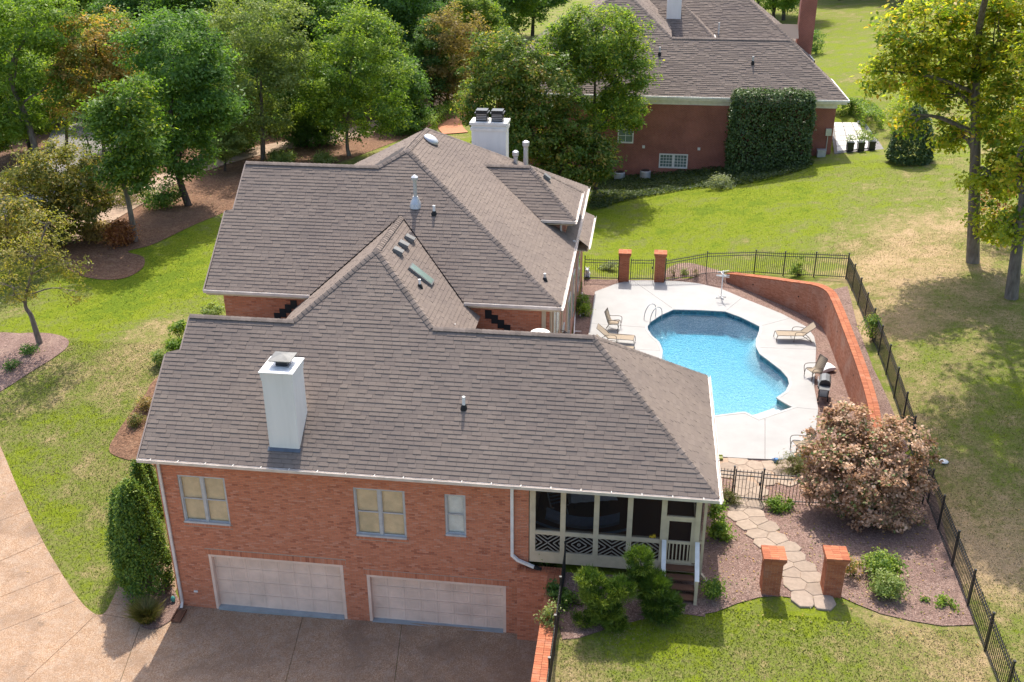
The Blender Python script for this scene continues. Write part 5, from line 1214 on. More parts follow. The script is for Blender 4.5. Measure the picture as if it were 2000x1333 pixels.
lounger('beige chaise lounge beside the curved brick wall', dk(1552, 664), R(-84), 'chaise lounges')
# towel tree
tp = dk(1408, 582); t = thing('towel_tree', 'white tubular towel stand with crossed arms near the pool gate', 'towel stand', tp)
q = MB(); q.tube([(0, 0, .1), (0, 0, 1.62)], .03, 10); put('pole', q.mesh('pole', True), 'white_plastic', t)
for k, (a, z) in enumerate(((.5, 1.58), (1.9, 1.42), (2.9, 1.28), (.1, 1.35))): q = MB(); q.tube([(-.36*math.cos(a), -.36*math.sin(a), z), (.36*math.cos(a), .36*math.sin(a), z)], .025, 8); put('arm', q.mesh('arm', True), 'white_plastic', t)
for k in range(4): a = k*math.pi/2+.4; q = MB(); q.tube([(0, 0, .10), (.3*math.cos(a), .3*math.sin(a), .03)], .028, 8); put('foot', q.mesh('foot', True), 'white_plastic', t)
# grill
gpos = dk(1607, 777); t = thing('gas_grill', 'black gas grill with a grey lid on wheels by the curved wall', 'grill', gpos, R(-100))   # front faces -y local
q = MB(); q.box((0, 0, .66), (.66, .46, .2)); put('firebox', q.mesh('firebox'), 'plastic_black', t, ) ; 
q = MB(); prof = [(-.25, .76), (-.25, .88), (-.17, 1.03), (0, 1.08), (.17, 1.03), (.25, .9), (.25, .76)]
for (y0, z0), (y1, z1) in zip(prof, prof[1:]): q.face(((-.35, y0, z0), (.35, y0, z0), (.35, y1, z1), (-.35, y1, z1)))
put('lid', q.mesh('lid'), 'grill_grey', t)
for s in (-.352, .352): q = MB(); q.face([(s, y, z) for y, z in (prof if s > 0 else prof[::-1])]); o = put('lid_end', q.mesh('lid_end'), 'plastic_black', t); m_ = o.modifiers.new('thick', 'SOLIDIFY'); m_.thickness = .02
q = MB(); q.tube([(-.26, -.31, .90), (.26, -.31, .90)], .014, 8); put('lid_handle', q.mesh('lid_handle', True), 'grey_metal', t)
for s in (-.58, .58): q = MB(); q.box((s, 0, .77), (.4, .44, .035)); put('side_shelf', q.mesh('side_shelf'), 'grill_grey', t)
for sx in (-.34, .34):
    for sy in (-.2, .2): q = MB(); q.box((sx, sy, .33), (.04, .04, .66)); put('leg', q.mesh('leg'), 'plastic_black', t)
for sy in (-.22, .22): q = MB(); q.tube([(.40, sy-.02, .09), (.40, sy+.02, .09)], .09, 14); put('wheel', q.mesh('wheel'), 'rubber', t)
q = MB(); q.box((0, 0, .2), (.66, .4, .03)); put('bottom_shelf', q.mesh('bottom_shelf'), 'plastic_black', t)
q = MB(); q.box((0, -.26, .64), (.66, .05, .12)); put('control_panel', q.mesh('control_panel'), 'grill_grey', t)
for k in (-.2, 0, .2): q = MB(); q.tube([(k, -.285, .64), (k, -.31, .64)], .028, 10); put('knob', q.mesh('knob'), 'plastic_black', t)
# folded grill cover / cushion, smaller bits
cpz = dk(1612, 722); t = thing('deck_cushion', 'white and grey folded cushion dropped behind the sling chair by the grill', 'cushion', (cpz[0], cpz[1], Dk), R(25)); q = MB()
bm = bmesh.new(); bmesh.ops.create_cube(bm, size=1); bmesh.ops.subdivide_edges(bm, edges=bm.edges[:], cuts=3, use_grid_fill=True)
for v in bm.verts: v.co = Vector((v.co.x*.85, v.co.y*.6, (v.co.z+.5)*.22*(1-.5*(abs(v.co.x)*2)**3)+.10*v.co.x))
me = bpy.data.meshes.new('cushion'); bm.to_mesh(me); bm.free(); o = put('cushion', me, 'cloth_white', t); m_ = o.modifiers.new('s', 'SUBSURF'); m_.levels = 1; m_.render_levels = 1
bl = G(1515, 906); t = thing('watering_can', 'small blue watering can on the flagstones by the pool deck', 'watering can', (bl[0], bl[1], bl[2]+.07)); q = MB(); q.lathe([(.09, 0), (.10, .15), (.06, .18)], (0, 0, 0), 12); put('body', q.mesh('body', True), 'blue_plastic', t); q = MB(); q.tube([(.08, 0, .05), (.24, 0, .2)], .015, 6); put('spout', q.mesh('spout'), 'blue_plastic', t); q = MB(); q.tube(spline([(-.08, 0, .05), (-.18, 0, .12), (-.04, 0, .2)], 4), .012, 6); put('handle', q.mesh('handle'), 'blue_plastic', t)
bl = G(1404, 898); t = thing('storage_tray', 'pale green tray lying at the end of the pool deck', 'tray', (bl[0]-.1, bl[1], bl[2]+.06)); q = MB(); q.box((0, 0, .03), (.5, .3, .05)); q.box((0, .13, .07), (.5, .03, .05)); q.box((0, -.13, .07), (.5, .03, .05)); put('tray', q.mesh('tray'), 'leaf_pale', t)
st = PZ(1140, 541, DZ); t = thing('garden_statue', 'small white animal statue by the house corner and iron fence', 'statue', (st[0]+.2, st[1], DZ)); bm = bmesh.new()
for c, r in (((0, 0, .2), .2), ((0, -.12, .45), .15), ((0, -.24, .50), .09), ((-.09, -.1, .62), .05), ((.09, -.1, .62), .05), ((-.1, -.15, .08), .09), ((.1, -.15, .08), .09)):
    bmesh.ops.create_uvsphere(bm, u_segments=12, v_segments=8, radius=r, matrix=Matrix.Translation(c))
me = bpy.data.meshes.new('figure'); bm.to_mesh(me); bm.free(); me.polygons.foreach_set('use_smooth', [True]*len(me.polygons)); put('figure', me, 'white_plastic', t)
bl = G(1843, 903); t = thing('plastic_bag', 'white plastic lid lying alone on the shaded lawn beyond the fence', 'litter', bl); q = MB(); q.lathe([(.17, .0), (.18, .025), (.12, .05)], (0, 0, .02), 14); put('lid', q.mesh('lid', True), 'white_plastic', t)
t = thing('splash_block', 'wooden splash block under the downspout beside the garage', 'splash block', (-2.02, -.62, .04), .05); q = MB(); q.box((0, 0, .03), (.32, .62, .05)); q.box((-.16, 0, .08), (.04, .62, .08)); q.box((.16, 0, .08), (.04, .62, .08)); put('trough', q.mesh('trough'), 'brown_wood', t)
# white pipes along the side bed
for i, (a, b, lb) in enumerate((((1121, 655), (1124, 590), 'long white pipe lying in the bed against the house wall'), ((1133, 620), (1137, 575), 'white pipe lying by the green shrubs in the house bed'))):
    A, B = PZ(*a, DZ), PZ(*b, DZ); t = thing('plastic_pipe', lb, 'pipe', (A[0], A[1], DZ)); q = MB(); q.tube([(A[0], A[1], DZ+.08), (B[0], B[1], DZ+.08)], .035, 8); o = wbuild(q, 'pipe', 'pvc', t); q = MB(); q.tube([(A[0], A[1]+.3, DZ+.08), (A[0]+.35, A[1]+.35, DZ+.08)], .035, 8); wbuild(q, 'elbow', 'pvc', t)
# ================================================================ neighbouring house
nb = thing('brick_house', 'dark red brick neighbouring house with a wide brown hipped roof', 'house', (17, 55, 2))
NS, NU, NC = MB(), MB(), MB(); yN = 50.78; ne = 8.8; ye = 50.3
fz = lambda y: ne+(y-ye)*S
n1 = [(1.5, ye, ne), (28.4, ye, ne), (24.3, 54.85, fz(54.85)), (15.3, 54.85, fz(54.85)), (11.2, 59.0, fz(59.0)), (7.0, 54.9, fz(54.9)), (5.6, 54.9, fz(54.9))]
nr = [(28.4, ye, ne), (28.4, 59.0, ne), (24.3, 54.85, fz(54.85))]
n1b = [(24.3, 54.85, fz(54.85)), (28.4, 59.4, ne), (15.3, 59.4, ne+.0), (15.3, 54.85, fz(54.85))]
gR = [(11.2, 59.0, fz(59)), (11.2, 68, fz(59)), (15.3, 68, fz(54.85)), (15.3, 54.85, fz(54.85))]
gL = [(11.2, 59.0, fz(59)), (11.2, 68, fz(59)), (7.0, 68, fz(54.9)), (7.0, 54.9, fz(54.9))]
nl = [(1.5, ye, ne), (5.6, 54.9, fz(54.9)), (5.6, 66, fz(54.9)), (1.5, 66, ne)]
zc = 10.0; corner = (27.6, 66.6)
n2 = [(6, 66.6-3, zc-3*S), (27.6+3, 66.6-3, zc-3*S), (27.6, 66.6, zc), (27.6-8, 66.6+8, zc+8*S), (10, 66.6+8, zc+8*S), (6, 66.6+8, zc+8*S)]
n2 = [(8, 60.0, zc-6.6*S), (27.6, 60.0, zc-6.6*S), (27.6, 66.6, zc), (19.6, 74.6, zc+8*S), (8, 74.6, zc+8*S)]
n2 = [(8, 66.6, zc), (27.6, 66.6, zc), (19.6, 74.6, zc+8*S), (8, 74.6, zc+8*S)]
y2 = 60.9; z2 = 9.9                        # upper front slope behind the wing
xq = 27.2
n2 = [(13.0, y2, z2), (xq, y2, z2), (xq-8.5, y2+8.5, z2+8.5*S), (11.0, y2+8.5, z2+8.5*S)]
n2r = [(xq, y2, z2), (xq, y2+17, z2), (xq-8.5, y2+8.5, z2+8.5*S)]
de = 11.55; dy = 60.3                      # small hipped bay with the white chimney
d1 = [(14.2, dy, de), (19.0, dy, de), (16.4, dy+2.9, de+2.9*S), (14.2, dy+2.9, de+2.9*S)]
d2 = [(19.0, dy, de), (19.0, dy+5.6, de), (16.4, dy+2.9, de+2.9*S)]
for i, (P, ac) in enumerate(((n1, (1, 0, 0)), (nr, (0, 1, 0)), (n1b, (1, 0, 0)), (gR, (0, 1, 0)), (gL, (0, 1, 0)), (nl, (0, 1, 0)), (n2, (1, 0, 0)), (n2r, (0, 1, 0)), (d1, (1, 0, 0)), (d2, (0, 1, 0)))):
    shingles(NS, NU, P, ac, expo=.185, widths=[.3, .38, .46], thick=(.032, .010), seed=40+i)
nroof = wbuild(NU, 'roof', 'underlay', nb); put('shingle_field', NS.mesh('shingle_field'), 'shingle', nroof, kind='stuff')
for A, B in [((15.3, 54.85, fz(54.85)), (24.3, 54.85, fz(54.85))), ((28.35, 50.35, ne), (24.3, 54.85, fz(54.85))), ((15.3, 54.85, fz(54.85)), (11.2, 59, fz(59))), ((7.0, 54.9, fz(54.9)), (11.2, 59, fz(59))), ((xq, y2, z2), (xq-8.5, y2+8.5, z2+8.5*S)), ((19, dy, de), (16.4, dy+2.9, de+2.9*S))]: caps(NC, A, B, w=.17, pitch=.28)
put('ridge_caps', NC.mesh('ridge_caps'), 'shingle_cap', nroof, kind='stuff')
w = MB(); WNB = [(14.83, 17.04, 3.13, 4.27), (11.54, 12.77, 5.0, 7.1)]
wall_with_holes(w, (2.0, yN, 0), (1, 0, 0), 25.7, 8.3, [(a-2.0, b-2.0, c, d) for a, b, c, d in WNB], .3)
wallbox(w, 27.4, 27.7, yN+.3, 66, 0, 8.3); wallbox(w, 2.0, 2.3, yN+.3, 66, 0, 8.3); wallbox(w, 16.5, 26.7, 61.3, 61.6, 6, 9.6)
nw = wbuild(w, 'wall', 'brick_red_far', nb)
f = MB(); wallbox(f, 1.5, 28.35, ye+.02, ye+.06, ne-.32, ne-.02); wallbox(f, 28.3, 28.36, ye+.06, 59, ne-.32, ne-.02); wallbox(f, 1.6, 28.3, ye+.06, yN, ne-.34, ne-.3); wallbox(f, 1.8, 27.76, yN-.03, yN, ne-.72, ne-.34); wallbox(f, 27.7, 27.74, yN, 60, ne-.72, ne-.34); put('fascia', f.mesh('fascia'), 'white_paint', nroof)
f = MB(); wallbox(f, 14.1, 19.0, dy-.1, dy+.02, de-.28, de); wallbox(f, 19.0, 19.1, dy-.1, dy+5.6, de-.28, de); wallbox(f, xq, xq+.1, y2-.1, y2+17, z2-.25, z2); wallbox(f, 20, xq+.1, y2-.1, y2, z2-.25, z2); put('gutter', f.mesh('gutter'), 'white_paint', nroof)
f = MB(); wallbox(f, 1.5, 28.5, ye-.12, ye+.02, ne-.14, ne-.01); wallbox(f, 28.4, 28.52, ye+.02, 59, ne-.14, ne-.01); put('gutter', f.mesh('gutter'), 'white_paint', nroof)
for (x0, x1, z0, z1), nx_, nz_, twin in ((WNB[0], 4, 4, True), (WNB[1], 2, 4, False)):
    f = MB(); y = yN
    for a, b, c, d in ((x0, x0+.1, z0, z1), (x1-.1, x1, z0, z1), (x0+.1, x1-.1, z1-.1, z1), (x0+.1, x1-.1, z0, z0+.1)): wallbox(f, a, b, y-.04, y+.12, c, d)
    if twin: wallbox(f, (x0+x1)/2-.1, (x0+x1)/2+.1, y-.03, y+.12, z0+.1, z1-.1)
    wo = wbuild(f, 'window', 'white_paint', nb)
    for (a, b) in ([(x0+.1, (x0+x1)/2-.1), ((x0+x1)/2+.1, x1-.1)] if twin else [(x0+.1, x1-.1)]):
        g = MB(); wallbox(g, a, b, y+.08, y+.09, z0+.1, z1-.1); put('pane', g.mesh('pane'), 'skylight_glass', wo)
        for k in range(1, nx_): x = a+(b-a)*k/nx_; g = MB(); wallbox(g, x-.018, x+.018, y+.03, y+.07, z0+.1, z1-.1); put('muntin', g.mesh('muntin'), 'white_paint', wo)
        for k in range(1, nz_): z = z0+.1+(z1-z0-.2)*k/nz_; g = MB(); wallbox(g, a, b, y+.035, y+.065, z-.018, z+.018); put('muntin', g.mesh('muntin'), 'white_paint', wo)
c = MB(); wallbox(c, 14.9, 16.1, 62.0, 63.2, 11, 17.5); wbuild(c, 'chimney', 'stucco', nb, bevel=.02)
c = MB(); bx0 = PY(1557, 80, 64)[0]; wallbox(c, bx0, bx0+1.3, 64, 65.0, 5, 18); wbuild(c, 'chimney', 'brick_red_far', nb)
c = MB(); c.face([(bx0-2.2, 63.2, 11.3), (bx0, 63.2, 11.3), (bx0, 64.5, 12.3), (bx0-2.2, 64.5, 12.3)]); put('lean_to', c.mesh('lean_to'), 'shingle', nroof)
for px, py, h in ((1470, 125, .55), (1288, 108, .6)):
    q = onplane(px, py, n1[0], nF); t = MB(); t.tube([(q[0], q[1], q[2]-.1), (q[0], q[1], q[2]+h)], .07, 10); o = wbuild(t, 'vent_pipe', 'galv', nb); t = MB(); t.lathe([(.16, -.08), (.12, .1), (.09, .22)], q, 10); put('collar', t.mesh('collar'), 'rubber', o)
q = onplane(1403, 66, n2[0], nF); t = MB(); t.tube([(q[0], q[1], q[2]-.1), (q[0], q[1], q[2]+.9)], .08, 10); wbuild(t, 'vent_pipe', 'galv', nb)
# meter box, lights, foundation vent on the wall
q = PY(1618, 258, yN); t = MB(); t.box((q[0], yN-.1, q[2]), (.42, .18, .52)); o = wbuild(t, 'meter_box', 'galv', nb); t = MB(); t.tube([(q[0]-.02, yN-.06, q[2]-.2), (q[0]-.02, yN-.06, hz(q[0], yN))], .035, 8); put('conduit', t.mesh('conduit'), 'galv', o)
for px, py in ((1257, 287), (1365, 291)): q = PY(px, py, yN); t = MB(); t.box((q[0], yN-.05, q[2]), (.2, .1, .2)); wbuild(t, 'wall_light', 'white_paint', nb)
for k, (px, py) in enumerate(((1210, 345), (1260, 346))):
    q = PY(px, py, yN-.9); t = thing('compressor_unit', 'round grey cooling unit in the ivy below the dark red brick wall', 'cooling unit', (q[0], q[1], hz(q[0], q[1])), 0, 'cooling units by the neighbour wall')
    c = MB(); c.lathe([(.42, 0), (.42, .62), (.36, .66)], (0, 0, 0), 18); put('casing', c.mesh('casing'), 'galv', t); c = MB(); c.lathe([(.34, .66), (.30, .70), (.08, .72)], (0, 0, 0), 16); put('fan_guard', c.mesh('fan_guard'), 'plastic_black', t)
q = G(1610, 300); t = thing('utility_box', 'low grey utility box at the corner of the dark red brick wall', 'utility box', (q[0]-.4, yN-.45, hz(q[0]-.4, yN-.45))); c = MB(); c.box((0, 0, .25), (.6, .5, .5)); put('box', c.mesh('box'), 'galv', t); c = MB(); c.box((0, 0, .52), (.66, .56, .05)); put('lid', c.mesh('lid'), 'galv', t)
# patio of white slabs, kerb, pots
patio = bpy.data.objects.new('patio', None); COL.objects.link(patio); patio['kind'] = 'structure'
Z_ = lambda px, py, z=4.75: PZ(px, py, z)
A, B, Cc, D = (Z_(*p) for p in ((1634, 297), (1628, 240), (1680, 240), (1712, 288)))
n_u, n_v = 3, 6
for i in range(n_u):
    for j in range(n_v):
        def bl_(u, v): return (A*(1-u)+D*u)*(1-v)+(B*(1-u)+Cc*u)*v
        g = .045; P = [bl_((i+g)/n_u, (j+g*1.2)/n_v), bl_((i+1-g)/n_u, (j+g*1.2)/n_v), bl_((i+1-g)/n_u, (j+1-g*1.2)/n_v), bl_((i+g)/n_u, (j+1-g*1.2)/n_v)]
        q = MB(); q.prism([(p[0], p[1]) for p in P], 4.4, max(4.78, max(hz(p[0], p[1]) for p in P)*0+4.78), r=random.random()+1e-3); put('patio_slab', q.mesh('patio_slab'), 'patio_stone', patio)
q = MB(); q.prism([(p[0], p[1]) for p in (A-np.array([.2, .3, 0]), D+np.array([.5, -.3, 0]), Cc+np.array([.6, .4, 0]), B+np.array([-.2, .4, 0]))], 4.2, 4.70); put('patio_bed', q.mesh('patio_bed'), 'asphalt', patio)
q = MB(); c0_, c1_ = Z_(1685, 242, 4.9), Z_(1700, 262, 4.9); q.tube(spline([(Z_(1676, 240, 4.9)[0], Z_(1676, 240, 4.9)[1], 4.9), (c0_[0], c0_[1], 4.95), (c1_[0], c1_[1], 4.9)], 4), .16, 8); put('kerb', q.mesh('kerb', True), 'concrete_sill', patio)
for k, (px, py) in enumerate(((1660, 296), (1681, 296), (1702, 294))):
    q = Z_(px, py, 4.78); t = thing('planter_pot', 'black square planter with leafy plant along the white slab patio', 'planter', (q[0], q[1]+.2, 4.785), .05, 'planters along the patio'); c = MB(); c.prism([(-.24, -.24), (.24, -.24), (.24, .24), (-.24, .24)], 0, .62); put('pot', c.mesh('pot'), 'plastic_black', t)
    c = MB(); c.prism([(-.27, -.27), (.27, -.27), (.27, .27), (-.27, .27)], .60, .68); put('rim', c.mesh('rim'), 'plastic_black', t); n_ = 260; P = rng.normal(0, 1, (n_, 3))*np.array([.18, .18, .2])+np.array([0, 0, .95]); 
    POTS = globals().setdefault('POTS', []); POTS.append((t, P))
# ================================================================ car on the street
cq = G(112, 245); car = thing('parked_car', 'white car parked on the street behind the trees', 'car', (cq[0], cq[1], cq[2]+.08), R(62))
def carbody():
    bm = bmesh.new(); pr = [(-2.2, .35), (-2.25, .75), (-2.05, .92), (-1.15, 1.0), (-.55, 1.42), (.75, 1.46), (1.55, 1.05), (2.15, .92), (2.25, .6), (2.2, .35)]; W = .88; L_ = []; Rr = []
    for x, z in pr: k = W*(1-.16*max(0, (z-.95))/.5); L_.append(bm.verts.new((x, -k, z))); Rr.append(bm.verts.new((x, k, z)))
    for i in range(len(pr)-1): bm.faces.new((L_[i], L_[i+1], Rr[i+1], Rr[i]))
    bm.faces.new((L_[-1], L_[0], Rr[0], Rr[-1])); bm.faces.new(L_[::-1]); bm.faces.new(Rr); bmesh.ops.recalc_face_normals(bm, faces=bm.faces[:]); bmesh.ops.bevel(bm, geom=bm.edges[:], offset=.05, segments=2, affect='EDGES'); me = bpy.data.meshes.new('body'); bm.to_mesh(me); bm.free(); return me
put('body', carbody(), 'car_paint', car)
for s in (-1, 1):
    q = MB(); y = s*.80; q.face([(-1.0, s*.885, 1.0), (-.5, s*.82, 1.36), (.7, s*.82, 1.38), (1.35, s*.885, 1.04)]); put('side_window', q.mesh('side_window'), 'skylight_glass', car)
    q = MB(); q.box((2.22, s*.6, .74), (.06, .34, .14)); put('headlight', q.mesh('headlight'), 'glass', car); q = MB(); q.box((-2.23, s*.62, .78), (.06, .3, .14)); put('tail_light', q.mesh('tail_light'), 'terracotta', car)
q = MB(); q.face([(-1.12, -.72, 1.03), (-1.12, .72, 1.03), (-.60, .66, 1.41), (-.60, -.66, 1.41)]); put('rear_window', q.mesh('rear_window'), 'skylight_glass', car)
q = MB(); q.face([(.82, -.66, 1.455), (.82, .66, 1.455), (1.50, .74, 1.095), (1.50, -.74, 1.095)]); put('windscreen', q.mesh('windscreen'), 'skylight_glass', car)
for sx in (-1.4, 1.4):
    for s in (-1, 1): q = MB(); q.tube([(sx, s*.70, .33), (sx, s*.92, .33)], .33, 18); o = put('wheel', q.mesh('wheel'), 'rubber', car); q = MB(); q.tube([(sx, s*.90, .33), (sx, s*.935, .33)], .2, 14); put('rim', q.mesh('rim'), 'grey_metal', o)
# ================================================================ vegetation
def leaf_mesh(name, P, size, rnd, up=.5, aspect=.5, seed=0, outward=None, droop=0.):
    r = np.random.default_rng(seed); n = len(P); N = r.normal(0, 1, (n, 3)); N /= np.linalg.norm(N, axis=1)[:, None]; N[:, 2] = np.abs(N[:, 2])*.7+up
    if outward is not None: N += outward*.5
    N /= np.linalg.norm(N, axis=1)[:, None]
    T = r.normal(0, 1, (n, 3)); T[:, 2] -= droop; T -= N*(T*N).sum(1)[:, None]; T /= np.linalg.norm(T, axis=1)[:, None]+1e-9; B = np.cross(N, T)
    s = (size*r.uniform(.45, 1.35, n))[:, None]; V = np.stack([P-T*s*.5, P+B*s*aspect*.5+N*s*.06, P+T*s*.5, P-B*s*aspect*.5+N*s*.06], 1).reshape(-1, 3)
    return npmesh(name, V, np.arange(4*n).reshape(n, 4), rnd)
def crown_pts(ells, nclump, per, spread, seed=0, shell=.45, flat=.65):
    r = np.random.default_rng(seed); E = np.array([e[:6] for e in ells], float); vol = (E[:, 3]*E[:, 4]*E[:, 5])**.75; k = r.choice(len(E), nclump, p=vol/vol.sum())
    d = r.normal(0, 1, (nclump, 3)); d /= np.linalg.norm(d, axis=1)[:, None]; rad = (shell+(1-shell)*r.random(nclump)**.7)[:, None]*r.uniform(.88, 1.06, nclump)[:, None]
    C = E[k, :3]+d*rad*E[k, 3:6]; cnt = np.maximum(3, (per*r.uniform(.4, 1.6, nclump)).astype(int)); ci = np.repeat(np.arange(nclump), cnt)
    sp = spread*r.uniform(.6, 1.35, nclump)[ci]; off = r.normal(0, 1, (len(ci), 3))*sp[:, None]*np.array([1, 1, flat])*.55; P = C[ci]+off
    cr = r.random(nclump); rnd = np.clip(.55*cr[ci]+.45*r.random(len(ci)), 0, .999)
    hgt = (P[:, 2]-P[:, 2].min())/(np.ptp(P[:, 2])+1e-6)
    return P, rnd, C, k, d[ci], hgt
def plant(name, label, cat, base, ells, mat, nclump, per, spread, leaf, trunk=None, bark='bark_grey', seed=0, up=.5, aspect=.5, shell=.45, group=None, flat=.65, twigs=3, crownname='crown', droop=0., stems=0):
    """ells: world ellipsoids; trunk: (radius, lean point or None)"""
    base = np.array(base, float); P, rnd, C, k, dout, hgt = crown_pts(ells, nclump, per, spread, seed, shell, flat)
    gz = H(P[:, 0], P[:, 1])+.03; ok = P[:, 2] > gz; P, rnd, dout = P[ok], rnd[ok], dout[ok]
    t = thing(name, label, cat, base, 0, group)
    put(crownname, leaf_mesh(crownname, P-base, leaf, rnd, up, aspect, seed+1, dout, droop), mat, t)
    rd = random.Random(seed); mb = MB()
    if trunk:
        r0, mid = trunk; E = sorted(ells, key=lambda e: e[2]); top = np.array(E[-1][:3]); mids = [base]+([np.array(q, float) for q in mid] if mid else [])+[top]
        pth = spline([tuple(q-base) for q in mids], 6); m = len(pth); mb.tube([(0, 0, -.3)]+pth, [r0*1.35]+[r0*(1-.8*i/(m-1)) for i in range(m)], 10)
        for ei, e in enumerate(ells):
            c = np.array(e[:3])-base; zc_ = max(.15, c[2]-e[5]*.8); i = min(range(m), key=lambda q: abs(pth[q][2]-zc_)); s = Vector(pth[i]); rr = r0*(1-.8*i/(m-1))*.6
            mid_ = (s+Vector(c))/2+Vector((rd.uniform(-.3, .3), rd.uniform(-.3, .3), rd.uniform(.0, .4))); lp = spline([tuple(s), tuple(mid_), tuple(c)], 4); mb.tube(lp, [rr*(1-.7*q/(len(lp)-1)) for q in range(len(lp))], 7)
            cl_ = [C[q]-base for q in range(len(C)) if k[q] == ei]; rd.shuffle(cl_)
            for q in cl_[:twigs]: a = Vector(lp[rd.randint(len(lp)//2, len(lp)-1)]); b = Vector(q); mb.tube([a, (a+b)/2+Vector((rd.uniform(-.15, .15), rd.uniform(-.15, .15), rd.uniform(0, .2))), b], [rr*.35, rr*.2, rr*.08], 5)
    for _ in range(stems):
        q = C[rd.randrange(len(C))]-base; mb.tube([(rd.uniform(-.12, .12), rd.uniform(-.12, .12), -.05), (q[0]*.5, q[1]*.5, q[2]*.6), tuple(q)], [.02, .016, .008], 5)
    if mb.v: put('trunk' if trunk else 'stems', mb.mesh('trunk', True), bark, t)
    return t
def pe(by, *ex):
    """photo ellipses (cx, cy, rx, ry[, depth shift]) at depth y -> world ellipsoids"""
    o = []
    for e in ex:
        y = by+(e[4] if len(e) > 4 else 0); c = PY(e[0], e[1], y); dep = float((c-CC) @ CFW); m = dep/CF; rx = e[2]*m; rz = e[3]*m*1.04; o.append((*c, rx, rx*.85, rz))
    return o
def canopy(t, base, ells, mat, nclump, per, spread, leaf, seed):
    P, rnd, C, k, dout, hgt = crown_pts(ells, nclump, per, spread, seed, .2, .5); base = np.array(base, float); put('crown', leaf_mesh('crown', P-base, leaf, rnd, .7, .6, seed, dout), mat, t)
def tree(label, bpx, ex, mat, trunk_r, seed, nclump=180, per=90, spread=.6, leaf=.26, mids=None, bark='bark_dark', name='broadleaf_tree', group=None, **kw):
    b = G(*bpx); mids_ = [PY(p[0], p[1], b[1]) for p in mids] if mids else None
    return plant(name, label, 'tree', b, pe(b[1], *ex), mat, nclump, per, spread, leaf, (trunk_r, mids_), bark, seed, group=group, **kw)
def shrub(label, bpx, ex, mat, seed, nclump=40, per=60, spread=.25, leaf=.09, name='shrub', cat='shrub', group=None, **kw):
    b = G(*bpx); kw.setdefault('stems', 6); kw.setdefault('crownname', 'foliage'); return plant(name, label, cat, b, pe(b[1], *ex), mat, nclump, per, spread, leaf, None, 'bark_dark', seed, group=group, **kw)

# --- woods on the left
tree('slender tree with pale leaning trunk at the edge of the leaf-covered ground', (265, 472), [(250, 330, 72, 45), (268, 262, 70, 58), (212, 240, 62, 56), (255, 190, 55, 45)], 'leaf_oak', .2, 11, mids=[(252, 400), (236, 320)], bark='bark_grey', nclump=170, per=80, spread=.6)
tree('dark-trunked oak with a dense dark green crown beside the path', (368, 402), [(355, 300, 72, 50), (330, 215, 100, 78), (340, 105, 112, 88), (405, 190, 68, 66)], 'leaf_dark', .26, 12, mids=[(345, 330), (335, 240)], nclump=380, per=95, spread=.65)
tree('orange and gold autumn tree standing among the green woodland trees', (205, 330), [(185, 70, 80, 55), (165, 140, 75, 50), (220, 120, 55, 60), (140, 190, 60, 40)], 'leaf_autumn', .2, 13, mids=[(200, 250)], nclump=230, per=90, spread=.6)
tree('tall grey-green tree with fine foliage behind the rear roof', (514, 312), [(505, 55, 110, 70), (500, 150, 100, 70), (495, 225, 85, 45), (560, 110, 60, 60)], 'leaf_greyish', .22, 14, mids=[(512, 240), (510, 170)], bark='bark_grey', nclump=330, per=100, spread=.65, leaf=.23)
tree('rounded bright green tree with several trunks behind the rear roof', (682, 305), [(690, 70, 92, 58), (695, 140, 118, 75), (700, 215, 105, 55), (630, 190, 60, 50)], 'leaf_bright', .2, 15, mids=[(678, 260)], bark='bark_grey', nclump=360, per=110, spread=.6, leaf=.23)
tree('brownish thin-leaved tree between the rounded green tree and the magnolia', (872, 215), [(890, 60, 62, 48), (880, 125, 66, 55), (860, 170, 45, 35)], 'leaf_brown', .17, 16, bark='bark_dark', nclump=200, per=90, spread=.6, leaf=.23)
tree('tall leaning green tree with grey trunk at the street side', (82, 345), [(35, 110, 85, 75), (15, 215, 75, 65), (70, 45, 100, 60), (100, 170, 40, 40)], 'leaf_bright', .3, 17, mids=[(55, 240), (20, 140)], bark='bark_grey', nclump=260, per=90, spread=.65)
tree('yellow-green bushy tree spreading below the street', (120, 478), [(110, 325, 95, 45), (50, 385, 90, 45), (150, 390, 75, 42), (90, 440, 90, 32)], 'leaf_yellow', .15, 18, bark='bark_grey', nclump=330, per=75, spread=.5, leaf=.23)
tree('second yellow-green bushy tree with grey stems nearer the dogwood', (20, 545), [(10, 420, 70, 45), (-40, 470, 60, 50), (40, 480, 40, 30)], 'leaf_yellow', .14, 19, bark='bark_grey', nclump=120, per=60, spread=.5, leaf=.23)
tree('small sparse dogwood with bare limbs in the round mulch bed', (78, 672), [(60, 500, 80, 45), (25, 560, 55, 38), (135, 515, 48, 32), (90, 440, 60, 35), (150, 570, 28, 20)], 'leaf_yellow', .16, 20, mids=[(62, 620), (50, 580)], bark='bark_grey', nclump=150, per=26, spread=.4, leaf=.15, twigs=14)
tree('thin young tree with airy leaves beside the street', (190, 350), [(160, 230, 45, 60), (200, 290, 45, 35)], 'leaf_yellowgreen', .08, 21, nclump=60, per=40, spread=.45, leaf=.16, bark='bark_dark', twigs=8)
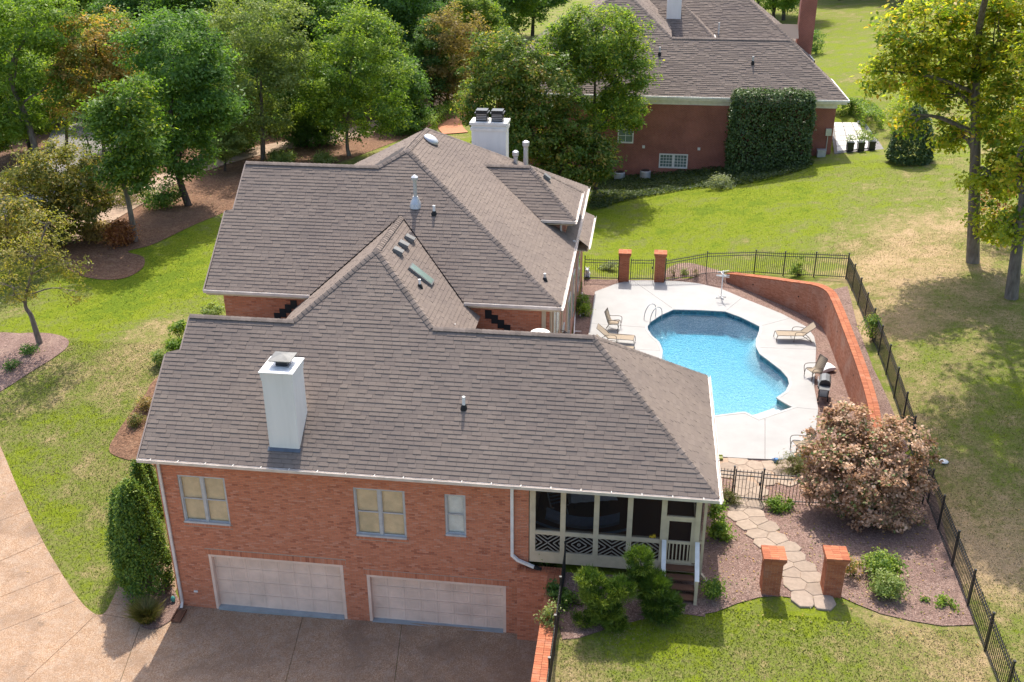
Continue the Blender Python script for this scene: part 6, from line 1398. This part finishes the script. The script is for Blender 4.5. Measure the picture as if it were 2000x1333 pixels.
for i_, (bp, ex, mt) in enumerate((((445, 300), [(440, 205, 72, 62), (450, 265, 60, 40), (430, 130, 60, 50)], 'leaf_dark'), ((600, 285), [(598, 205, 62, 60), (605, 255, 55, 34)], 'leaf_dark'), ((780, 252), [(782, 170, 55, 65), (790, 225, 45, 30)], 'leaf_dark'), ((320, 300), [(310, 240, 55, 55), (300, 180, 60, 50)], 'leaf_oak'), ((130, 290), [(100, 215, 60, 50), (130, 150, 60, 50)], 'leaf_yellowgreen'))):
    tree(['shadowy tree filling the wood left of the tall grey-green tree', 'shadowy tree filling the wood between the grey-green and the rounded tree', 'shadowy tree between the rounded tree and the brownish one', 'green tree behind the slender leaning one', 'thin yellowish tree in front of the parked car'][i_], bp, ex, mt, .16, 140+i_, nclump=200 if i_ < 4 else 60, per=85 if i_ < 4 else 35, spread=.65, leaf=.27)
# thick understory and the far wall of trees
protos = []
for i, (mt, sd_) in enumerate((('leaf_dark', 31), ('leaf_oak', 32), ('leaf_bright', 33), ('leaf_greyish', 34))):
    b = np.array([-60.-i*20, 200., hz(-60-i*20, 200)]); es = [(b[0]+dx, b[1]+dy_, b[2]+z, rx, rx, rz) for dx, dy_, z, rx, rz in ((0, 0, 11.5, 4.2, 3.6), (-2.2, .5, 8, 3.8, 3.2), (2.4, -.5, 7.4, 3.6, 3.2), (0, 0, 5, 4.0, 2.8), (.6, 1, 14, 2.8, 2.6))]
    protos.append(plant('woodland_tree', 'leafy woodland tree in the far wall of trees', 'tree', b, es, mt, 420, 95, .8, .34, (.28, None), 'bark_dark', sd_, group='far woodland trees'))
BGT = [(40, 175, 0), (120, 150, 1), (210, 165, 2), (300, 150, 0), (390, 165, 1), (450, 185, 0), (470, 130, 3), (560, 150, 0), (590, 195, 1), (640, 120, 2), (740, 130, 0), (790, 190, 0), (800, 115, 1), (860, 125, 0), (930, 115, 0), (985, 95, 1), (-30, 230, 2), (20, 130, 1), (330, 120, 2), (700, 95, 3), (520, 105, 0), (900, 85, 0), (250, 110, 3), (420, 215, 0), (1510, 60, 2), (1530, 40, 1), (1640, -2, 0), (1720, -12, 0), (1800, -5, 0), (1870, -10, 1), (1480, 30, 0), (1590, -8, 0), (1950, -5, 0), (1040, 70, 0), (180, 95, 0)]
rd = random.Random(4); used = set()
for px, py, k in BGT:
    q = PZ(px, py, hz(*PZ(px, py, 4)[:2])) if py < 40 else G(px, py); o = protos[k]
    if k in used: o = copy_tree(protos[k])
    used.add(k); o['label'] = ['dark green', 'mid green', 'bright green', 'grey-green'][k]+' leafy tree in the far wall of woodland'; o['group'] = ['dark', 'mid green', 'bright green', 'grey-green'][k]+' far woodland trees'; o.location = (q[0], q[1], hz(q[0], q[1])); s = rd.uniform(.85, 1.15); o.scale = (s*rd.uniform(.9, 1.1), s, s*rd.uniform(.9, 1.1)); o.rotation_euler = (0, 0, rd.uniform(0, 6.28))
UND = [(235, 235, 1, .62), (300, 275, 0, .6), (520, 250, 0, .62), (650, 215, 0, .65), (735, 225, 1, .6), (845, 215, 0, .5), (60, 300, 2, .6), (-10, 330, 1, .7), (30, 260, 2, .7), (395, 255, 0, .6), (470, 230, 3, .65), (565, 215, 1, .7), (270, 205, 0, .75), (690, 190, 0, .7), (810, 165, 0, .7), (930, 165, 1, .6), (150, 215, 2, .6), (360, 205, 0, .75), (95, 255, 2, .5), (440, 335, 3, .32), (615, 262, 0, .4), (905, 145, 0, .6), (240, 300, 1, .4)]
for px, py, k, s_ in UND:
    q = G(px, py); o = copy_tree(protos[k]); o['label'] = ['dark green', 'mid green', 'bright green', 'grey-green'][k]+' understory tree among the woodland trunks'; o['group'] = ['dark', 'mid green', 'bright green', 'grey-green'][k]+' understory trees'; o.location = (q[0], q[1], q[2]); o.scale = (s_*1.15, s_*1.15, s_); o.rotation_euler = (0, 0, rd.uniform(0, 6.28))
for label, b, ex, mt, sd_ in (('dark understory bush beside the woodland path', (310, 405), [(310, 388, 34, 22), (330, 375, 24, 18)], 'leaf_dark', 41), ('low reddish bush on the leaf litter', (235, 478), [(235, 455, 26, 24)], 'leaf_red', 42), ('brownish low bush under the slender tree', (190, 470), [(190, 452, 36, 18)], 'leaf_brown', 43),
                              ('pale flowering shrub showing above the rear roof ridge', (560, 318), [(550, 309, 30, 11)], 'leaf_pale', 44), ('second pale shrub showing above the rear roof ridge', (640, 318), [(632, 311, 16, 8)], 'leaf_pale', 45), ('dark shrub at the foot of the rounded green tree', (780, 265), [(790, 245, 38, 18)], 'leaf_dark', 46), ('grey-green understory bush under the tall grey-green tree', (450, 290), [(440, 262, 48, 26)], 'leaf_greyish', 47), ('broad dark understory bush in the woods', (560, 265), [(570, 240, 60, 24)], 'leaf_dark', 48), ('olive bush at the bend of the woodland path', (270, 395), [(255, 382, 55, 20), (215, 375, 40, 25)], 'leaf_yellow', 49),
                              ('leafy bush between street and yellow trees', (150, 345), [(250, 330, 40, 30)], 'leaf_oak', 50)):
    shrub(label, b, ex, mt, sd_, nclump=70, per=50, spread=.45, leaf=.16)
# --- between the houses
tree('broad glossy magnolia with bronze-backed leaves beside the rear chimney', (1060, 385), [(990, 125, 95, 62), (950, 195, 65, 55), (1060, 175, 95, 75), (1050, 265, 115, 68), (1110, 315, 80, 60), (985, 265, 60, 50), (1160, 300, 55, 55)], 'leaf_magnolia', .25, 51, mids=[(1060, 320)], nclump=620, per=85, spread=.55, leaf=.26, aspect=.5)
tree('fine-leaved light green tree growing against the neighbouring roof', (1165, 372), [(1165, 75, 105, 65), (1215, 140, 62, 55), (1200, 215, 65, 42), (1120, 110, 70, 60)], 'leaf_oak', .2, 52, mids=[(1160, 260)], nclump=430, per=95, spread=.55, leaf=.23)
# clipped forms: leaves spread over the surface of a shape
def clipped(name, label, cat, base, pts_fn, n, leaf, mat, seed, group=None):
    r = np.random.default_rng(seed); P, N = pts_fn(r, n); base = np.array(base, float); P = P+N*r.normal(-.08, .09, n)[:, None]+r.normal(0, .03, (n, 3)); t = thing(name, label, cat, base, 0, group)
    put('foliage', leaf_mesh('foliage', P-base, leaf, r.random(n)*.999, .25, .5, seed, N*1.6), mat, t); return t
def box_fn(x0, x1, y0, y1, z0, z1, rr=.5):
    c = np.array([(x0+x1)/2, (y0+y1)/2, (z0+z1)/2]); h = np.array([(x1-x0)/2, (y1-y0)/2, (z1-z0)/2])
    def f(r, n):
        ar = np.array([h[1]*h[2], h[0]*h[2], h[0]*h[1]*.6]); ax = r.choice(3, n, p=ar/ar.sum()); P = r.uniform(-1, 1, (n, 3)); s = np.where(r.random(n) < .5, -1., 1.); s = np.where(ax == 2, 1., s); P[np.arange(n), ax] = s; P = P*h
        q = np.clip(P, -(h-rr), h-rr); d = P-q; L_ = np.linalg.norm(d, axis=1)[:, None]+1e-6; P = q+d/L_*np.minimum(L_, rr); P[:, 2] = np.where(P[:, 2] < 0, np.maximum(P[:, 2], -h[2]), P[:, 2]); N = d/L_; P += (.09*np.sin(P[:, :1]*3.1+1)*np.cos(P[:, 2:]*2.7)+.06*np.sin(P[:, 1:2]*5))*N
        return P+c, N
    return f
A_, B_ = PY(1430, 190, 49), PY(1595, 190, 49)
clipped('clipped_holly', 'huge clipped dark holly covering the dark red brick wall', 'shrub', ((A_[0]+B_[0])/2, 49.4, 3.6), box_fn(A_[0], B_[0], 48.3, 50.5, 3.2, float(PY(1500, 182, 48.6)[2]), .7), 20000, .22, 'leaf_holly', 61)
cb = G(1775, 316)
def cone_fn(r, n):
    h = 4.0; t = r.random(n)**1.25; a = r.uniform(0, 6.283, n); R_ = 1.5*np.sin(np.clip(1-t, 0, 1)**.62*1.65)/1.0; R_ *= 1+.05*np.sin(a*5+t*9); P = np.stack([R_*np.cos(a), R_*np.sin(a), .15+t*(h-.15)], 1); N = np.stack([np.cos(a), np.sin(a), np.full(n, .45)], 1); N /= np.linalg.norm(N, axis=1)[:, None]; return P+cb, N
clipped('cone_holly', 'dark cone-shaped holly standing alone on the sunny lawn', 'shrub', cb, cone_fn, 9000, .22, 'leaf_holly', 62)
def strip_fn(path, w, h, zf):
    c = np.array(spline(path, 8)); 
    def f(r, n):
        i = r.integers(0, len(c)-1, n); t = r.random(n)[:, None]; p = c[i]*(1-t)+c[i+1]*t; d = c[i+1]-c[i]; d /= np.linalg.norm(d, axis=1)[:, None]; nn = np.stack([-d[:, 1], d[:, 0]], 1); u = r.uniform(-1, 1, n); top = r.random(n) < .55; side = np.where(u < 0, -1., 1.)
        off = np.where(top, u, side)*w/2; z = np.where(top, h, r.random(n)*h); P = np.concatenate([p+nn*off[:, None], (zf(p[:, 0], p[:, 1])+z)[:, None]], 1); N = np.where(top[:, None], np.array([0, 0, 1.]), np.concatenate([nn*side[:, None], np.zeros((n, 1))], 1)); return P, N
    return f
hp = gp((828, 262), (850, 240), (880, 225), (905, 205), (915, 190)); clipped('clipped_hedge', 'low bright green clipped hedge curving along the brick walk', 'hedge', (*hp[1], hz(*hp[1])), strip_fn(hp, 1.7, 1.1, H), 6000, .19, 'leaf_bright', 63)
hp = [tuple(PZ(a, b, 5.0)[:2]) for a, b in ((1632, 224), (1665, 222), (1690, 232), (1705, 252))]; clipped('clipped_hedge', 'clipped hedge with brownish sides behind the white slab patio', 'hedge', (*hp[1], 5), strip_fn(hp, 1.5, 1.5, lambda x, y: np.full_like(x, 4.7)), 6000, .19, 'leaf_oak', 64)
for i, (t, P) in enumerate(POTS): put('plant', leaf_mesh('plant', P, .12, rng.random(len(P))*.99, .4, .5, 70+i), 'leaf_oak', t)
shrub('pale variegated shrub at the edge of the ivy', (1410, 368), [(1408, 357, 30, 12)], 'leaf_silver', 65, nclump=40, per=40, spread=.3, leaf=.13)
shrub('yellow-green shrub beside the cone-shaped holly', (1750, 262), [(1748, 225, 26, 34), (1765, 200, 20, 18)], 'leaf_yellowgreen', 66, nclump=50, per=40, spread=.4, leaf=.15)
shrub('dark shrub at the far corner of the neighbouring house', (1595, 105), [(1592, 80, 20, 24)], 'leaf_dark', 67, nclump=50, per=40, spread=.4, leaf=.16)
shrub('flowering plants in the bed by the white slab patio', (1695, 275), [(1690, 262, 18, 9)], 'leaf_pale', 68, nclump=25, per=30, spread=.25, leaf=.12)
ivy = gp((1150, 405), (1175, 350), (1300, 338), (1430, 322), (1560, 312), (1590, 322), (1540, 342), (1450, 362), (1340, 372), (1230, 392), (1180, 408)); IV = spline(ivy, 4, True)
xs_, ys_ = [p[0] for p in IV], [p[1] for p in IV]; rx = rng.uniform(min(xs_), max(xs_), 34000); ry = rng.uniform(min(ys_), max(ys_), 34000); ok = inpoly(rx, ry, IV) & (ry < 50.7); P = np.stack([rx[ok], ry[ok], H(rx[ok], ry[ok])+rng.uniform(.03, .35, ok.sum())*vnoise(rx[ok], ry[ok], 1.1, 8)+.05], 1)
put('ivy_groundcover', leaf_mesh('ivy', P, .15, rng.random(len(P))*.99, .8, .8, 69), 'leaf_ivy', label='grey-green ivy covering the slope below the dark red brick wall', category='ivy', kind='stuff') if False else props(put('ivy_groundcover', leaf_mesh('ivy', P, .15, rng.random(len(P))*.99, .8, .8, 69), 'leaf_ivy'), 'grey-green ivy covering the slope below the dark red brick wall', 'ivy', None, 'stuff')
# --- tall trees on the right
bA = G(1900, 512); e = pe(bA[1], (1795, 60, 85, 62, 0), (1745, 140, 55, 55, -1), (1835, 165, 75, 55, 1), (1955, 70, 80, 85, 0), (1965, 215, 68, 80, -1), (1975, 330, 55, 60, -1), (1870, 265, 45, 35, 1), (1935, 340, 50, 42, -1.5), (1905, 20, 90, 50, 2), (1780, 225, 28, 32, 0), (1950, 430, 42, 42, -1), (1905, 130, 70, 60, 1.5))
hi = [(28.0, 19.5, 24.0, 5.5, 6.0, 3.0), (32.5, 22, 23.5, 4.5, 5, 3.2), (25.2, 17.5, 23.2, 3.0, 4.0, 2.0), (31, 27, 22.5, 5, 4, 2.2)]; e += [hi[0]]
tA = plant('tall_tree', 'tall yellow-green tree with thick grey trunk beyond the fence', 'tree', bA, e, 'leaf_yellowgreen', 820, 74, .6, .27, (.36, [PY(1905, 300, bA[1]), PY(1912, 60, bA[1])]), 'bark_grey', 81, up=.5, twigs=6)
canopy(tA, bA, hi, 'leaf_yellowgreen', 62, 190, 1.05, .34, 181)
bB = G(1975, 582); e = pe(bB[1], (2050, 240, 75, 95), (1995, 330, 32, 45), (1985, 430, 22, 40), (2060, 100, 80, 80), (2070, 380, 60, 60)); hi = [(33.5, 15.5, 23.0, 4.5, 5.0, 3.0), (28.5, 14.0, 22.6, 3.2, 3.4, 2.0)]; e += hi[:1]
tB = plant('tall_tree', 'second tall tree whose grey trunk stands nearer the fence corner', 'tree', bB, e, 'leaf_yellowgreen', 460, 70, .62, .27, (.34, [PY(1987, 480, bB[1]), PY(1998, 390, bB[1]), PY(2012, 260, bB[1])]), 'bark_grey', 82, twigs=6)
canopy(tB, bB, hi, 'leaf_yellowgreen', 30, 170, 1.25, .34, 182)
bC = np.array([35.5, 11., hz(35.5, 11)]); e = [(29.5, 11.5, 20.5, 4.2, 4.2, 2.6), (33, 10, 17.5, 4.2, 4.2, 3.6), (28.2, 14.5, 22.8, 3.2, 3.2, 2.0), (30.2, 6, 19.5, 3.6, 3.6, 2.6), (34, 4, 17, 4, 4, 3.2), (36, 12, 21, 4, 4, 3)]
tC = plant('tall_tree', 'tall tree beyond the dry lawn that shades the grass along the fence', 'tree', bC, e, 'leaf_yellowgreen', 120, 40, .62, .3, (.36, None), 'bark_grey', 85, twigs=4)
canopy(tC, bC, e, 'leaf_yellowgreen', 66, 200, 1.05, .34, 185)
shrub('reddish sapling growing between the two tall trunks', (1955, 470), [(1945, 400, 28, 45), (1960, 350, 25, 40)], 'leaf_red', 83, nclump=45, per=28, spread=.4, leaf=.16)
# --- beds by the pool and the front
b = G(1690, 1010); e = pe(b[1], (1690, 915, 118, 72, .4), (1635, 865, 66, 52, 1.0), (1750, 880, 70, 66, .6), (1622, 945, 64, 50, .2), (1715, 985, 85, 44, -.3), (1660, 822, 50, 34, 1.4), (1770, 950, 50, 40, 0))
plant('hydrangea', 'huge hydrangea with dried pinkish brown flower heads in the mulch bed', 'shrub', b, e, 'leaf_hydrangea', 560, 64, .23, .125, None, 'bark_dark', 84, up=.6, aspect=.75, shell=.5, crownname='foliage', stems=50)
for label, bp, ex, mt, sd_, kw in (
    ('rounded bright green shrub right of the brick pillar', (1722, 1125), [(1722, 1103, 36, 20)], 'leaf_bright', 85, dict(nclump=50)), ('pale blue-green shrub in front of the bright green one', (1738, 1165), [(1738, 1143, 30, 22)], 'leaf_pale', 86, dict(nclump=46)),
    ('thin orange-leaved shrub against the brick pillar', (1668, 1125), [(1664, 1102, 20, 18)], 'leaf_autumn', 87, dict(nclump=16, per=35)), ('small clump of green in the mulch by the iron fence', (1850, 1183), [(1848, 1177, 22, 6)], 'leaf_bright', 88, dict(nclump=12, per=30, spread=.15)),
    ('tiny green seedling in the mulch by the iron fence', (1808, 1175), [(1807, 1171, 8, 4)], 'leaf_bright', 89, dict(nclump=5, per=25, spread=.1)), ('low green perennial beside the garden gate', (1525, 995), [(1525, 984, 28, 11)], 'leaf_bright', 90, dict(nclump=30, per=45, spread=.16)),
    ('leafy hosta bed beside the porch corner', (1400, 1050), [(1402, 1000, 16, 22), (1408, 1040, 18, 24)], 'leaf_bright', 91, dict(nclump=50, per=45, leaf=.13)), ('small green shrub beside the porch steps', (1392, 1168), [(1392, 1150, 16, 14)], 'leaf_bright', 92, dict(nclump=22, per=45)),
    ('dry grass clump by the porch corner and garden gate', (1425, 985), [(1425, 972, 20, 12)], 'leaf_tuft', 93, dict(nclump=24, per=40, leaf=.16, aspect=.12)), ('wispy grassy perennial at the end of the pool deck', (1552, 925), [(1552, 908, 30, 18)], 'leaf_tuft', 94, dict(nclump=36, per=45, leaf=.2, aspect=.1)),
    ('rose bush climbing the iron fence beside the dry lawn', (1704, 668), [(1704, 640, 18, 24)], 'leaf_oak', 95, dict(nclump=32, per=40)), ('small dark shrub by the iron fence behind the curved wall', (1560, 540), [(1558, 528, 14, 10), (1564, 512, 5, 14)], 'leaf_oak', 96, dict(nclump=22, per=40)),
    ('green shrub in the bed against the house wall', (1140, 605), [(1137, 588, 14, 18)], 'leaf_oak', 97, dict(nclump=34, per=45)), ('brighter shrub in front of it in the house wall bed', (1143, 618), [(1141, 606, 12, 10)], 'leaf_bright', 98, dict(nclump=20, per=45)),
    ('silver-blue agave-like plants behind the pool gate fence', (1185, 528), [(1178, 522, 9, 5), (1194, 520, 9, 6)], 'leaf_silver', 99, dict(nclump=16, per=25, leaf=.2, aspect=.3)), ('brown grassy tuft in the small bed behind the pool gate', (1318, 540), [(1314, 528, 9, 10)], 'leaf_tuft', 100, dict(nclump=12, per=30, aspect=.15)),
    ('green tuft in the small bed behind the pool gate', (1338, 538), [(1337, 531, 9, 6)], 'leaf_pale', 101, dict(nclump=10, per=25, spread=.15)), ('second brown tuft in the small bed behind the pool gate', (1360, 540), [(1360, 531, 6, 7)], 'leaf_tuft', 102, dict(nclump=8, per=30, aspect=.15)),
    ('dark rose bush growing up against the porch skirting', (1060, 1112), [(1060, 1085, 16, 26)], 'leaf_dark', 103, dict(nclump=20, per=30, leaf=.1)), ('dried brown hydrangea under the porch skirting', (1058, 1118), [(1062, 1106, 16, 10)], 'leaf_brown', 104, dict(nclump=14, per=30)),
    ('dark green shrub behind the drive wall fence', (1088, 1165), [(1085, 1155, 16, 15)], 'leaf_dark', 105, dict(nclump=22, per=45)), ('low green shrub between the drive wall and the pines', (1118, 1180), [(1112, 1172, 24, 12)], 'leaf_oak', 106, dict(nclump=24, per=45)),
    ('climbing rose spilling over the drive wall coping', (1075, 1225), [(1072, 1210, 20, 18), (1080, 1190, 10, 14)], 'leaf_pale', 107, dict(nclump=26, per=22, spread=.2)), ('dark vine spilling from the pool gate bed beside the house', (1128, 560), [(1130, 556, 6, 5)], 'leaf_dark', 108, dict(nclump=6, per=20)),
    ('white-flowering shrub beside the rear block corner', (425, 625), [(412, 608, 20, 13)], 'leaf_pale', 109, dict(nclump=30, per=45, leaf=.14)), ('green shrub beside the front wing roof edge', (352, 668), [(350, 640, 16, 14)], 'leaf_oak', 110, dict(nclump=24, per=45, leaf=.14)),
    ('flat-branched green shrub left of the front roof', (352, 690), [(342, 672, 20, 9)], 'leaf_bright', 111, dict(nclump=18, per=40, leaf=.14)), ('white-blooming shrub at the bed behind the garage corner', (318, 715), [(312, 700, 16, 14)], 'leaf_pale', 112, dict(nclump=20, per=40, leaf=.14)),
    ('twiggy brown-green shrub in the bed left of the garage roof', (290, 800), [(280, 790, 16, 14)], 'leaf_brown', 113, dict(nclump=24, per=35)), ('second twiggy shrub in the bed left of the garage roof', (268, 830), [(264, 822, 14, 14)], 'leaf_tuft', 114, dict(nclump=20, per=35)),
    ('dark shrub at the foot of the dogwood trunk', (55, 690), [(52, 682, 16, 10)], 'leaf_dark', 115, dict(nclump=16, per=40)), ('low dark plant in the round mulch bed below the dogwood', (25, 720), [(25, 712, 16, 9)], 'leaf_dark', 116, dict(nclump=14, per=40))):
    kw = dict(kw); kw.setdefault('spread', .22); kw.setdefault('leaf', .1); shrub(label, bp, ex, mt, sd_, **kw)
# pruned pines by the porch: mounded pads of upright needles
def pine(label, bp, ex, seed):
    b = G(*bp); es = pe(b[1], *ex); P, rnd, C, k, dout, hgt = crown_pts(es, 80*len(es), 40, .11, seed, .8, .6); r = np.random.default_rng(seed); ok = P[:, 2] > H(P[:, 0], P[:, 1])+.03; P, rnd, dout = P[ok], rnd[ok], dout[ok]
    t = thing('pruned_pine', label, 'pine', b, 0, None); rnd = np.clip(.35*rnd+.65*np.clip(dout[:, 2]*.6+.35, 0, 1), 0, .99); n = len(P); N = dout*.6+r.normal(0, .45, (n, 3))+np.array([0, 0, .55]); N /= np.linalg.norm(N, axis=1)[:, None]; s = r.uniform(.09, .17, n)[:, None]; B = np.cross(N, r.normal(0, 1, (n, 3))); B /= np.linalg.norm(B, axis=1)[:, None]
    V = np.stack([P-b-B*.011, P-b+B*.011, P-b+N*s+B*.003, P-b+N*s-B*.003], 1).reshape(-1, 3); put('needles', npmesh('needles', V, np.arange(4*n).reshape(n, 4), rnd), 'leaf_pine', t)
    mb = MB()
    for q in es: mb.tube([(0, 0, -.1), ((q[0]-b[0])*.5, (q[1]-b[1])*.5, (q[2]-b[2])*.6), (q[0]-b[0], q[1]-b[1], q[2]-b[2])], [.05, .04, .02], 7)
    put('trunk', mb.mesh('trunk', True), 'bark_dark', t)
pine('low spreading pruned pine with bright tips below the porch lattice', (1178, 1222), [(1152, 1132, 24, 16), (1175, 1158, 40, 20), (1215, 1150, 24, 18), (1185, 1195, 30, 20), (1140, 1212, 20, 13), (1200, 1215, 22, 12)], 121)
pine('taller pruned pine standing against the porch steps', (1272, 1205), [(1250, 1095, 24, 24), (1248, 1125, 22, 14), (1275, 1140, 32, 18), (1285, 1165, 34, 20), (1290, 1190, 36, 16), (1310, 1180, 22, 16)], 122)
# arborvitae by the garage corner
def arbor(label, bp, top, wpx, seed, n=9000):
    b = G(*bp); zt = PY(*top, b[1])[2]; h = zt-b[2]; dep = float((b-CC) @ CFW); rw = wpx/2*dep/CF; r = np.random.default_rng(seed); m = 420; tc = r.random(m)**.9; ac = r.uniform(0, 6.283, m)
    prof = lambda t: np.where(t > .3, (1-(np.clip(t, .3, 1)-.3)/.7)**.6, .82+.18*np.minimum(1, t/.3))
    C = np.stack([rw*prof(tc)*np.cos(ac)*.88, rw*prof(tc)*np.sin(ac)*.88, tc*h], 1); ci = r.integers(0, m, n); P = C[ci]+r.normal(0, 1, (n, 3))*np.array([.10, .10, .13]); P[:, 2] = np.clip(P[:, 2], .03, h*1.02); out = np.stack([np.cos(ac), np.sin(ac), np.full(m, .4)], 1)[ci]
    t = thing('arborvitae', label, 'conifer', b); put('foliage', leaf_mesh('foliage', P, .10, np.clip(.5*r.random(m)[ci]+.5*r.random(n), 0, .99), .35, .5, seed, out), 'leaf_arborvitae', t); q = MB(); q.tube([(0, 0, -.1), (0, 0, h*.8)], [.07, .02], 8); put('trunk', q.mesh('trunk', True), 'bark_dark', t)
arbor('dense dark arborvitae by the walk, its foliage reaching the garage downspout', (292, 1158), (278, 946), 104, 131, 26000); arbor('shorter arborvitae merging into the left of the dense dark one', (262, 1120), (250, 962), 74, 132, 14000)
arbor('slender arborvitae tip close to the garage wall', (300, 1085), (298, 905), 40, 133, 6000); arbor('slim arborvitae just below the garage eave', (302, 1010), (292, 900), 34, 134, 5000)
b = G(288, 1215); r = np.random.default_rng(9); n = 1400; a = r.uniform(0, 6.283, n); L_ = r.uniform(.6, 1.05, n); ln_ = r.uniform(.25, .85, n); d = np.stack([np.cos(a)*ln_, np.sin(a)*ln_, np.ones(n)], 1); d /= np.linalg.norm(d, axis=1)[:, None]; o0 = r.normal(0, .09, (n, 3))*np.array([1, 1, 0]); B = np.stack([-np.sin(a), np.cos(a), 0*a], 1)*.008
p1_ = o0+d*L_[:, None]*.6; p2_ = o0+d*L_[:, None]*.98+np.stack([np.cos(a)*.12, np.sin(a)*.12, -.10+0*a], 1); V = np.concatenate([np.stack([o0-B, o0+B, p1_+B, p1_-B], 1), np.stack([p1_-B, p1_+B, p2_+B*.2, p2_-B*.2], 1)], 0).reshape(-1, 3)
t = thing('fountain_grass', 'clump of arching ornamental grass beside the garage walk', 'grass clump', b); put('blades', npmesh('blades', V, np.arange(8*n).reshape(2*n, 4), np.tile(r.random(n)*.99, 2)), 'leaf_tuft', t)
t = thing('hose_spigot', 'small teal tap cover at the foot of the garage corner', 'spigot', (-2.55, .1, .12)); q = MB(); q.lathe([(.07, 0), (.09, .12), (.04, .2)], (0, 0, 0), 10); put('cover', q.mesh('cover', True), 'green_plastic', t)

# ================================================================ grass blades and fallen leaves
def field(x0, x1, y0, y1, dens, seed):
    r = np.random.default_rng(seed); n = int((x1-x0)*(y1-y0)*dens); x = r.uniform(x0, x1, n); y = r.uniform(y0, y1, n); ok = np.ones(n, bool)
    for p in BEDS: ok &= ~inpoly(x, y, p)
    ok &= ~((x > -2.7) & (x < 16.2) & (y > -.1) & (y < 28)); return x[ok], y[ok], r
gx_, gy_ = [], []
for a in ((11.9, 24.5, -8, -1.2, 420, 1), (24.8, 32, -7, 12, 210, 2), (24.8, 36, 12, 32, 90, 3), (-16, -2.3, -1, 16, 260, 4), (-24, -3, 12, 32, 90, 5), (10, 36, 28, 48, 55, 6)):
    x, y, r = field(*a); gx_.append(x); gy_.append(y)
x = np.concatenate(gx_); y = np.concatenate(gy_); n = len(x); r = np.random.default_rng(77); z = H(x, y); ang = r.uniform(0, 6.283, n); hgt = r.uniform(.025, .06, n)*(1-.4*np.clip(dryf(x, y)-.4, 0, 1)); w_ = r.uniform(.012, .024, n); lx = r.normal(0, .035, n); ly = r.normal(0, .035, n)
V = np.stack([np.stack([x-np.cos(ang)*w_, y-np.sin(ang)*w_, z-.01], 1), np.stack([x+np.cos(ang)*w_, y+np.sin(ang)*w_, z-.01], 1), np.stack([x+lx, y+ly, z+hgt], 1)], 1).reshape(-1, 3)
dr_ = np.repeat(dryf(x, y)+drynoise(x, y), 3); props(put('lawn_grass', npmesh('lawn_grass', V, np.arange(3*n).reshape(n, 3), r.random(n)*.99, {'dry': dr_}), 'grass_blade'), 'short patchy lawn grass growing around the house', 'grass', None, 'stuff')
lx_, ly_ = [], []
for (x0, x1, y0, y1, m) in ((24.8, 40, -6, 34, 900), (-40, -3, 20, 60, 5000), (16.5, 24.5, -2, 8, 1100), (11, 24, 28, 36, 120), (-16, -3, 0, 20, 150), (17, 24.6, 9, 27, 160)):
    lx_.append(rng.uniform(x0, x1, m)); ly_.append(rng.uniform(y0, y1, m))
x = np.concatenate(lx_); y = np.concatenate(ly_); ok = ~inpoly(x, y, POOL) & ~((x > -2.9) & (x < 16.3) & (y > -.5) & (y < 28)) & ~inpoly(x, y, DECK); x, y = x[ok], y[ok]
props(put('fallen_leaves', leaf_mesh('fallen_leaves', np.stack([x, y, H(x, y)+.06], 1), .075, rng.random(len(x))*.99, 2.5, .6, 88), 'leaf_autumn'), 'scattered dry brown leaves lying on mulch and lawn', 'leaves', None, 'stuff')
